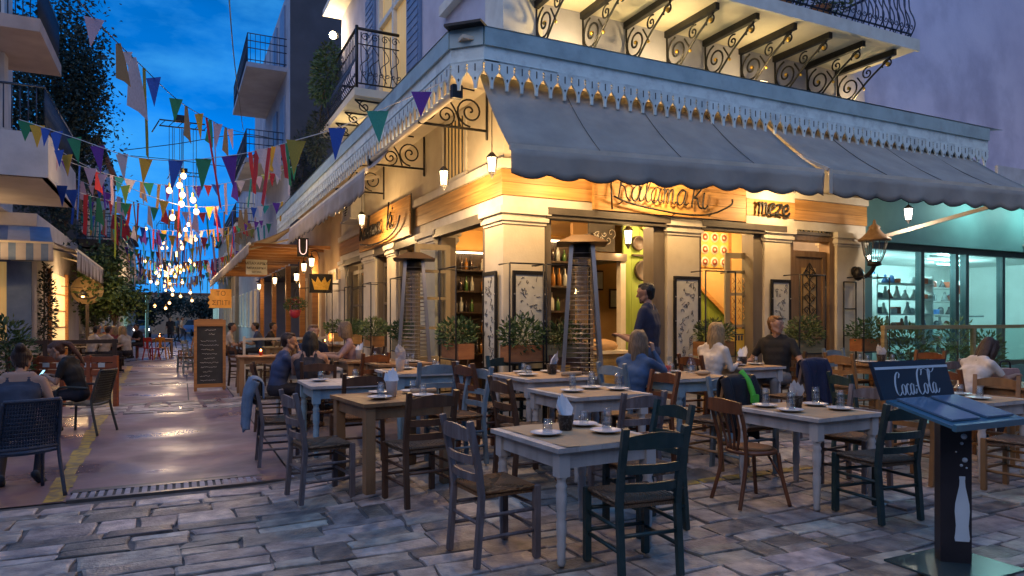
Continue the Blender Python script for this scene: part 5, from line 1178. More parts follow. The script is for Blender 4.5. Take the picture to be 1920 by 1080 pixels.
fs += [(3, 2, 1, 0), (40, 41, 42, 43)]; mb.add(vs, fs).build('crest_rail', bm_, bw)

TW, TD, TH = .84, .92, .76
def turned_leg(m):
    pr = [(.022, 0), (.028, .02), (.024, .05), (.030, .09), (.026, .11), (.032, .13), (.026, .15), (.032, .2), (.033, .28), (.027, .30), (.033, .32), (.027, .34), (.034, .37), (.036, .46), (.030, .49), (.038, .51), (.028, .53), (.030, .55), (.040, .57)]
    mb = MB().lathe(pr, 12); mb.box(-.04, .04, -.04, .04, .57, TH - .03, c=.005); return mb.mesh('leg', m)
LEGW = turned_leg(M['white_wood']); LEGB = turned_leg(M['blue_wood'])
LEGP = MB().box(-.042, .042, -.042, .042, 0, TH - .028, c=.006).mesh('leg', M['pine_table'])
TABLES = []
def table(x, y, rot, style, label, w=TW, d=TD, tdesc=None, n_boards=5):
    z = gz(x, y) + .012
    t = thing('taverna_table', label, 'table', (x, y, z), R(rot), 'taverna tables')
    leg, tm = {'white': (LEGW, M['white_wood']), 'blue': (LEGB, M['white_wood']), 'pine': (LEGP, M['pine_table'])}[style]
    for sx in (-1, 1):
        for sy in (-1, 1): link('leg', leg, t, (sx * (w / 2 - .07), sy * (d / 2 - .07), 0))
    for k in range(n_boards):
        a = -w / 2 + w * k / n_boards; MB().box(a + .001, a + w / n_boards - .001, -d / 2, d / 2, TH - .03, TH, c=.004).build('top_board', tm, t)
    ap = tm if style != 'blue' else M['blue_wood']
    for s in (-1, 1):
        MB().box(-w / 2 + .07, w / 2 - .07, s * (d / 2 - .06) - .01, s * (d / 2 - .06) + .01, TH - .14, TH - .03, c=.003).build('apron', ap, t)
        MB().box(s * (w / 2 - .06) - .01, s * (w / 2 - .06) + .01, -d / 2 + .07, d / 2 - .07, TH - .14, TH - .03, c=.003).build('apron', ap, t)
    TABLES.append((t, x, y, rot, w, d, z + TH, tdesc)); return len(TABLES) - 1
t1 = table(.43, 4.87, AN + 3, 'white', 'white table with turned legs and kraft paper, nearest to us', tdesc='the front table')
t2 = table(-1.10, 6.28, AN + 7, 'pine', 'square-legged pine table at the left of the front row', .86, .88, 'the pine table')
t3 = table(-1.92, 7.76, AN, 'blue', 'table with light blue turned legs beside the street', .84, .9, 'the blue-legged table')
t3b = table(-1.10, 8.16, AN, 'blue', 'table joined to the right of the blue-legged table', .84, .9, 'the joined street table')
t4 = table(-2.98, 10.0, AN, 'white', 'white-legged table where the street group sits', .84, .9, 'the street group table')
t5 = table(-2.2, 10.4, AN, 'pine', 'pine table joined to the street group table', .8, .9, 'the group table end')
t6 = table(-1.58, 9.62, AN, 'pine', 'small table in front of the far patio heater', .8, .8, 'the table by the far heater')
t7 = table(.32, 7.48, AN, 'white', 'farther kraft-paper table below the corner planters', tdesc='the farther kraft-paper table')
t8 = table(.72, 6.58, AN, 'white', 'nearer kraft-paper table behind the front table', tdesc='the nearer kraft-paper table')
t9 = table(1.90, 7.72, AN, 'blue', 'pale table where the denim-jacket woman sits', tdesc="the denim woman's table")
t10 = table(3.04, 8.98, AN, 'white', 'pale table between the blond woman and the man in black', .7, .72, "the black-shirt man's table")
t11 = table(2.62, 6.14, AN + 2, 'white', 'white turned-leg table at the front right', tdesc='the front right table')
t12 = table(5.12, 9.60, AN, 'pine', 'rear table near the carved door and windbreak', .8, .8, 'the rear table by the windbreak')
t13 = table(4.66, 7.12, AN, 'white', 'white table behind the drinks stand', tdesc='the table behind the drinks stand')
t14 = table(6.15, 8.28, AN, 'pine', 'table at the right edge before the woman in white', tdesc="the right-edge woman's table")

# ------------------------------------------------------------------ tableware
def plate_mesh(): return MB().lathe([(.055, 0), (.065, .004), (.10, .014), (.112, .018), (.112, .021), (.098, .017), (.06, .008), (.001, .007)], 22).mesh('side_plate', M['plate'])
PLATE = plate_mesh()
def glass_mesh():
    mb = MB().lathe([(.036, 0), (.034, .055), (.030, .095), (.028, .10), (.001, .10)], 12, cap=False); mb.lathe([(.033, .001), (.031, .055), (.027, .085), (.001, .087)], 12, cap=False)
    for z in (.03, .06): mb.tube([(.0345 * math.cos(a * math.pi / 6), .0345 * math.sin(a * math.pi / 6), z) for a in range(12)], .002, 4, closed=True)
    return mb.mesh('tumbler', M['tumbler'])
GLASS = glass_mesh()
CUP = MB().lathe([(.045, 0), (.062, .11), (.064, .112), (.058, .11), (.042, .01)], 16).mesh('cup', M['tin'])
CUPW = MB().lathe([(.045, 0), (.055, .14), (.057, .142), (.05, .14), (.042, .01)], 16).mesh('cup', M['plate'])
def nap_mesh():
    mb = MB()
    for k, (a, l) in enumerate(((0, .2), (.5, .18), (-.5, .17), (1.2, .16))):
        d = Vector((math.cos(a) * .05, math.sin(a) * .05, 0)); u = Vector((-math.sin(a), math.cos(a), 0))
        o = Vector((0, 0, .06))
        mb.add([o - u * .035, o + u * .035, o + u * .05 + d + Vector((0, 0, l * .6)), o + d * 1.3 + Vector((0, 0, l)) + u * .005, o - u * .05 + d * .8 + Vector((0, 0, l * .55))], [(0, 1, 2, 3, 4)])
    me = mb.mesh('napkin', M['napkin']); return me
NAP = nap_mesh()
def put(me, name, ti, lx, ly, label, cat, dz=0, rz=0, group=None):
    t, x, y, rot, w, d, z, td = TABLES[ti]; a = R(rot)
    o = link(name, me, None, (x + lx * math.cos(a) - ly * math.sin(a), y + lx * math.sin(a) + ly * math.cos(a), z + dz + .0035), (0, 0, rz)); return tag(o, label, cat, group)
def paper(ti, w=.7, d=.95, seed=0):
    t, x, y, rot, tw, td_, z, tdn = TABLES[ti]; r2 = random.Random(seed); n = 10; vs = []; fs = []
    for i in range(n + 1):
        for j in range(n + 1):
            u = (i / n - .5) * min(w, tw - .06); v = (j / n - .5) * min(d, td_ - .01); zz = .0025 + .004 * max(0, math.sin(u * 14 + seed) * math.sin(v * 11 + seed)) * (1 if (i in (0, n) or j in (0, n)) else .15)
            vs.append((u, v, zz))
    for i in range(n):
        for j in range(n): a = i * (n + 1) + j; fs.append((a, a + n + 1, a + n + 2, a + 1))
    o = MB().add(vs, fs, 0, True).build('paper_sheet', M['kraft'], None, (x, y, z), (0, 0, R(rot))); tag(o, 'brown kraft paper sheet spread on ' + tdn, 'table paper', 'kraft paper sheets')
SIDE = {(-1, -1): 'near left', (1, -1): 'near right', (-1, 1): 'far left', (1, 1): 'far right'}
def lay(ti, spots, cup=(0, .05), pap=True, double=False, white_cup=False):
    td = TABLES[ti][7]
    if pap: paper(ti, seed=ti)
    for (lx, ly) in spots:
        s = SIDE[(1 if lx > 0 else -1, 1 if ly > 0 else -1)]
        put(PLATE, 'side_plate', ti, lx, ly, 'white side plate at the %s of %s' % (s, td), 'plate', .004, 0, 'side plates')
        put(GLASS, 'tumbler', ti, lx + .01, ly + .0, 'upturned tumbler on the plate at the %s of %s' % (s, td), 'glass', .013, rnd.uniform(0, 1), 'tumblers')
        if double: put(GLASS, 'tumbler', ti, lx + .005, ly, 'second tumbler stacked %s on %s' % (s, td), 'glass', .075, rnd.uniform(0, 1), 'tumblers')
    if cup:
        t, x, y, rot, w, d, z, _ = TABLES[ti]; a = R(rot)
        c = thing('napkin_cup', '%s cup of white napkins on %s' % ('white' if white_cup else 'black floral tin', td), 'cup', (x + cup[0] * math.cos(a) - cup[1] * math.sin(a), y + cup[0] * math.sin(a) + cup[1] * math.cos(a), z + .006), rnd.uniform(0, 6), 'napkin cups')
        link('cup', CUPW if white_cup else CUP, c); link('napkins', NAP, c)
lay(t1, [(-.22, .0), (.20, -.12), (.24, .22)], (.02, .12), double=False); put(GLASS, 'tumbler', t1, .21, -.12, 'second tumbler stacked at the near right of the front table', 'glass', .075, 0, 'tumblers')
lay(t2, [(-.18, -.16), (.20, -.22), (-.02, .22), (.28, .16)], (-.02, -.05), False, white_cup=True)
lay(t3, [(-.22, .12), (.2, .25)], None, False); lay(t3b, [(-.1, .2), (.15, -.2), (.28, .28)], (-.25, -.05), True, white_cup=True)
lay(t6, [(-.2, .1), (.15, -.15), (.2, .22)], (.02, .05), False, white_cup=True)
lay(t7, [(-.22, -.1), (.22, .2), (-.1, .25)], (.12, -.02)); lay(t8, [(-.2, -.05), (.12, .12), (.28, -.1)], None, double=True)
lay(t9, [(-.2, .1), (.1, .3)], None); lay(t10, [(-.18, -.05), (.18, .0)], (-.02, .02), True)
lay(t11, [(-.26, -.05), (-.2, .28), (.22, -.18), (.28, .12)], (.0, .10), True, True)
lay(t12, [(-.25, .0), (-.15, .2), (.2, -.05)], (.02, -.02), True); lay(t13, [(-.1, -.22), (.12, .1)], (-.3, .2), True); lay(t4, [(-.25, -.15)], None, False); lay(t5, [(.15, .1)], (-.1, .05), False, white_cup=True)
# carafes, wine glasses, red basket on the denim woman's table
def carafe(ti, lx, ly, label):
    t, x, y, rot, w, d, z, _ = TABLES[ti]; a = R(rot); mb = MB(); mb.lathe([(.05, 0), (.058, .02), (.055, .12), (.025, .18), (.03, .22), (.034, .225)], 16, cap=False); mb.lathe([(.048, .006), (.052, .1), (.001, .1)], 16, cap=False)
    o = mb.build('carafe', M['tumbler'], None, (x + lx * math.cos(a) - ly * math.sin(a), y + lx * math.sin(a) + ly * math.cos(a), z + .005)); tag(o, label, 'carafe', 'glass carafes')
carafe(t9, .18, .05, "clear water carafe on the denim woman's table"); carafe(t10, -.1, .22, "tall clear bottle on the black-shirt man's table")
wg = MB().lathe([(.034, 0), (.006, .006), (.005, .09), (.03, .12), (.036, .17), (.03, .2)], 14, cap=False).mesh('wine_glass', M['tumbler'])
put(wg, 'wine_glass', t9, -.05, .15, "wine glass on the denim woman's table", 'glass', .003)
put(MB().lathe([(.05, 0), (.06, .01), (.065, .08), (.055, .08), (.05, .01)], 14).mesh('red_basket', mat('red_plastic', (.6, .06, .03), (.5, .05, .02), .4)), 'red_basket', t9, .02, .30, "small red basket on the denim woman's table", 'basket', .003)
put(MB().sphere((0, 0, .03), (.09, .06, .03), 12, 6).mesh('bread_bun', M['kraft']), 'bread_bun', t9, .15, -.18, "flat bread on the denim woman's table", 'bread')
for ti, lx, ly, l in ((t2, .33, .02, 'rolled brown paper on the pine table'), (t7, .2, -.3, 'rolled brown paper on the farther kraft-paper table')):
    put(MB().tube([(-.13, 0, .025), (.13, 0, .025)], .024, 10).mesh('paper_roll', M['kraft']), 'paper_roll', ti, lx, ly, l, 'paper roll', 0, R(AN + 10))
# ------------------------------------------------------------------ jackets draped over chair backs
def jacket(ch, label, m, m2=None, length=.55, w=.46, seed=0, down=0):
    t = CHAIRS[ch]; r2 = random.Random(seed); nu, nv = 14, 16; vs = []; fs = []
    prof = []
    L0 = .22 + down
    for j in range(nv + 1):
        s = j / nv * (length + L0) - L0      # <0 inside, >0 outside of the chair back
        if s < -.03: y, z = -.20 + .01, .905 + s + .03
        elif s < .03: a = (s + .03) / .06 * math.pi; y, z = -.245 + .045 * math.cos(a), .915 + .035 * math.sin(a)
        else: y, z = -.295 - (s) * .10, .905 - (s - .03)
        prof.append((y, z, max(0, s)))
    for i in range(nu + 1):
        u = i / nu * 2 - 1
        for (y, z, s) in prof:
            f = math.sin(u * 7 + seed) * .020 * min(1, s * 4) + math.sin(u * 15 + s * 6) * .008 * min(1, s * 4)
            vs.append((u * w / 2 * (1 + .10 * s * math.sin(3 * s + seed)), y - f - .01, z - .015 * u * u - (.05 * (math.sin(u * 5 + seed) + .5) if s > length - .05 else 0)))
    n = nv + 1
    for i in range(nu):
        for j in range(nv): a = i * n + j; fs.append((a, a + 1, a + n + 1, a + n))
    o = MB().add(vs, fs, 0, True).build('draped_jacket', m, None, t.location, t.rotation_euler); md = o.modifiers.new('t', 'SOLIDIFY'); md.thickness = .022; md.offset = 1
    sv = o.modifiers.new('s', 'SUBSURF'); sv.levels = 1; sv.render_levels = 1
    tag(o, label, 'jacket')
    # sleeve
    for s in (-1, 1):
        mb = MB(); x = s * w * .46; mb.tube(smooth_path([(x, -.27, .90), (x * 1.05, -.33, .74), (x * 1.0, -.35, .55), (x * .9 + .03 * s, -.36, .40)]), [.05] * 6 + [.045] * 7 + [.038] * 6, 9); mb.build('sleeve', m, o)
    if m2:
        mb = MB(); mb.tube(smooth_path([(w * .18, -.25, .96), (w * .2, -.33, .86), (w * .24, -.375, .72)]), .03, 8); mb.box(.06, .16, -.40, -.37, .66, .74, c=.01); mb.build('bright_lining', m2, o)
    return o
jacket('denim', 'light blue denim jacket hanging over the grey chair at the street edge', cloth('denim_light', (.16, .23, .33)), None, .52, .40, 1)
jacket('black', 'black jacket with bright green lining hanging over a light brown chair', cloth('jacket_black', (.012, .012, .018)), mat('lime', (.10, .55, .05), (.08, .42, .04), .7), .62, .44, 3)
jacket('navy', 'navy jacket hanging over the grey chair by the man in black', cloth('jacket_navy', (.012, .016, .05)), None, .5, .42, 5)
# ------------------------------------------------------------------ drinks menu stand
ck = thing('menu_stand', 'dark drinks-brand menu stand with sloping blue desk and white bottle emblem', 'menu stand', (2.80, 4.42, gz(2.8, 4.42) + .012), R(AN - 1))
MB().box(-.34, .30, -.30, .20, 0, .012, c=.004).build('base_plate', mat('base_steel', (.12, .19, .2), (.08, .13, .14), .25, metal=.7, scale=3), ck)
po = MB().box(-.09, .09, -.05, .05, .012, .97, c=.004).build('column', M['coke_black'], ck); po.location.x = .05; po.rotation_euler.z = R(-38)
bot = [(.0, .15), (.040, .15), (.044, .17), (.040, .20), (.036, .25), (.040, .30), (.043, .34), (.040, .39), (.028, .45), (.018, .50), (.015, .54), (.017, .545), (.017, .565), (0, .565)]
poly = [(x, z) for x, z in bot] + [(-x, z) for x, z in reversed(bot) if x > 0]
RX = Matrix.Rotation(R(90), 4, 'X')
MB().prism(poly, .0505, .0535, 0, Matrix.Translation((.035, 0, 0)) @ RX).build('bottle_emblem', M['coke_white'], po)
for (x, z, r_) in ((.045, .82, .018), (.032, .775, .010), (.0, .72, .005), (.05, .67, .016), (.03, .635, .009), (.06, .62, .006)):
    MB().lathe([(r_, 0), (r_, .003)], 12, M=Matrix.Translation((x, -.0505, z)) @ RX).build('bubble', M['coke_white'], po)
# sloped desk + header board
Md = Matrix.Translation((.0, -.06, .97)) @ Matrix.Rotation(R(14), 4, 'X')
MB().box(-.36, .38, -.20, .24, 0, .018, M=Md, c=.004).build('desk', M['coke_blue'], ck)
MB().box(-.36, .38, -.225, -.20, -.01, .03, M=Md, c=.004).build('front_lip', M['coke_blue'], ck)
for (x0, x1, rz_) in ((-.29, -.02, 3), (.05, .32, -4)):
    o = MB().box(x0, x1, -.15, .22, .022, .034, M=Md, c=.003).build('menu_card', mat('menu_gloss', (.10, .17, .26), (.14, .2, .28), .12, scale=6), None, ck.location, ck.rotation_euler); tag(o, 'glossy laminated menu card lying on the %s of the blue desk' % ('left half' if x0 < 0 else 'right half'), 'menu')
Mh = Matrix.Translation((-.02, .18, 1.045)) @ Matrix.Rotation(R(-14), 4, 'X')
hd = MB().prism([(-.36, .0), (.36, .0), (.34, .25), (-.40, .25)], -.012, .012, 0, Mh @ RX).build('header_board', M['coke'], ck)
MB().prism([(-.382, .195), (.345, .195), (.344, .212), (-.386, .212)], .0125, .0155, 0, Mh @ RX).build('stripe', M['coke_white'], hd)
# flowing script: Coca-Cola
def ribbon(pts, w, parent, Mx, name='letter'):
    P = smooth_path([(x, z, 0) for x, z in pts], 7); vs = []; fs = []; n = len(P)
    for i, p in enumerate(P):
        t = i / (n - 1); d = (P[min(i + 1, n - 1)] - P[max(i - 1, 0)]).normalized()
        ww = w * (.30 + .70 * abs(d.y) ** 1.2) * (.55 + .45 * math.sin(math.pi * min(1, max(0, t)) ** .9)); nn = Vector((1, -.25, 0)).normalized()
        if abs(d.y) < .35: nn = Vector((-d.y, d.x, 0))
        vs += [p - nn * ww / 2, p + nn * ww / 2]
    m = len(vs); V = [Mx @ RX @ Vector((v.x, v.y, .0128)) for v in vs] + [Mx @ RX @ Vector((v.x, v.y, .0155)) for v in vs]
    for i in range(n - 1):
        a = 2 * i; fs += [(m + a, m + a + 1, m + a + 3, m + a + 2), (a, a + 2, a + 3, a + 1), (a, m + a, m + a + 2, a + 2), (a + 1, a + 3, m + a + 3, m + a + 1)]
    MB().add(V, fs).build(name, M['coke_white'], parent)
def coca(x0, z0, s):
    f = lambda pts: [(x0 + x * s, z0 + z * s) for x, z in pts]
    ribbon(f([(.36, .78), (.44, .95), (.34, 1.02), (.18, .85), (.08, .5), (.10, .18), (.24, .05), (.40, .20)]), .085 * s, hd, Mh)        # C
    for (dx) in (.42,): ribbon(f([(dx + .14, .52), (dx + .04, .42), (dx + .03, .16), (dx + .12, .06), (dx + .22, .2), (dx + .22, .42), (dx + .14, .52), (dx + .28, .42)]), .07 * s, hd, Mh)   # o
    ribbon(f([(.92, .46), (.86, .53), (.76, .42), (.74, .16), (.84, .05), (.98, .2)]), .07 * s, hd, Mh)      # c
    ribbon(f([(1.18, .46), (1.10, .53), (1.00, .4), (.99, .14), (1.07, .06), (1.17, .24), (1.20, .5), (1.19, .16), (1.28, .1), (1.36, .3)]), .07 * s, hd, Mh)   # a
    ribbon(f([(1.33, .42), (1.46, .42)]), .12 * s, hd, Mh, 'hyphen')
    ribbon(f([(1.80, .86), (1.88, 1.05), (1.76, 1.16), (1.58, .95), (1.50, .5), (1.53, .16), (1.66, .04), (1.84, .2)]), .085 * s, hd, Mh)   # C
    ribbon(f([(1.86, 1.04), (2.06, 1.14), (2.3, 1.02), (2.54, .98), (2.76, 1.2)]), .07 * s, hd, Mh, 'swash')
    dx = 1.84; ribbon(f([(dx + .14, .52), (dx + .04, .42), (dx + .03, .16), (dx + .12, .06), (dx + .22, .2), (dx + .22, .42), (dx + .14, .52), (dx + .28, .42)]), .07 * s, hd, Mh)
    ribbon(f([(2.14, .35), (2.30, .7), (2.40, 1.02), (2.34, 1.12), (2.27, .9), (2.23, .3), (2.30, .07), (2.42, .2)]), .075 * s, hd, Mh)    # l
    ribbon(f([(2.62, .46), (2.54, .53), (2.44, .4), (2.43, .14), (2.51, .06), (2.61, .24), (2.64, .5), (2.63, .16), (2.72, .08), (2.84, .26)]), .07 * s, hd, Mh)
coca(-.235, .012, .158)
# ------------------------------------------------------------------ left terrace: woven armchairs
def woven_chair(x, y, face, m, label):
    t = thing('woven_armchair', label, 'chair', (x, y, .005), R(face - 90), 'woven plastic armchairs')
    for s in (-1, 1):
        MB().tube(smooth_path([(s * .24, .25, 0), (s * .235, .23, .40), (s * .24, .2, .62), (s * .25, .05, .655), (s * .245, -.2, .64)]), .016, 7).build('front_leg', m, t)
        MB().tube(smooth_path([(s * .25, -.33, 0), (s * .225, -.24, .42), (s * .225, -.27, .62), (s * .21, -.34, .86)]), .017, 7).build('rear_post', m, t)
    # seat and back: woven panel of crossing strips
    vs = []; fs = []; n = 12
    for i in range(n + 1):
        for j in range(n + 1):
            u = i / n * 2 - 1; v = j / n; vs.append((u * .225, -.24 + v * .47, .42 + .02 * (v * v) - .015 * (1 - u * u)))
    for i in range(n):
        for j in range(n): a = i * (n + 1) + j; fs.append((a, a + n + 1, a + n + 2, a + 1))
    o = MB().add(vs, fs).build('seat', m, t); md = o.modifiers.new('t', 'SOLIDIFY'); md.thickness = .02
    mb = MB()
    def bp(u, v): return Vector((u * (.215 - .005 * v), -.235 - .03 * v - .08 * v * v - .035 * (1 - u * u), .45 + v * .42))
    for k in range(22):
        u = -1 + 2 * k / 21; mb.tube([bp(u, v / 8) for v in range(9)], .0065, 4)
    for k in range(26):
        v = k / 25; mb.tube([bp(-1 + 2 * i / 10, v) + Vector((0, .006 * ((k % 2) * 2 - 1), 0)) for i in range(11)], .006, 4)
    mb.build('woven_back', m, t)
    MB().tube([bp(-1 + 2 * i / 12, 1.0) for i in range(13)], .017, 7).build('top_rail', m, t); MB().tube([bp(-1 + 2 * i / 12, 0) for i in range(13)], .02, 7).build('lower_rail', m, t)
    return t
woven_chair(-4.40, 6.16, 140, M['wicker'], 'blue-black woven plastic armchair of the woman in the tank top')
woven_chair(-5.92, 9.50, 182, M['wicker_green'], 'dark green woven armchair of the woman with the phone')
woven_chair(-6.25, 8.15, 70, M['wicker'], 'dark woven armchair between the two seated women')
# bistro table between them
bt = thing('bistro_table', 'small dark round table with glasses between the two seated women', 'table', (-6.55, 9.15, .003)); MB().lathe([(.30, .72), (.31, .73), (.31, .745), (.30, .75)], 22).build('top', M['dark_wood'], bt); MB().lathe([(.2, 0), (.2, .015), (.03, .04), (.025, .72)], 14).build('pedestal', M['iron'], bt)
for k, (dx, dy) in enumerate(((-.1, .05), (.1, .1), (.02, -.12))): tag(link('tumbler', GLASS, None, (-6.55 + dx, 9.15 + dy, .756)), 'clear tumbler on the small dark bistro table, %s' % ('left', 'right', 'front')[k], 'glass', 'tumblers')

# ------------------------------------------------------------------ people
def V(*a): return Vector(a)
TMP = bpy.data.scenes.new('workbench')     # scratch scene for growing body meshes
def capsule(mb, A, B, ra, rb, n=10):
    A, B = Vector(A), Vector(B); d = B - A; l = d.length
    d = d.normalized() if l > 1e-6 else Vector((0, 0, 1))
    u = Vector((0, 0, 1)) if abs(d.z) < .9 else Vector((1, 0, 0)); x = d.cross(u).normalized(); y = d.cross(x)
    rings = [(A - d * ra * math.cos(t), ra * math.sin(t)) for t in (.35, .8, 1.25)] + [(A, ra), (B, rb)] + [(B + d * rb * math.cos(t), rb * math.sin(t)) for t in (1.25, .8, .35)]
    vs = [A - d * ra]
    for c, r in rings:
        for j in range(n): a = 2 * math.pi * j / n; vs.append(c + (x * math.cos(a) + y * math.sin(a)) * r)
    vs.append(B + d * rb); k = len(rings); e = len(vs) - 1; fs = []
    for j in range(n): fs.append((0, 1 + (j + 1) % n, 1 + j))
    for i in range(k - 1):
        for j in range(n): a = 1 + i * n; fs.append((a + j, a + (j + 1) % n, a + n + (j + 1) % n, a + n + j))
    for j in range(n): fs.append((1 + (k - 1) * n + j, 1 + (k - 1) * n + (j + 1) % n, e))
    mb.add(vs, fs, 0, True)
def remesh(segs, vox, name, smooth=3):
    mb = MB()
    for s in segs: capsule(mb, *s[:4])
    me = mb.mesh(name, M['ink']); tmp = bpy.data.objects.new('tmp', me); TMP.collection.objects.link(tmp)
    bm = bmesh.new(); bm.from_mesh(me); bmesh.ops.recalc_face_normals(bm, faces=bm.faces[:]); bm.to_mesh(me); bm.free()
    md = tmp.modifiers.new('r', 'REMESH'); md.mode = 'VOXEL'; md.voxel_size = vox; md.use_smooth_shade = True
    if smooth: ms = tmp.modifiers.new('s', 'SMOOTH'); ms.iterations = smooth; ms.factor = .5
    TMP.view_layers[0].update(); dg = TMP.view_layers[0].depsgraph; out = bpy.data.meshes.new_from_object(tmp.evaluated_get(dg)); bpy.data.objects.remove(tmp); bpy.data.meshes.remove(me)
    out.name = name; out.materials.clear(); return out
def paint(me, segs, mats):
    """give every face the material of the body segment nearest to it"""
    tags = []
    for s in segs:
        if s[4] not in tags: tags.append(s[4])
    for t in tags: me.materials.append(mats[t])
    n = len(me.polygons); c = np.empty(n * 3); me.polygons.foreach_get('center', c); c = c.reshape(-1, 3)
    best = np.full(n, 1e9); idx = np.zeros(n, dtype=np.int32)
    for s in segs:
        A, B = np.array(s[0]), np.array(s[1]); d = B - A; L2 = max(d.dot(d), 1e-9); t = np.clip((c - A) @ d / L2, 0, 1)
        dist = np.linalg.norm(c - (A + t[:, None] * d), axis=1) - (s[2] + (s[3] - s[2]) * t)
        k = dist < best; best[k] = dist[k]; idx[k] = tags.index(s[4])
    me.polygons.foreach_set('material_index', idx); me.polygons.foreach_set('use_smooth', np.ones(n, dtype=bool)); me.update()
def soften(me, keep, it=14):
    """relax the clothed vertices so that garments hang smoothly over the body"""
    nv = len(me.vertices); co = np.empty(nv * 3); me.vertices.foreach_get('co', co); co = co.reshape(-1, 3)
    ed = np.empty(len(me.edges) * 2, dtype=np.int64); me.edges.foreach_get('vertices', ed); ed = ed.reshape(-1, 2)
    free = np.ones(nv, dtype=bool); mi = np.empty(len(me.polygons), dtype=np.int32); me.polygons.foreach_get('material_index', mi)
    lt = np.empty(len(me.polygons), dtype=np.int32); me.polygons.foreach_get('loop_total', lt); lv = np.empty(len(me.loops), dtype=np.int64); me.loops.foreach_get('vertex_index', lv)
    free[lv[np.repeat(np.isin(mi, keep), lt)]] = False
    deg = np.bincount(ed.ravel(), minlength=nv).astype(float); deg[deg == 0] = 1
    for _ in range(it):
        s = np.zeros_like(co)
        for k in range(3): s[:, k] = np.bincount(ed[:, 0], co[ed[:, 1], k], nv) + np.bincount(ed[:, 1], co[ed[:, 0], k], nv)
        co[free] = (.4 * co + .6 * s / deg[:, None])[free]
    me.vertices.foreach_set('co', co.ravel()); me.update()
SKIN = [mat('skin_%d' % i, c, tuple(x * .85 for x in c), .55, scale=8, bump=.05, bscale=60) for i, c in enumerate(((.42, .23, .15), (.36, .19, .12), (.46, .27, .19)))]
def hairmat(n, c): return mat('hair_' + n, c, tuple(x * .45 for x in c), .5, scale=30, stretch=(4, 4, .4), bump=.6, bscale=None)
HAIR = {k: hairmat(k, c) for k, c in (('black', (.010, .008, .008)), ('brown', (.05, .022, .012)), ('auburn', (.11, .035, .014)), ('ginger', (.20, .085, .028)), ('blond', (.42, .27, .12)), ('ash', (.22, .14, .08)))}
M['eye'] = mat('eye', (.02, .015, .012), None, .2); M['lip'] = mat('lip', (.30, .10, .08), None, .5)
def sit(lean=.05, seat=.46, spread=.11, foot=.36, legx=0):
    J = dict(pel=V(0, -.02, seat + .09), chest=V(0, -.04 + lean * .6, seat + .36), neck=V(0, -.04 + lean, seat + .575), head=V(0, -.005 + lean * 1.2, seat + .735))
    for s, n in ((-1, 'L'), (1, 'R')):
        J['sh' + n] = V(s * .185, -.05 + lean * .9, seat + .51); J['el' + n] = V(s * .235, .06 + lean, seat + .25); J['wr' + n] = V(s * .15, .28 + lean, seat + .29)
        J['hip' + n] = V(s * .095, 0, seat + .085); J['kn' + n] = V(s * spread + legx, .42, seat + .065); J['an' + n] = V(s * spread * .9 + legx, foot, .085)
    return J
def stand(h=1.76):
    k = h / 1.76
    J = dict(pel=V(0, 0, .96 * k), chest=V(0, -.01, 1.24 * k), neck=V(0, -.01, 1.48 * k), head=V(0, .02, 1.635 * k))
    for s, n in ((-1, 'L'), (1, 'R')):
        J['sh' + n] = V(s * .195, -.01, 1.42 * k); J['el' + n] = V(s * .25, -.02, 1.12 * k); J['wr' + n] = V(s * .24, .06, .88 * k)
        J['hip' + n] = V(s * .095, 0, .93 * k); J['kn' + n] = V(s * .10, .02, .50 * k); J['an' + n] = V(s * .10, -.02, .085)
    return J
def hand_segs(wr, d, palm_n, t='skin', curl=.5, s=1.0):
    """wr wrist, d hand direction, palm_n palm normal; five bent fingers"""
    d = d.normalized(); n = (palm_n - d * palm_n.dot(d)).normalized(); x = d.cross(n); out = []
    out.append((wr, wr + d * .03 * s, .024 * s, .024 * s, t))
    for k in (-1, 0, 1): out.append((wr + d * .02 * s + x * k * .018 * s, wr + d * .085 * s + x * k * .026 * s, .015 * s, .014 * s, t))
    for i, (off, ln) in enumerate(((-.036, .062), (-.012, .075), (.012, .07), (.034, .055))):
        a = wr + d * .088 * s + x * off * s; c1 = curl * .9
        d1 = (d * math.cos(c1) + n * math.sin(c1)); b = a + d1 * ln * .55 * s; d2 = (d * math.cos(c1 * 2.2) + n * math.sin(c1 * 2.2)); c = b + d2 * ln * .5 * s
        out += [(a, b, .0095 * s, .009 * s, t), (b, c, .009 * s, .0075 * s, t)]
    a = wr + d * .03 * s - x * .028 * s; b = a + (d * .6 - x * .7 + n * .35).normalized() * .04 * s; c = b + (d * .9 - x * .1 + n * .4).normalized() * .032 * s
    out += [(a, b, .012 * s, .0105 * s, t), (b, c, .0105 * s, .0085 * s, t)]
    return out
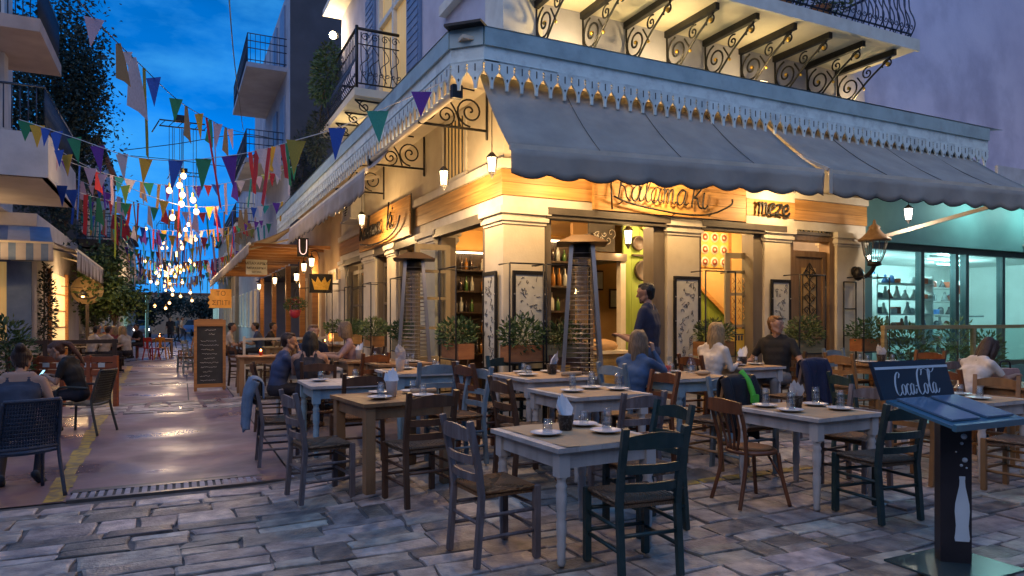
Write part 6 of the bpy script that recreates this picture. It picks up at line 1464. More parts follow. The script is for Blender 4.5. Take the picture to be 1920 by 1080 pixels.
def person(label, loc, face, J, top, bottom, shoe, hair, hstyle='short', skin=0, sleeve='short', vox=.0085, yaw=0, pitch=0, female=False, beard=None, hands=True, bare_leg=False, glasses=False, tank=False, z=None, extra=None, hcurl=.5, fat=1.0, roll=0):
    x, y = loc; root = thing('person', label, 'person', (x, y, (gz(x, y) + .012) if z is None else z), R(face - 90))
    S = []; f = .88 if female else 1.0; f *= fat; A = lambda *s: S.append(s)
    pel, ch, nk, hd = J['pel'], J['chest'], J['neck'], J['head']; shL, shR = J['shL'], J['shR']
    # torso
    wst = pel.lerp(ch, .5)
    bt = 'bottom'
    A(pel + V(-.065, -.01, -.01), pel + V(.065, -.01, -.01), .125 * f, .125 * f, bt); A(J['hipL'], J['hipR'], .105 * f, .105 * f, bt)
    for k in (-1, 1):
        A(pel + V(k * .06, 0, .07), wst + V(k * .05, .0, 0), .115 * f, .105 * f, 'top'); A(wst + V(k * .05, 0, 0), ch + V(k * .075, 0, 0), .105 * f, .115 * f, 'top'); A(ch + V(k * .075, 0, .0), (shL if k < 0 else shR).lerp(nk, .35) + V(0, 0, -.09), .115 * f, .10 * f, 'top')
    A(pel + V(0, -.005, .06), ch + V(0, -.008, .02), .118 * f, .122 * f, 'top'); A(ch + V(0, -.008, .02), nk + V(0, -.005, -.13), .122 * f, .095 * f, 'top')
    for t_, r_, w_ in ((.35, .112, .055), (.7, .116, .07), (1.0, .118, .085)): c_ = pel.lerp(ch, t_); A(c_ + V(-w_, -.004, .02), c_ + V(w_, -.004, .02), r_ * f, r_ * f, 'top')
    A(shL.lerp(nk, .45) + V(0, .005, -.075), shR.lerp(nk, .45) + V(0, .005, -.075), .096 * f, .096 * f, 'top'); A(shL.lerp(nk, .30) + V(0, .005, -.045), shR.lerp(nk, .30) + V(0, .005, -.045), .078 * f, .078 * f, 'skin' if tank else 'top')
    A(shL.lerp(nk, .15), shR.lerp(nk, .15), .058 * f, .058 * f, 'skin' if tank else 'top'); A(shL.lerp(nk, .5) + V(0, 0, .015), shR.lerp(nk, .5) + V(0, 0, .015), .060 * f, .060 * f, 'skin' if tank else 'top')
    if tank:
        for k in (-1, 1): A(nk + V(k * .085, -.10, -.13), nk + V(k * .085, -.03, .012), .024, .022, 'top'); A(nk + V(k * .085, -.03, .012), nk + V(k * .085, .06, -.08), .022, .022, 'top')
    if female and not tank or female:
        for k in (-1, 1): A(ch + V(k * .075, .085, .0), ch + V(k * .07, .095, -.02), .062, .062, 'top')
    A(nk + V(0, -.012, -.02), hd + V(0, -.012, -.085), .056 * (.86 if female else 1), .052 * (.86 if female else 1), 'skin')
    # arms
    for n in 'LR':
        sh, el, wr = J['sh' + n], J['el' + n], J['wr' + n]; up = 'skin' if tank else 'top'; mid = sh.lerp(el, .62)
        g = .86 if female else 1.0
        A(sh, mid, .058 * g + (.0 if tank else .006), .049 * g + (0 if tank else .006), up); A(mid, el, .045 * g, .039 * g, 'top' if sleeve == 'long' else 'skin')
        if sleeve == 'long': A(mid, el, .052 * g, .047 * g, 'top'); A(el, el.lerp(wr, .88), .046 * g, .036 * g, 'top'); A(el.lerp(wr, .8), wr, .028 * g, .025 * g, 'skin')
        else: A(el, el.lerp(wr, .45), .040 * g, .038 * g, 'skin'); A(el.lerp(wr, .45), wr, .037 * g, .025 * g, 'skin')
        d = (wr - el).normalized(); pn = J.get('pn' + n, V(0, 0, -1) if abs(d.z) < .7 else V(-1 if n == 'R' else 1, 0, 0))
        if hands: S.extend(hand_segs(wr, J.get('hd' + n, d), pn, 'skin', hcurl, .95 * (.9 if female else 1)))
        else: A(wr, wr + d * .13, .034, .026, 'skin')
        hp, kn, an = J['hip' + n], J['kn' + n], J['an' + n]; lt = 'bottom'
        k2 = hp.lerp(kn, .5)
        A(hp, k2, .098 * f, .082 * f, lt); A(k2, kn, .082 * f, .062 * f, 'skin' if bare_leg else lt); A(kn, kn.lerp(an, .4), .060 * f, .058 * f, 'skin' if bare_leg else lt); A(kn.lerp(an, .4), an, .057 * f, .042 * f, 'skin' if bare_leg else lt)
        fd = J.get('ft' + n, V(0, 1, 0)); A(an + V(0, 0, -.03) - fd * .05, an + V(0, 0, -.045) + fd * .07, .038, .042, 'shoe'); A(an + V(0, 0, -.045) + fd * .07, an + V(0, 0, -.052) + fd * .17, .042, .032, 'shoe')
    # head
    RM = Matrix.Translation(hd) @ Matrix.Rotation(R(yaw), 4, 'Z') @ Matrix.Rotation(R(roll), 4, 'Y') @ Matrix.Rotation(R(pitch), 4, 'X')
    H = lambda a, b, ra, rb, t: A(RM @ Vector(a), RM @ Vector(b), ra, rb, t)
    hs = .95 if female else 1.0
    H((-.012, -.028, .035), (-.012, .026, .03), .076 * hs, .074 * hs, 'skin'); H((.012, -.028, .035), (.012, .026, .03), .076 * hs, .074 * hs, 'skin')
    jt = 'beard' if beard else 'skin'
    H((0, .02, -.02), (0, .045, -.055), .066 * hs, .052 * hs, 'skin'); H((-.022, .045, -.075), (.022, .045, -.075), .036 * hs, .036 * hs, jt); H((-.05, .0, -.045), (-.028, .05, -.08), .028, .028, 'skin'); H((.05, 0, -.045), (.028, .05, -.08), .028, .028, 'skin'); H((0, .068, -.09), (0, .072, -.094), .022, .022, jt)
    H((-.032, .068, .036), (.032, .068, .036), .022, .022, 'skin'); H((-.04, .062, -.015), (-.036, .066, -.02), .024, .024, 'skin'); H((.04, .062, -.015), (.036, .066, -.02), .024, .024, 'skin')
    H((0, .09, .015), (0, .112, -.02), .010, .015, 'skin'); H((-.018, .086, -.052), (.018, .086, -.052), .010, .010, 'lip')
    H((-.014, -.030, .040), (-.014, .0, .052), .0785 * hs, .074 * hs, 'hairline'); H((.014, -.030, .040), (.014, .0, .052), .0785 * hs, .074 * hs, 'hairline'); H((0, -.04, .0), (0, -.04, -.035), .073 * hs, .056 * hs, 'hairline')
    for k in (-1, 1): H((k * .079 * hs, -.008, -.015), (k * .084 * hs, -.014, .022), .012, .016, 'skin')
    if extra: extra(S, J)
    mats = dict(skin=SKIN[skin], top=top, bottom=bottom, shoe=shoe, lip=M['lip'], beard=HAIR.get(beard or 'brown'), hairline=HAIR[hair])
    me = remesh(S, vox, 'body', 4 if vox < .012 else 2); paint(me, S, mats)
    if vox < .012: tg = list(dict.fromkeys(s[4] for s in S)); soften(me, [i for i, t in enumerate(tg) if t not in ('top', 'bottom')])
    link('body', me, root)
    if vox < .012:
        for k in (-1, 1):
            e = MB(); e.sphere(RM @ Vector((k * .031, .0815, .018)), (.0125, .0125, .008), 8, 6); e.build('eye', M['eye'], root)
            b = MB(); b.tube([RM @ Vector((k * .048, .086, .036)), RM @ Vector((k * .032, .095, .043)), RM @ Vector((k * .015, .094, .038))], .0045, 5); b.build('eyebrow', HAIR[hair], root)
    # hair
    r2 = random.Random(hash(label) % 1000 if False else len(label) * 7 + int(abs(x) * 10)); HS = []; HH = lambda a, b, ra, rb: HS.append((RM @ Vector(a), RM @ Vector(b), ra, rb, 'hair'))
    k_ = .96 if hstyle == 'short' else 1.0
    HH((0, -.034, .052), (0, .018, .060), .084 * hs * k_, .071 * hs * k_); HH((0, -.044, .03), (0, -.046, -.03), .080 * hs * k_, .058 * hs * k_) 
    if hstyle == 'short':
        for k in range(14): a = r2.uniform(-.055, .055); HH((a, r2.uniform(-.03, .04), .105), (a + r2.uniform(-.01, .01), r2.uniform(.0, .065), .118 - abs(a) * .4), .022, .014)
        HH((-.035, .055, .095), (.035, .055, .095), .024, .024)
    elif hstyle in ('long', 'bob', 'mid'):
        ln = {'long': -.36, 'mid': -.24, 'bob': -.15}[hstyle]
        for k in range(26):
            a = R(r2.uniform(40, 320)); a = math.pi / 2 + a      # around the back of the head, face left free
            ca, sa = math.cos(a), math.sin(a); rr = .078; z1 = ln * r2.uniform(.8, 1.08)
            sp = 1.0 + .25 * r2.random()
            HH((ca * rr * .8, sa * rr * .85 - .015, .05), (ca * rr * 1.08, sa * rr * 1.1 - .015, -.06), .030, .028); HH((ca * rr * 1.08, sa * rr * 1.1 - .015, -.06), (ca * rr * 1.05 * sp, sa * rr * 1.05 * sp - .02, z1), .028, .012)
        for k in (-1, 1): HH((k * .02, .05, .10), (k * .066, .045, .03), .026, .022); HH((k * .066, .045, .03), (k * .078, .03, -.08), .022, .018)
    elif hstyle == 'bun':
        HH((0, -.10, .09), (0, -.12, .10), .05, .045)
        for k in range(12): a = r2.uniform(-.06, .06); HH((a, -.05, .0), (a * 1.2, -.06 + r2.uniform(-.02, .01), -.08 + r2.uniform(-.03, .02)), .02, .008)
    elif hstyle == 'ponytail':
        HH((0, -.10, .06), (.02, -.17, -.02), .035, .04); HH((.02, -.17, -.02), (.04, -.18, -.20), .04, .03); HH((.04, -.18, -.20), (.05, -.16, -.36), .03, .012)
    hm = remesh(HS, max(vox, .009), 'hair', 2); hm.materials.append(HAIR[hair]); hm.polygons.foreach_set('use_smooth', [True] * len(hm.polygons)); link('hair', hm, root)
    if glasses:
        g_ = MB()
        for k in (-1, 1): g_.tube([RM @ Vector((k * .033 + .022 * math.cos(t * math.pi / 6), .096, .016 + .017 * math.sin(t * math.pi / 6))) for t in range(12)], .002, 4, closed=True); g_.tube([RM @ Vector((k * .055, .094, .02)), RM @ Vector((k * .08, .0, .022))], .002, 4)
        g_.build('glasses', M['iron'], root)
    return root
C_ = {k: cloth('cloth_' + k, c) for k, c in dict(navy=(.02, .026, .055), black=(.012, .012, .013), white=(.62, .56, .50), denim=(.05, .10, .20), jeans=(.045, .075, .14), blue=(.045, .065, .14), pink=(.40, .24, .22), tank=(.035, .045, .075), dark=(.025, .022, .03), grey=(.2, .19, .19), red=(.3, .06, .05), cream=(.5, .42, .34), khaki=(.2, .16, .1)).items()}
shoe_b = cloth('shoe_black', (.015, .015, .017)); shoe_n = cloth('shoe_navy', (.03, .05, .08)); sandal = cloth('sandal', (.16, .09, .05))
# waiter in the doorway
J = stand(1.80); J['elR'] = V(.26, .06, 1.10); J['wrR'] = V(.10, .30, 1.16); J['elL'] = V(-.26, .08, 1.10); J['wrL'] = V(-.06, .33, 1.17)
person('bearded waiter in a navy T-shirt standing before the plaza doorway', (1.62, 8.22), 152, J, C_['navy'], C_['jeans'], shoe_b, 'black', 'short', 1, 'short', beard='black', pitch=-8, yaw=5, fat=1.08)
# woman in denim jacket at table 9
J = sit(.12, .41, .1, .30); J['elR'] = V(.24, .28, .82); J['wrR'] = V(.10, .27, 1.04); J['hdR'] = V(-.15, .05, 1); J['pnR'] = V(-1, 0, 0); J['elL'] = V(-.20, .24, .78); J['wrL'] = V(-.02, .30, 1.0); J['hdL'] = V(.1, .05, 1); J['pnL'] = V(1, 0, 0)
person('woman with ash-blond hair in a denim jacket, hands clasped, seen from behind', (1.30, 7.46), AN + 22, J, C_['denim'], C_['dark'], sandal, 'ash', 'mid', 0, 'long', yaw=8, female=True, bare_leg=True, hcurl=1.1)
# blond woman in white
J = sit(.10, .47); J['elR'] = V(.24, .1, .74); J['wrR'] = V(.14, .34, .80); J['elL'] = V(-.23, .12, .74); J['wrL'] = V(-.12, .36, .80)
person('blond woman with glasses in a white sweater turned to the right', (2.50, 8.66), AN + 8, J, C_['white'], C_['dark'], shoe_b, 'blond', 'mid', 2, 'long', yaw=-4, female=True, glasses=True)
# man in black
J = sit(.02, .50); J['elR'] = V(.34, -.02, .80); J['wrR'] = V(.44, .16, .74); J['elL'] = V(-.34, .06, .80); J['wrL'] = V(-.42, .30, .83)
for k in ('chest', 'neck', 'head', 'shL', 'shR'): J[k] = J[k] + V(0, 0, .05)
person('man with short auburn hair in a black polo shirt looking over his shoulder', (3.54, 9.22), AN + 205, J, C_['black'], C_['grey'], shoe_b, 'ginger', 'short', 0, 'short', yaw=78, pitch=-4)
# woman at the right edge
J = sit(.22, .47); J['head'] = J['head'] + V(0, .06, -.04); J['elR'] = V(.24, .30, .80); J['wrR'] = V(.16, .52, .84); J['elL'] = V(-.23, .28, .80); J['wrL'] = V(-.10, .52, .84)
person('dark-haired woman in a white blouse bending over a bag at the right edge', (5.52, 8.34), AN - 14, J, C_['white'], C_['dark'], shoe_b, 'brown', 'mid', 0, 'short', pitch=-26, female=True)
bg = thing('handbag', 'pink handbag with a black handle in front of the woman at the right edge', 'handbag', (6.02, 8.40, gz(6.02, 8.4) + .775), R(20)); MB().box(-.16, .16, -.07, .07, 0, .17, c=.03).build('body', C_['pink'], bg); MB().tube(smooth_path([(-.09, 0, .16), (-.07, 0, .25), (.07, 0, .25), (.09, 0, .16)]), .011, 6).build('handle', M['iron'], bg)
# street group
J = sit(.12, .47); J['elR'] = V(.18, .30, .80); J['wrR'] = V(.06, .26, 1.07); J['hdR'] = V(-.2, -.1, .6); J['pnR'] = V(-.3, -1, 0); J['elL'] = V(-.26, .22, .76); J['wrL'] = V(-.08, .40, .81)
person('man in a blue shirt with his hand at his chin at the street table', (-3.22, 9.50), AN + 6, J, C_['blue'], C_['dark'], shoe_b, 'brown', 'short', 0, 'long', yaw=-14, pitch=-4, hcurl=1.0)
J = sit(.10, .46); J['elL'] = V(-.22, .20, .76); J['elR'] = V(.22, .20, .76)
person('woman with long dark hair and bare shoulders seen from behind at the street table', (-2.66, 9.02), AN + 72, J, C_['dark'], C_['dark'], sandal, 'black', 'long', 0, 'short', female=True, tank=True)
J = sit(.10, .48); J['elR'] = V(.20, .24, .86); J['wrR'] = V(.05, .20, 1.14); J['hdR'] = V(-.3, -.05, .5); J['pnR'] = V(-.2, -1, 0)
person('man in a dark shirt covering his mouth at the far side of the street table', (-3.20, 10.98), AN - 84, J, C_['navy'], C_['dark'], shoe_b, 'ginger', 'short', 0, 'long', yaw=6, hcurl=.8)
J = sit(.14, .48); J['elR'] = V(.22, .24, .82); J['wrR'] = V(.16, .46, .84); J['elL'] = V(-.22, .24, .80); J['wrL'] = V(-.14, .46, .83)
person('blond woman in a pink blouse facing left at the street table', (-2.42, 10.62), AN + 168, J, C_['pink'], C_['cream'], sandal, 'ash', 'bob', 0, 'short', female=True)
# left terrace: tank top woman, phone woman
J = sit(.26, .46, .12, .16); J['head'] = J['head'] + V(0, .05, -.02); J['anL'] = V(-.12, .02, .10); J['anR'] = V(.16, .05, .11); J['knL'] = V(-.14, .40, .50); J['knR'] = V(.18, .40, .50); J['ftL'] = V(-.1, .8, -.35).normalized(); J['ftR'] = V(.2, .8, -.4).normalized(); J['elR'] = V(.27, .14, .76); J['elL'] = V(-.26, .18, .76)
person('woman in a dark tank top seated with her back to us at the left edge', (-4.66, 6.46), 118, J, C_['tank'], C_['dark'], shoe_n, 'brown', 'bun', 0, 'short', female=True, tank=True, z=.005, pitch=-14)
J = sit(.16, .46, .1, .30); J['head'] = J['head'] + V(0, .07, -.05); J['elR'] = V(.22, .16, .72); J['wrR'] = V(.06, .36, .80); J['elL'] = V(-.22, .16, .72); J['wrL'] = V(-.06, .36, .80)
person('woman in black with an auburn ponytail bent over a glowing phone', (-5.98, 9.46), 188, J, C_['black'], C_['dark'], shoe_b, 'auburn', 'ponytail', 0, 'short', female=True, z=.005, pitch=-34)
ph = thing('phone', 'lit smartphone in the hands of the woman in black', 'phone', (-6.45, 9.42, .83), R(100)); ph.rotation_euler = (R(35), 0, R(98)); MB().box(-.035, .035, -.005, .003, -.07, .07, c=.002).build('body', M['iron'], ph); MB().box(-.031, .031, -.0065, -.005, -.062, .062).build('screen', M['screen'], ph)
# people farther off
def far_person(label, px, D, face, pose, top, bottom, hair, hs, female=False, h=1.7, z=0, vox=.02):
    X = (px - 960) / F * D; J = sit(.12, .47) if pose == 'sit' else stand(h)
    if pose == 'walk': J['knL'] += V(0, .16, .02); J['anL'] += V(0, .22, .02); J['anR'] += V(0, -.22, .06); J['wrR'] += V(0, .14, .05); J['wrL'] += V(0, -.16, .05)
    person(label, (X, D), face, J, top, bottom, shoe_b, hair, hs, 0, 'short', vox, female=female, hands=False, z=z)
far_person('walker in dark clothes in the middle of the street', 320, 41, -80, 'walk', C_['dark'], C_['dark'], 'black', 'short', vox=.025)
far_person('walker in pale jeans and white top stepping right down the street', 341, 46, 20, 'walk', C_['white'], C_['jeans'], 'brown', 'short', True, vox=.025)
far_person('walker in a blue top beside the pale walker', 332, 48, 60, 'walk', C_['blue'], C_['dark'], 'black', 'short', vox=.025)
for i, (px, D, fc, tp_, hr, hs, fm, l) in enumerate(((172, 19.5, 60, 'white', 'black', 'short', False, 'in white with his back to the railing'), (196, 19.6, 70, 'cream', 'brown', 'short', False, 'in cream seen over the railing'), (218, 20.4, 150, 'red', 'blond', 'mid', True, 'with blond hair in dark red'), (237, 20.2, 170, 'cream', 'blond', 'mid', True, 'with pale curly hair leaning back'), (182, 23, -40, 'khaki', 'brown', 'short', False, 'in khaki facing us'), (200, 23.5, -60, 'red', 'brown', 'short', False, 'in red facing us below the round sign'), (262, 27, -120, 'dark', 'black', 'short', False, 'in dark clothes beside the candle-lit table'))):
    far_person('diner on the left terrace %s' % l, px, D, fc, 'sit', C_[tp_], C_['dark'], hr, hs, fm, z=.05)
for i, (px, D, fc, tp_, l) in enumerate(((425, 18.5, 20, 'cream', 'in pale clothes beside the chalkboard'), (488, 19.5, 190, 'blue', 'in blue under the tavern awning'), (503, 20, 10, 'dark', 'in dark clothes under the tavern awning'))):
    far_person('diner on the tavern terrace %s' % l, px, D, fc, 'sit', C_[tp_], C_['dark'], 'black', 'short', False, z=.15)
bpy.data.scenes.remove(TMP)

# ------------------------------------------------------------------ bunting, bulbs and cables over the street
FC = {k: mat('flag_' + k, c, tuple(x * .8 for x in c), .8, scale=20, bump=.1) for k, c in dict(green=(.02, .22, .10), yellow=(.62, .34, .03), blue=(.015, .08, .40), pink=(.55, .36, .42), purple=(.12, .03, .30), white=(.52, .45, .50), lime=(.42, .50, .05), teal=(.02, .26, .24), red=(.50, .03, .04), olive=(.22, .20, .03), rag=(.30, .18, .08)).items()}
def flag_mesh(c, shape):
    if shape == 'tri': pts = [(-.5, 0), (.5, 0), (.30, -.4), (.02, -1), (-.28, -.4)]
    elif shape == 'ribbon': pts = [(-.5, 0), (.5, 0), (.4, -.35), (.5, -.7), (.3, -1), (-.5, -.95), (-.4, -.6), (-.55, -.3)]
    else: pts = [(-.2, 0), (.2, 0), (.45, -.45), (.6, -1.0), (.1, -.85), (-.5, -.75), (-.35, -.4)]
    return MB().prism(pts, -.5, .5, 0, Matrix.Rotation(R(90), 4, 'X')).mesh('flag', FC[c])
FM = {}
def flag(parent, pos, hd, c, w, h, shape='tri'):
    k = (c, shape)
    if k not in FM: FM[k] = flag_mesh(c, shape)
    o = link('ribbon' if shape == 'ribbon' else 'flag', FM[k], parent, pos, (rnd.uniform(-.12, .12), rnd.uniform(-.12, .12), hd + rnd.uniform(-.35, .35))); o.scale = (w, .005, h); return o
def bunting(label, pts, flags, r=.006, wc=None):
    """pts: (px,py,D) along the cord; flags: (px, colour, w, h, shape)"""
    P = [at(*p) for p in pts]; S = smooth_path(P, 8); t = thing('bunting_line', label, 'bunting', P[0], 0, 'bunting lines over the street')
    MB().tube([s - P[0] for s in S], r, 5).build('cord', wc or M['white_metal'], t)
    for (px, c, w, h, sh_) in flags:
        best = min(range(len(S) - 1), key=lambda i: abs(960 + F * S[i].x / S[i].y - px)); s = S[best]; d = S[best + 1] - S[best]
        flag(t, s - P[0], rnd.uniform(-.2, .2), c, w * 1.2, h * 1.1, sh_)
    return t
bunting('high dark bunting cord dropping from the top left with pink, rag and ribbon flags', [(140, -6, 6.4), (215, 75, 7.6), (262, 120, 8.5), (330, 185, 10.2), (380, 217, 12), (440, 245, 14.5), (520, 262, 17)],
    [(178, 'pink', .15, .28, 'tri'), (219, 'rag', .12, .46, 'rag'), (236, 'white', .10, .16, 'tri'), (250, 'white', .17, .68, 'rag'), (267, 'olive', .03, 1.05, 'ribbon'), (287, 'blue', .17, .36, 'tri'), (333, 'green', .17, .31, 'tri'), (350, 'rag', .10, .55, 'rag'), (371, 'yellow', .16, .40, 'tri'), (384, 'red', .035, 1.5, 'ribbon'), (396, 'green', .11, .48, 'rag'), (407, 'pink', .15, .42, 'tri'), (424, 'rag', .10, .55, 'rag'), (434, 'pink', .1, .38, 'tri'), (398, 'pink', .02, .9, 'ribbon')], .006, M['iron'])
bunting('white bunting cord of coloured pennants crossing from the left balcony to the eave corner', [(36, 224, 11.6), (70, 235, 11.3), (150, 262, 10.8), (240, 292, 10.2), (330, 301, 9.6), (430, 292, 9.2), (490, 281, 8.9), (555, 263, 8.6), (632, 240, 8.3), (708, 208, 8.1), (790, 172, 7.9), (864, 138, 7.75)],
    [(47, 'green', .20, .30, 'tri'), (68, 'yellow', .20, .34, 'tri'), (104, 'blue', .2, .36, 'tri'), (88, 'blue', .15, .28, 'tri'), (142, 'green', .2, .38, 'tri'), (187, 'purple', .2, .38, 'tri'), (230, 'white', .17, .36, 'tri'), (278, 'yellow', .16, .34, 'tri'), (330, 'blue', .19, .40, 'tri'), (378, 'green', .19, .40, 'tri'), (430, 'purple', .20, .40, 'tri'), (494, 'white', .20, .40, 'tri'), (556, 'olive', .20, .40, 'tri'), (635, 'blue', .2, .36, 'tri'), (709, 'teal', .22, .34, 'tri'), (789, 'purple', .2, .27, 'tri'), (470, 'red', .04, .5, 'ribbon'), (480, 'red', .05, .4, 'ribbon'), (506, 'red', .04, .7, 'ribbon'), (515, 'yellow', .05, .3, 'ribbon'), (533, 'red', .05, .4, 'ribbon'), (540, 'green', .03, .5, 'ribbon'), (522, 'white', .1, .4, 'rag')])
bunting('lower white bunting cord of small pennants on the left of the street', [(96, 272, 12.4), (150, 305, 12.8), (235, 348, 13.2), (300, 374, 13.6), (360, 388, 14.2), (440, 384, 15)],
    [(112, 'blue', .17, .28, 'tri'), (127, 'yellow', .2, .36, 'tri'), (174, 'pink', .2, .32, 'tri'), (193, 'pink', .16, .24, 'tri'), (188, 'purple', .03, .6, 'ribbon'), (234, 'lime', .18, .34, 'tri'), (272, 'white', .08, .2, 'tri'), (311, 'yellow', .16, .30, 'tri'), (338, 'red', .03, .8, 'ribbon'), (392, 'yellow', .14, .26, 'tri'), (410, 'white', .12, .3, 'tri'), (400, 'red', .03, .7, 'ribbon')])
bunting('blue bunting cord low on the left with a long red ribbon', [(100, 340, 14), (140, 358, 14.5), (200, 375, 15.5), (262, 385, 17)], [(118, 'blue', .25, .40, 'tri'), (134, 'blue', .22, .36, 'tri'), (160, 'red', .08, .8, 'ribbon'), (166, 'teal', .05, .7, 'ribbon'), (188, 'green', .18, .6, 'rag'), (205, 'red', .12, .3, 'tri'), (214, 'lime', .04, 1.2, 'ribbon'), (232, 'green', .2, .3, 'tri'), (245, 'red', .06, .5, 'ribbon')])
cols = list(FC)
ORD = ['first', 'second', 'third', 'fourth', 'fifth', 'sixth', 'seventh', 'eighth', 'ninth', 'tenth', 'eleventh', 'twelfth', 'thirteenth', 'fourteenth', 'fifteenth']
for i in range(13):
    q = 10.5 + i * 2.6; zl = 5.3 + rnd.uniform(-.6, .4) - i * .02; zr = 5.2 + rnd.uniform(-.6, .5); sag = rnd.uniform(.5, 1.0); dq = rnd.uniform(-2, 2)
    A = BL(-6.7, q + dq, zl); B = BL(-.9, q, zr); S = [A.lerp(B, k / 24) - V(0, 0, sag * math.sin(math.pi * k / 24)) for k in range(25)]
    t = thing('bunting_line', 'crowded line of ribbons and pennants over the street, %s row back' % ORD[i], 'bunting', A, 0, 'bunting lines over the street')
    MB().tube([s - A for s in S], .006, 4).build('cord', M['white_metal'], t); hd = math.atan2((B - A).y, (B - A).x); n = 30
    for k in range(n):
        u = (k + rnd.uniform(.2, .8)) / n; s = S[int(u * 24)].lerp(S[min(24, int(u * 24) + 1)], u * 24 % 1); r_ = rnd.random()
        if r_ < .5: flag(t, s - A, hd, rnd.choice(cols), rnd.uniform(.14, .24), rnd.uniform(.26, .42), 'tri')
        elif r_ < .85: flag(t, s - A, hd, rnd.choice(('red', 'white', 'pink', 'teal', 'yellow', 'blue', 'rag')), rnd.uniform(.03, .07), rnd.uniform(.5, 1.2), 'ribbon')
        else: flag(t, s - A, hd, rnd.choice(('white', 'pink', 'rag', 'purple', 'red')), rnd.uniform(.12, .22), rnd.uniform(.4, .7), 'rag')
def cable(label, pts, r=.012):
    P = [at(*p) for p in pts]; tag(MB().tube([p - P[0] for p in smooth_path(P, 6)], r, 5).build('overhead_cable', M['iron'], None, P[0]), label, 'cable', 'overhead cables')
cable('black overhead cable dropping steeply past the white balconies', [(429, -10, 10), (440, 120, 14), (456, 245, 22)], .010)
cable('black overhead cable running level below the first bulb rig', [(230, 282, 20), (330, 270, 20), (450, 252, 20), (520, 262, 20)])
cable('black overhead cable sloping from the eaves to the far houses', [(245, 292, 24), (330, 300, 24), (430, 312, 24), (470, 300, 24)])
# hanging bulb rigs
def bulb_rig(px, D, ytop, bulbs, label, watts, br=.07, frame=True):
    P = at(px, ytop, D); t = thing('bulb_chandelier', label, 'chandelier', P, T, 'bulb clusters hung over the street')
    if frame:
        f = MB()
        for z in (0, .12):
            f.tube([(-.42, 0, z), (.42, 0, z)], .015, 5)
            for k in range(6): f.tube([(-.4 + k * .16, -.06, 0), (-.32 + k * .16, .06, .12)], .008, 4)
        f.box(-.16, .06, -.08, .08, .12, .24); f.tube([(-.42, 0, .1), (-.55, 0, -.15)], .012, 4); f.build('frame', M['iron'], t)
    for (dx, dy, dz) in bulbs:
        b = MB().tube([(dx, dy, 0), (dx, dy, -dz + .14)], .005, 4).build('cable', M['iron'], t)
        MB().lathe([(.02, .04), (.022, .14), (.008, .16)], 8, (dx, dy, -dz)).build('socket', M['gold'], b)
        MB().sphere((dx, dy, -dz), (br, br, br * 1.15), 12, 8).build('bulb', M['bulb'], b)
    c = (sum(b[0] for b in bulbs) / len(bulbs), 0, -sum(b[2] for b in bulbs) / len(bulbs)); lamp(t, c, watts, (1, .68, .36), .35)
bulb_rig(342, 14, 240, [(-.24, .05, 1.28), (-.05, -.05, 1.18), (.0, .1, 1.35), (.2, 0, 1.45), (-.02, .0, 1.55), (.26, .06, 1.68), (-.18, -.04, 1.84), (.02, .12, .95), (-.15, .08, .98)], 'first cluster of large glowing bulbs on long black cables', 150, .055)
bulb_rig(348, 23, 330, [(-.2, 0, 2.0), (.1, .1, 1.6), (.3, 0, 2.1), (-.1, .1, 2.4), (0, -.1, 1.8)], 'second cluster of glowing bulbs farther down the street', 130, .06)
r2 = random.Random(5)
bulb_rig(318, 32, 420, [(r2.gauss(0, .42), r2.gauss(0, .3), 2.2 + r2.gauss(0, .85)) for _ in range(44)], 'dense far ball of many glowing bulbs over the street', 260, .06)
bulb_rig(326, 44, 480, [(r2.gauss(0, .5), r2.gauss(0, .3), 1.8 + r2.gauss(0, .6)) for _ in range(12)], 'farthest small cluster of glowing bulbs', 200, .07, False)

# ------------------------------------------------------------------ trees and creepers
def tree(label, base, top, crown, n, lmin, lmax, leaf, seed, r0=.16, name='tree', lumps=9, cat='tree'):
    t = thing(name, label, cat, base); top = Vector(top) - Vector(base)
    tr = MB(); r2 = random.Random(seed); tr.tube(smooth_path([(0, 0, -.05), top * .35 + V(.1, .05, 0), top * .7, top], 5), [r0 * (1 - .045 * i) for i in range(16)], 8)
    (cx, cy, cz), (rx, ry, rz) = crown; cc = Vector((cx, cy, cz)) - Vector(base)
    centers = []
    for k in range(lumps):
        while 1:
            v = V(r2.uniform(-1, 1), r2.uniform(-1, 1), r2.uniform(-1, 1))
            if v.length < 1: break
        centers.append((cc + V(v.x * rx * .72, v.y * ry * .72, v.z * rz * .75), r2.uniform(.30, .52)))
    for c, _ in centers: tr.tube(smooth_path([top * .75, top.lerp(c, .5) + V(0, 0, .1), c], 4), [r0 * .35 * (1 - .09 * i) for i in range(9)], 5)
    tr.build('trunk', M['bark'], t)
    vs = []; fs = []
    for c, s in centers:
        for i in range(n // lumps):
            v = V(r2.gauss(0, .5), r2.gauss(0, .5), r2.gauss(0, .5)); o = c + V(v.x * rx * s, v.y * ry * s, v.z * rz * s); l = r2.uniform(lmin, lmax)
            d = V(r2.uniform(-1, 1), r2.uniform(-1, 1), r2.uniform(-1, .6)).normalized(); sd = d.cross(V(r2.uniform(-1, 1), r2.uniform(-1, 1), r2.uniform(-1, 1))).normalized() * l * .25
            b = len(vs); vs += [o, o + d * l * .5 + sd, o + d * l, o + d * l * .5 - sd]; fs.append((b, b + 1, b + 2, b + 3))
    MB().add(vs, fs).build('crown', leaf, t)
b = BL(-7.3, 22.05, 0); c = BL(-7.55, 19.2, 8.6)
tree('tall dark tree rising behind the corner house against the sky', b, BL(-7.4, 20.5, 5.6), ((c.x, c.y, c.z), (1.9, 2.2, 4.6)), 24000, .08, .20, M['leaf_dark'], 3, .22, 'dark_tree', 26)
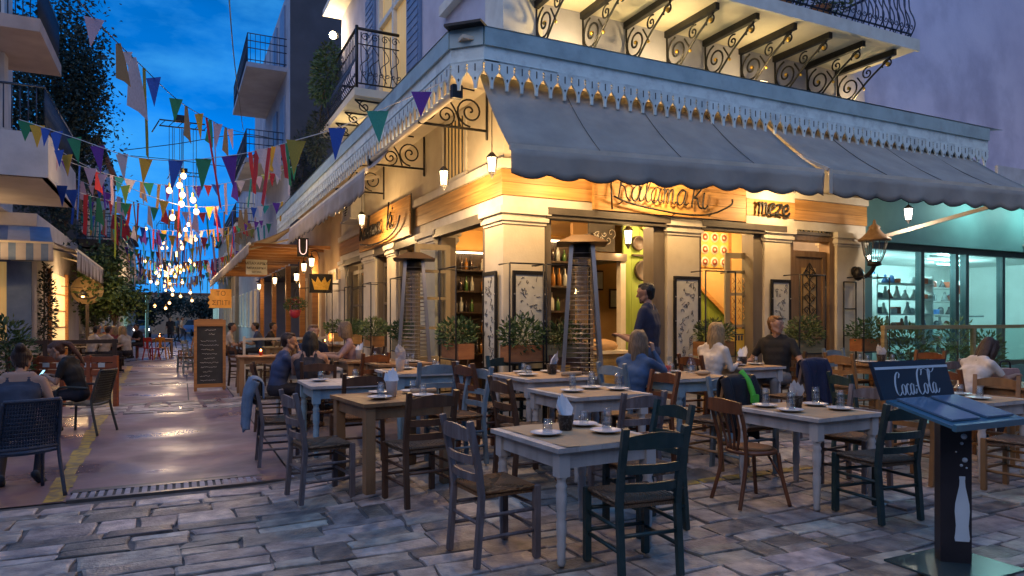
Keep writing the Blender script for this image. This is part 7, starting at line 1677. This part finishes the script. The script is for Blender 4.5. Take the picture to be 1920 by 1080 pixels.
b = BL(-5.75, 19.9, 0); tree('small leafy green tree on the left terrace beside the round sign', b, BL(-5.7, 19.9, 1.9), ((b.x, b.y, 2.75), (1.25, 1.2, 1.35)), 6000, .10, .20, M['leaf'], 4, .09, 'terrace_tree', 16)
b = BL(-6.7, 23.5, 0); tree('bushy green tree behind the terrace tree', b, BL(-6.6, 23.5, 2), ((b.x, b.y, 2.6), (1.3, 1.2, 1.3)), 3600, .12, .24, M['leaf'], 9, .09, 'terrace_tree', 12)
for i, (p, q, z) in enumerate(((-6.2, 62, 2.6), (-1.6, 66, 2.8), (-4.4, 70, 3.0))):
    b = BL(p, q, 0); tree('dark tree at the far end of the street, %s' % ('left side', 'right side', 'in the middle')[i], b, BL(p, q, 2), ((b.x, b.y, z), (1.9, 1.8, 1.7)), 1600, .2, .4, M['leaf_dark'], 80 + i, .12, 'far_tree', 9)
# creeper on the street balcony and balcony pots
cr = bthing('balcony_creeper', 'green creeper hanging down the street balcony railing', 'plant'); 
foliage(1500, .24, 1.05, .62, .06, .13, M['leaf'], 31, (-.92, 6.9, 6.75), .6, 'foliage', cr); foliage(900, .2, .8, .6, .06, .12, M['leaf_dark'], 32, (-.95, 7.7, 5.6), .8, 'hanging_growth', cr); MB().tube(smooth_path([(-.85, 6.9, 5.85), (-.9, 7.1, 6.5), (-.9, 7.6, 6.0), (-.95, 7.9, 5.0)]), .015, 5).build('stem', M['bark'], cr)
cr2 = bthing('wall_creeper', 'dark creeper climbing the blank side wall below the balcony', 'plant'); foliage(1100, .5, .12, 1.6, .08, .16, M['leaf_dark'], 33, (.2, 16.4, 6.6), .5, 'foliage', cr2); MB().tube(smooth_path([(.3, 16.5, 4), (.1, 16.5, 6), (.4, 16.5, 8)]), .02, 5).build('stem', M['bark'], cr2)
for i, p in enumerate((2.3, 3.9, 4.7)):
    t = bthing('balcony_pot', 'potted plant behind the plaza balcony railing, %s of three' % ('nearest the corner', 'middle', 'farthest')[i], 'plant', 'balcony pots'); MB().lathe([(.12, 5.87), (.16, 6.12), (.15, 6.13)], 12, (p, -.9, 0)).build('pot', M['terra'], t); foliage(420, .42, .28, .28, .05, .11, M['leaf_light'], 70 + i, (p, -1.0, 6.25), .35, 'foliage', t)
# creeper by the corner house and bush at the left edge
t = bthing('house_creeper', 'dark creeper on the corner of the left house', 'plant'); foliage(900, .22, .35, 1.3, .07, .14, M['leaf_dark'], 41, (-6.85, 13.7, 1.75), .5, 'foliage', t); MB().tube([(-6.9, 13.6, 0), (-6.88, 13.7, 1.5), (-6.9, 13.8, 3)], .02, 5).build('stem', M['bark'], t)
X = (12 - 960) / F * 12; t = thing('potted_bush', 'leafy potted bush at the left edge under the blue window', 'plant', (X, 12, 0)); MB().lathe([(.2, 0), (.27, .45), (.25, .46)], 14).build('pot', M['terra'], t); foliage(900, .42, .4, .62, .06, .14, M['leaf'], 42, (0, 0, 1.0), .2, 'foliage', t); MB().tube([(0, 0, .4), (.02, 0, 1.2)], .015, 5).build('stem', M['bark'], t)
foliage_hang = bthing('hanging_basket', 'flower basket with a red pot hanging before the tavern', 'plant'); MB().lathe([(.05, 1.60), (.12, 1.66), (.15, 1.80), (.14, 1.81)], 14, (-1.05, 10.2, 0)).build('pot', mat('pot_red', (.5, .04, .07), (.4, .03, .05), .4), foliage_hang); foliage(320, .28, .28, .16, .05, .1, M['leaf'], 51, (-1.05, 10.2, 1.95), .3, 'foliage', foliage_hang); foliage(60, .24, .24, .12, .04, .07, FC['red'], 52, (-1.05, 10.2, 2.0), .1, 'flowers', foliage_hang)
for k in range(3): MB().tube([(-1.05 + .13 * math.cos(k * 2.1), 10.2 + .13 * math.sin(k * 2.1), 1.8), (-1.05, 10.2, 2.35)], .004, 4).build('chain', M['iron'], foliage_hang)
MB().tube([(-1.05, 10.2, 2.35), (-.45, 10.3, 2.4)], .01, 4).build('hook', M['iron'], foliage_hang)

# ------------------------------------------------------------------ street furniture farther off
cbd = bthing('chalkboard', 'tall wooden A-frame chalkboard with white handwriting in the street', 'chalkboard')
f = MB()
for (a, b_) in ((-3.42, -3.36), (-2.84, -2.78)): f.box(a, b_, 8.50, 8.56, 0, 1.56, c=.006)
f.box(-3.36, -2.84, 8.50, 8.56, 1.42, 1.58, c=.006); f.box(-3.36, -2.84, 8.5, 8.56, .08, .16, c=.006); f.build('frame', M['pine_dark'], cbd)
MB().box(-3.36, -2.84, 8.52, 8.54, .16, 1.42).build('board', M['chalk'], cbd)
f = MB()
for (a, b_) in ((-3.42, -3.36), (-2.84, -2.78)): f.bar((a + .03, 8.56, 1.5), (a + .03, 8.95, 0), .04, .03)
f.build('rear_leg', M['pine_dark'], cbd)
r2 = random.Random(8); hw = MB()
for k, (x0, x1) in enumerate(((-3.2, -2.98), (-3.12, -3.0), (-3.28, -2.96), (-3.30, -2.92), (-3.28, -3.02), (-3.26, -2.95), (-3.22, -3.0), (-3.3, -2.93), (-3.28, -2.96), (-3.24, -3.05), (-3.3, -3.1), (-3.29, -2.98))):
    z = 1.34 - k * .096 - (.05 if k > 1 else 0); x = x0; pts = []
    while x < x1: pts.append((x, 8.517, z + r2.uniform(-.014, .016))); x += r2.uniform(.008, .018)
    hw.tube(pts, .0035, 4)
o = hw.build('handwriting', M['chalk_white'], cbd); o['kind'] = 'stuff'
sb2 = bthing('glass_screen', 'cream framed glass screen on castors around the street tables', 'barrier')
for (a, b_) in (((-2.45, 7.9), (-1.55, 8.1)), ((-1.55, 8.1), (-.62, 8.3))):
    A, B = V(*a, 0), V(*b_, 0)
    for z in (.16, .52, 1.14): MB().bar(A + V(0, 0, z), B + V(0, 0, z), .045, .05, c=.006).build('rail', M['bar_cream'], sb2)
    MB().bar(A + V(0, 0, .54), B + V(0, 0, .54), .008, 1.12, up=(0, 0, 1)).build('pane', M['barrier_glass'], sb2) if False else MB().add([A + V(0, 0, .18), B + V(0, 0, .18), B + V(0, 0, 1.12), A + V(0, 0, 1.12)], [(0, 1, 2, 3)]).build('pane', M['barrier_glass'], sb2)
for (p, q) in ((-2.45, 7.9), (-1.55, 8.1), (-.62, 8.3)): MB().box(p - .025, p + .025, q - .025, q + .025, .10, 1.2, c=.005).build('post', M['bar_cream'], sb2); MB().lathe([(.04, -.02), (.04, .02)], 12, M=Matrix.Translation((p, q, .06 + rise(p, q))) @ Matrix.Rotation(R(90), 4, 'X')).build('castor', M['iron'], sb2)
def far_table(x, y, label, style='pine', w=.8, d=.8): return table(x, y, AN, style, label, w, d, label.replace('table', 'table'))
tt = table(-5.0, 13.7, AN, 'pine', 'pine table inside the glass screen', .9, .8, 'the table inside the glass screen'); tt2 = table(-4.4, 16.2, AN, 'pine', 'dark table under the tavern awning', .8, .8, 'the tavern table'); tt3 = table(-5.9, 17.5, AN, 'pine', 'tavern table beside the chalkboard', .8, .8, 'the chalkboard table')
def candle(x, y, z, label, w=3):
    t = thing('table_candle', label, 'candle', (x, y, z), 0, 'table candles'); MB().lathe([(.03, 0), (.035, .09), (.031, .09), (.028, .01)], 12).build('holder', mat('candle_red_%d' % int(abs(x) * 10), (.5, .05, .02), (.4, .04, .02), .3), t); MB().sphere((0, 0, .10), (.016, .016, .03), 8, 6).build('flame', emat('flame_%d' % int(abs(x) * 10), (1, .45, .12), 18), t); lamp(t, (0, 0, .2), w, (1, .4, .12), .03)
candle(-5.0, 13.7, TABLES[tt][6], 'red candle on the table inside the glass screen'); candle(-4.4, 16.2, TABLES[tt2][6], 'red candle on the tavern table', 5)
for i, (px, D, fc, cm, l) in enumerate(((352, 20, 200, 'ch_pale', 'pale chair left of the chalkboard, nearest'), (362, 21.5, 20, 'ch_pale', 'pale chair behind the chalkboard'), (349, 24, 190, 'ch_light', 'yellow-brown chair far along the right of the street'), (362, 25, 170, 'ch_light', 'yellow-brown chair beside the far tables'), (455, 15.6, 20, 'ch_brown', 'brown chair left of the screened table'), (520, 14.6, 190, 'ch_brown', 'brown chair right of the screened table'), (470, 18.5, 10, 'ch_brown', 'dark chair under the tavern awning'), (500, 17.2, 190, 'ch_brown', 'dark chair beside the tavern table'))):
    chair((px - 960) / F * D, D, AN + fc, cm, l)
# metal cafe chairs, candle table, bicycle on the left
def cafe_chair(x, y, face, m, label):
    t = thing('metal_chair', label, 'chair', (x, y, .003), R(face - 90), 'painted metal cafe chairs'); MB().box(-.19, .19, -.19, .19, .43, .46, c=.012).build('seat', m, t)
    for sx in (-1, 1):
        for sy in (-1, 1): MB().bar((sx * .22, sy * .22, 0), (sx * .16, sy * .16, .44), .045, .02).build('leg', m, t)
        MB().bar((sx * .17, -.18, .45), (sx * .16, -.23, .84), .03, .02).build('back_post', m, t)
    MB().box(-.17, .17, -.245, -.225, .74, .86, c=.008).build('back_rail', m, t); MB().box(-.05, .05, -.235, -.215, .46, .75, c=.006).build('back_splat', m, t)
mo = mat('paint_orange', (.62, .24, .02), (.5, .18, .015), .35); mr = mat('paint_red', (.45, .04, .03), (.36, .03, .02), .35)
cafe_chair((304 - 960) / F * 27, 27, 100, mo, 'orange metal chair at the far candle-lit table'); cafe_chair((284 - 960) / F * 26.5, 26.5, 80, mr, 'red metal chair beside the orange one'); cafe_chair((268 - 960) / F * 27.5, 27.5, 30, mr, 'red metal chair at the left of the candle-lit table')
x, y = (290 - 960) / F * 28.2, 28.2; tf = table(x, y, AN, 'pine', 'dark table with a candle behind the metal chairs', 1.4, .8, 'the far candle table'); candle(x + .2, y, TABLES[tf][6], 'bright candle on the far table', 8); candle(x - .6, y + .2, TABLES[tf][6], 'second candle on the far table at its left end', 8)
bi = thing('bicycle', 'black bicycle leaning beside the orange chair', 'bicycle', ((312 - 960) / F * 28.5, 28.5, 0), R(70))
for yx in (-.52, .52): w_ = MB().tube([(yx + .33 * math.cos(a * math.pi / 10), 0, .345 + .33 * math.sin(a * math.pi / 10)) for a in range(20)], .018, 6, closed=True).build('wheel', M['tire'], bi)
f = MB(); f.tube([(-.52, 0, .345), (-.12, 0, .32), (.38, 0, .80), (-.22, 0, .80), (-.12, 0, .32)], .016, 6); f.tube([(.52, 0, .345), (.38, 0, .9), (.36, 0, 1.0)], .016, 6); f.tube([(-.52, 0, .345), (-.22, 0, .80), (-.25, 0, .92)], .014, 6); f.build('frame', M['iron'], bi); MB().box(-.36, -.16, -.06, .06, .92, .97, c=.02).build('saddle', M['iron'], bi); MB().tube([(.32, -.26, 1.02), (.38, 0, 1.0), (.32, .26, 1.02)], .014, 6).build('handlebar', M['iron'], bi)
# left terrace: railing, picnic benches, planter fence
rl = bthing('terrace_railing', 'dark timber railing in front of the left terrace', 'railing')
for p in (-8.2, -6.7, -5.2): MB().box(p - .05, p + .05, 12.55, 12.65, 0, 1.06, c=.008).build('post', M['dark_wood'], rl)
for z in (1.0, .62): MB().box(-8.3, -5.12, 12.57, 12.63, z - .05, z + .05, c=.008).build('rail', M['dark_wood'], rl)
for i, (p, q) in enumerate(((-5.9, 15.6), (-6.0, 18.3))):
    t = thing('picnic_table', 'dark picnic table with benches on the left terrace, %s' % ('the nearer one' if i == 0 else 'the farther one'), 'picnic table', BL(p, q, 0), T, 'picnic tables')
    for k in range(5): MB().box(-.8, .8, -.36 + k * .145, -.225 + k * .145, .72, .76, c=.006).build('top_plank', M['dark_wood'], t)
    for s in (-1, 1): MB().box(-.85, .85, s * .72 - .13, s * .72 + .13, .42, .46, c=.006).build('bench_plank', M['dark_wood'], t)
    for s in (-1, 1): f = MB(); f.bar((s * .6, -.7, 0), (s * .6, -.25, .72), .08, .05); f.bar((s * .6, .7, 0), (s * .6, .25, .72), .08, .05); f.box(s * .6 - .03, s * .6 + .03, -.82, .82, .36, .42); f.build('trestle', M['dark_wood'], t)
pf = thing('planter_fence', 'low orange wooden fence with white cards on the left terrace', 'fence', at(-30, 660, 13) * 1, 0); pf.location = ((115 - 960) / F * 12.4, 12.4, 0)
for k in range(3): MB().box(-1.0, 1.0, -.02, .02, .56 + k * .12, .66 + k * .12, c=.006).build('rail', M['red_wood'], pf)
for k in range(5): MB().box(-.97 + k * .48, -.90 + k * .48, -.035, .035, 0, .92, c=.008).build('post', M['red_wood'], pf)
for k in range(7): MB().box(-.82 + k * .25, -.70 + k * .25, -.028, -.02, .71, .79).build('card', M['white_board'], pf)
# round sign, far vehicle, far lit shops
ms = bthing('round_sign', 'round pale sign with a curved dark smile-like mark on the left terrace', 'sign'); MB().lathe([(.48, 0), (.48, .04)], 24, M=Matrix.Translation((-6.45, 19.1, 2.55)) @ Matrix.Rotation(R(90), 4, 'X')).build('disc', mat('sign_cream', (.5, .38, .2), (.42, .3, .15), .6), ms); MB().tube(smooth_path([(-6.8, 19.04, 2.45), (-6.6, 19.04, 2.28), (-6.3, 19.04, 2.28), (-6.1, 19.04, 2.45)]), .035, 6).build('mark', M['dark_wood'], ms); MB().box(-6.5, -6.4, 19.1, 19.16, 0, 2.2).build('post', M['dark_wood'], ms)
tl_ = bthing('terrace_lamp', 'warm lamp lighting the left terrace diners', 'lamp'); MB().lathe([(.02, 2.5), (.10, 2.42), (.12, 2.30), (.11, 2.30)], 12, (-6.4, 17.4, 0)).build('lamp_shade', M['iron'], tl_); MB().sphere((-6.4, 17.4, 2.3), .05).build('bulb', M['bulb'], tl_); MB().tube([(-6.98, 17.4, 2.6), (-6.4, 17.4, 2.55)], .012, 5).build('arm', M['iron'], tl_); lamp(tl_, (-6.4, 17.4, 2.15), 40, (1, .55, .28), .1)
def car(label, loc, rz, m):
    t = thing('parked_car', label, 'car', loc, rz, 'cars at the end of the street'); b = MB()
    sec = [(-2.0, .45, .75), (-1.95, .4, .95), (-1.2, .35, .98), (-.8, .35, 1.0), (1.0, .35, 1.0), (1.8, .38, .85), (2.0, .45, .7)]
    vs = []; fs = []
    for (x, z0, z1) in sec:
        for (yy, zz) in ((-.80, z0), (-.84, (z0 + z1) / 2), (-.76, z1), (.76, z1), (.84, (z0 + z1) / 2), (.80, z0)): vs.append((x, yy, zz))
    for i in range(len(sec) - 1):
        for j in range(6): a = i * 6; fs.append((a + j, a + (j + 1) % 6, a + 6 + (j + 1) % 6, a + 6 + j))
    fs.append((5, 4, 3, 2, 1, 0)); fs.append(tuple(range(len(vs) - 6, len(vs)))); MB().add(vs, fs).build('body', m, t)
    MB().add([(-1.5, -.74, .98), (1.0, -.74, .98), (1.0, .74, .98), (-1.5, .74, .98), (-1.0, -.6, 1.45), (.3, -.6, 1.45), (.3, .6, 1.45), (-1.0, .6, 1.45)], BOX_F).build('cabin', M['tire'], t); MB().box(-.98, .28, -.59, .59, 1.45, 1.48, c=.01).build('roof', m, t)
    for sx in (-1.25, 1.25):
        for sy in (-.78, .78): MB().lathe([(.30, -.09), (.31, 0), (.30, .09)], 16, M=Matrix.Translation((sx, sy, .31)) @ Matrix.Rotation(R(90), 4, 'X')).build('wheel', M['tire'], t)
    for sy in (-.55, .55): MB().box(1.96, 2.02, sy - .14, sy + .14, .62, .74, c=.01).build('headlight', M['lamp_white'], t)
car('pale car parked far down the street', (-32.5, 60, 0), R(-60), M['house_white']); car('dark blue car parked behind the pale car', (-30.2, 66, 0), R(-50), M['shutter_blue'])
for i, (px, py, D, w, h, c, l) in enumerate(((275, 560, 48, 2.2, 3.2, (.35, .8, .75), 'cyan lit shopfront far on the left of the street'), (405, 560, 40, 2.6, 2.2, (.5, .85, .85), 'cool lit shopfront far on the right of the street'))):
    X = (px - 960) / F * D; t = thing('lit_shopfront', l, 'shop window', (X, D, 0), T + (R(-90) if i else R(90)), 'far lit shopfronts'); MB().box(-w, w, -.02, 0, .3, h).build('glazing', emat('far_glow_%d' % i, c, 1.0), t)
    for k in range(5): MB().box(-w + k * w / 2 - .04, -w + k * w / 2 + .04, -.06, -.02, .2, h + .1).build('mullion', M['teal_frame'], t)
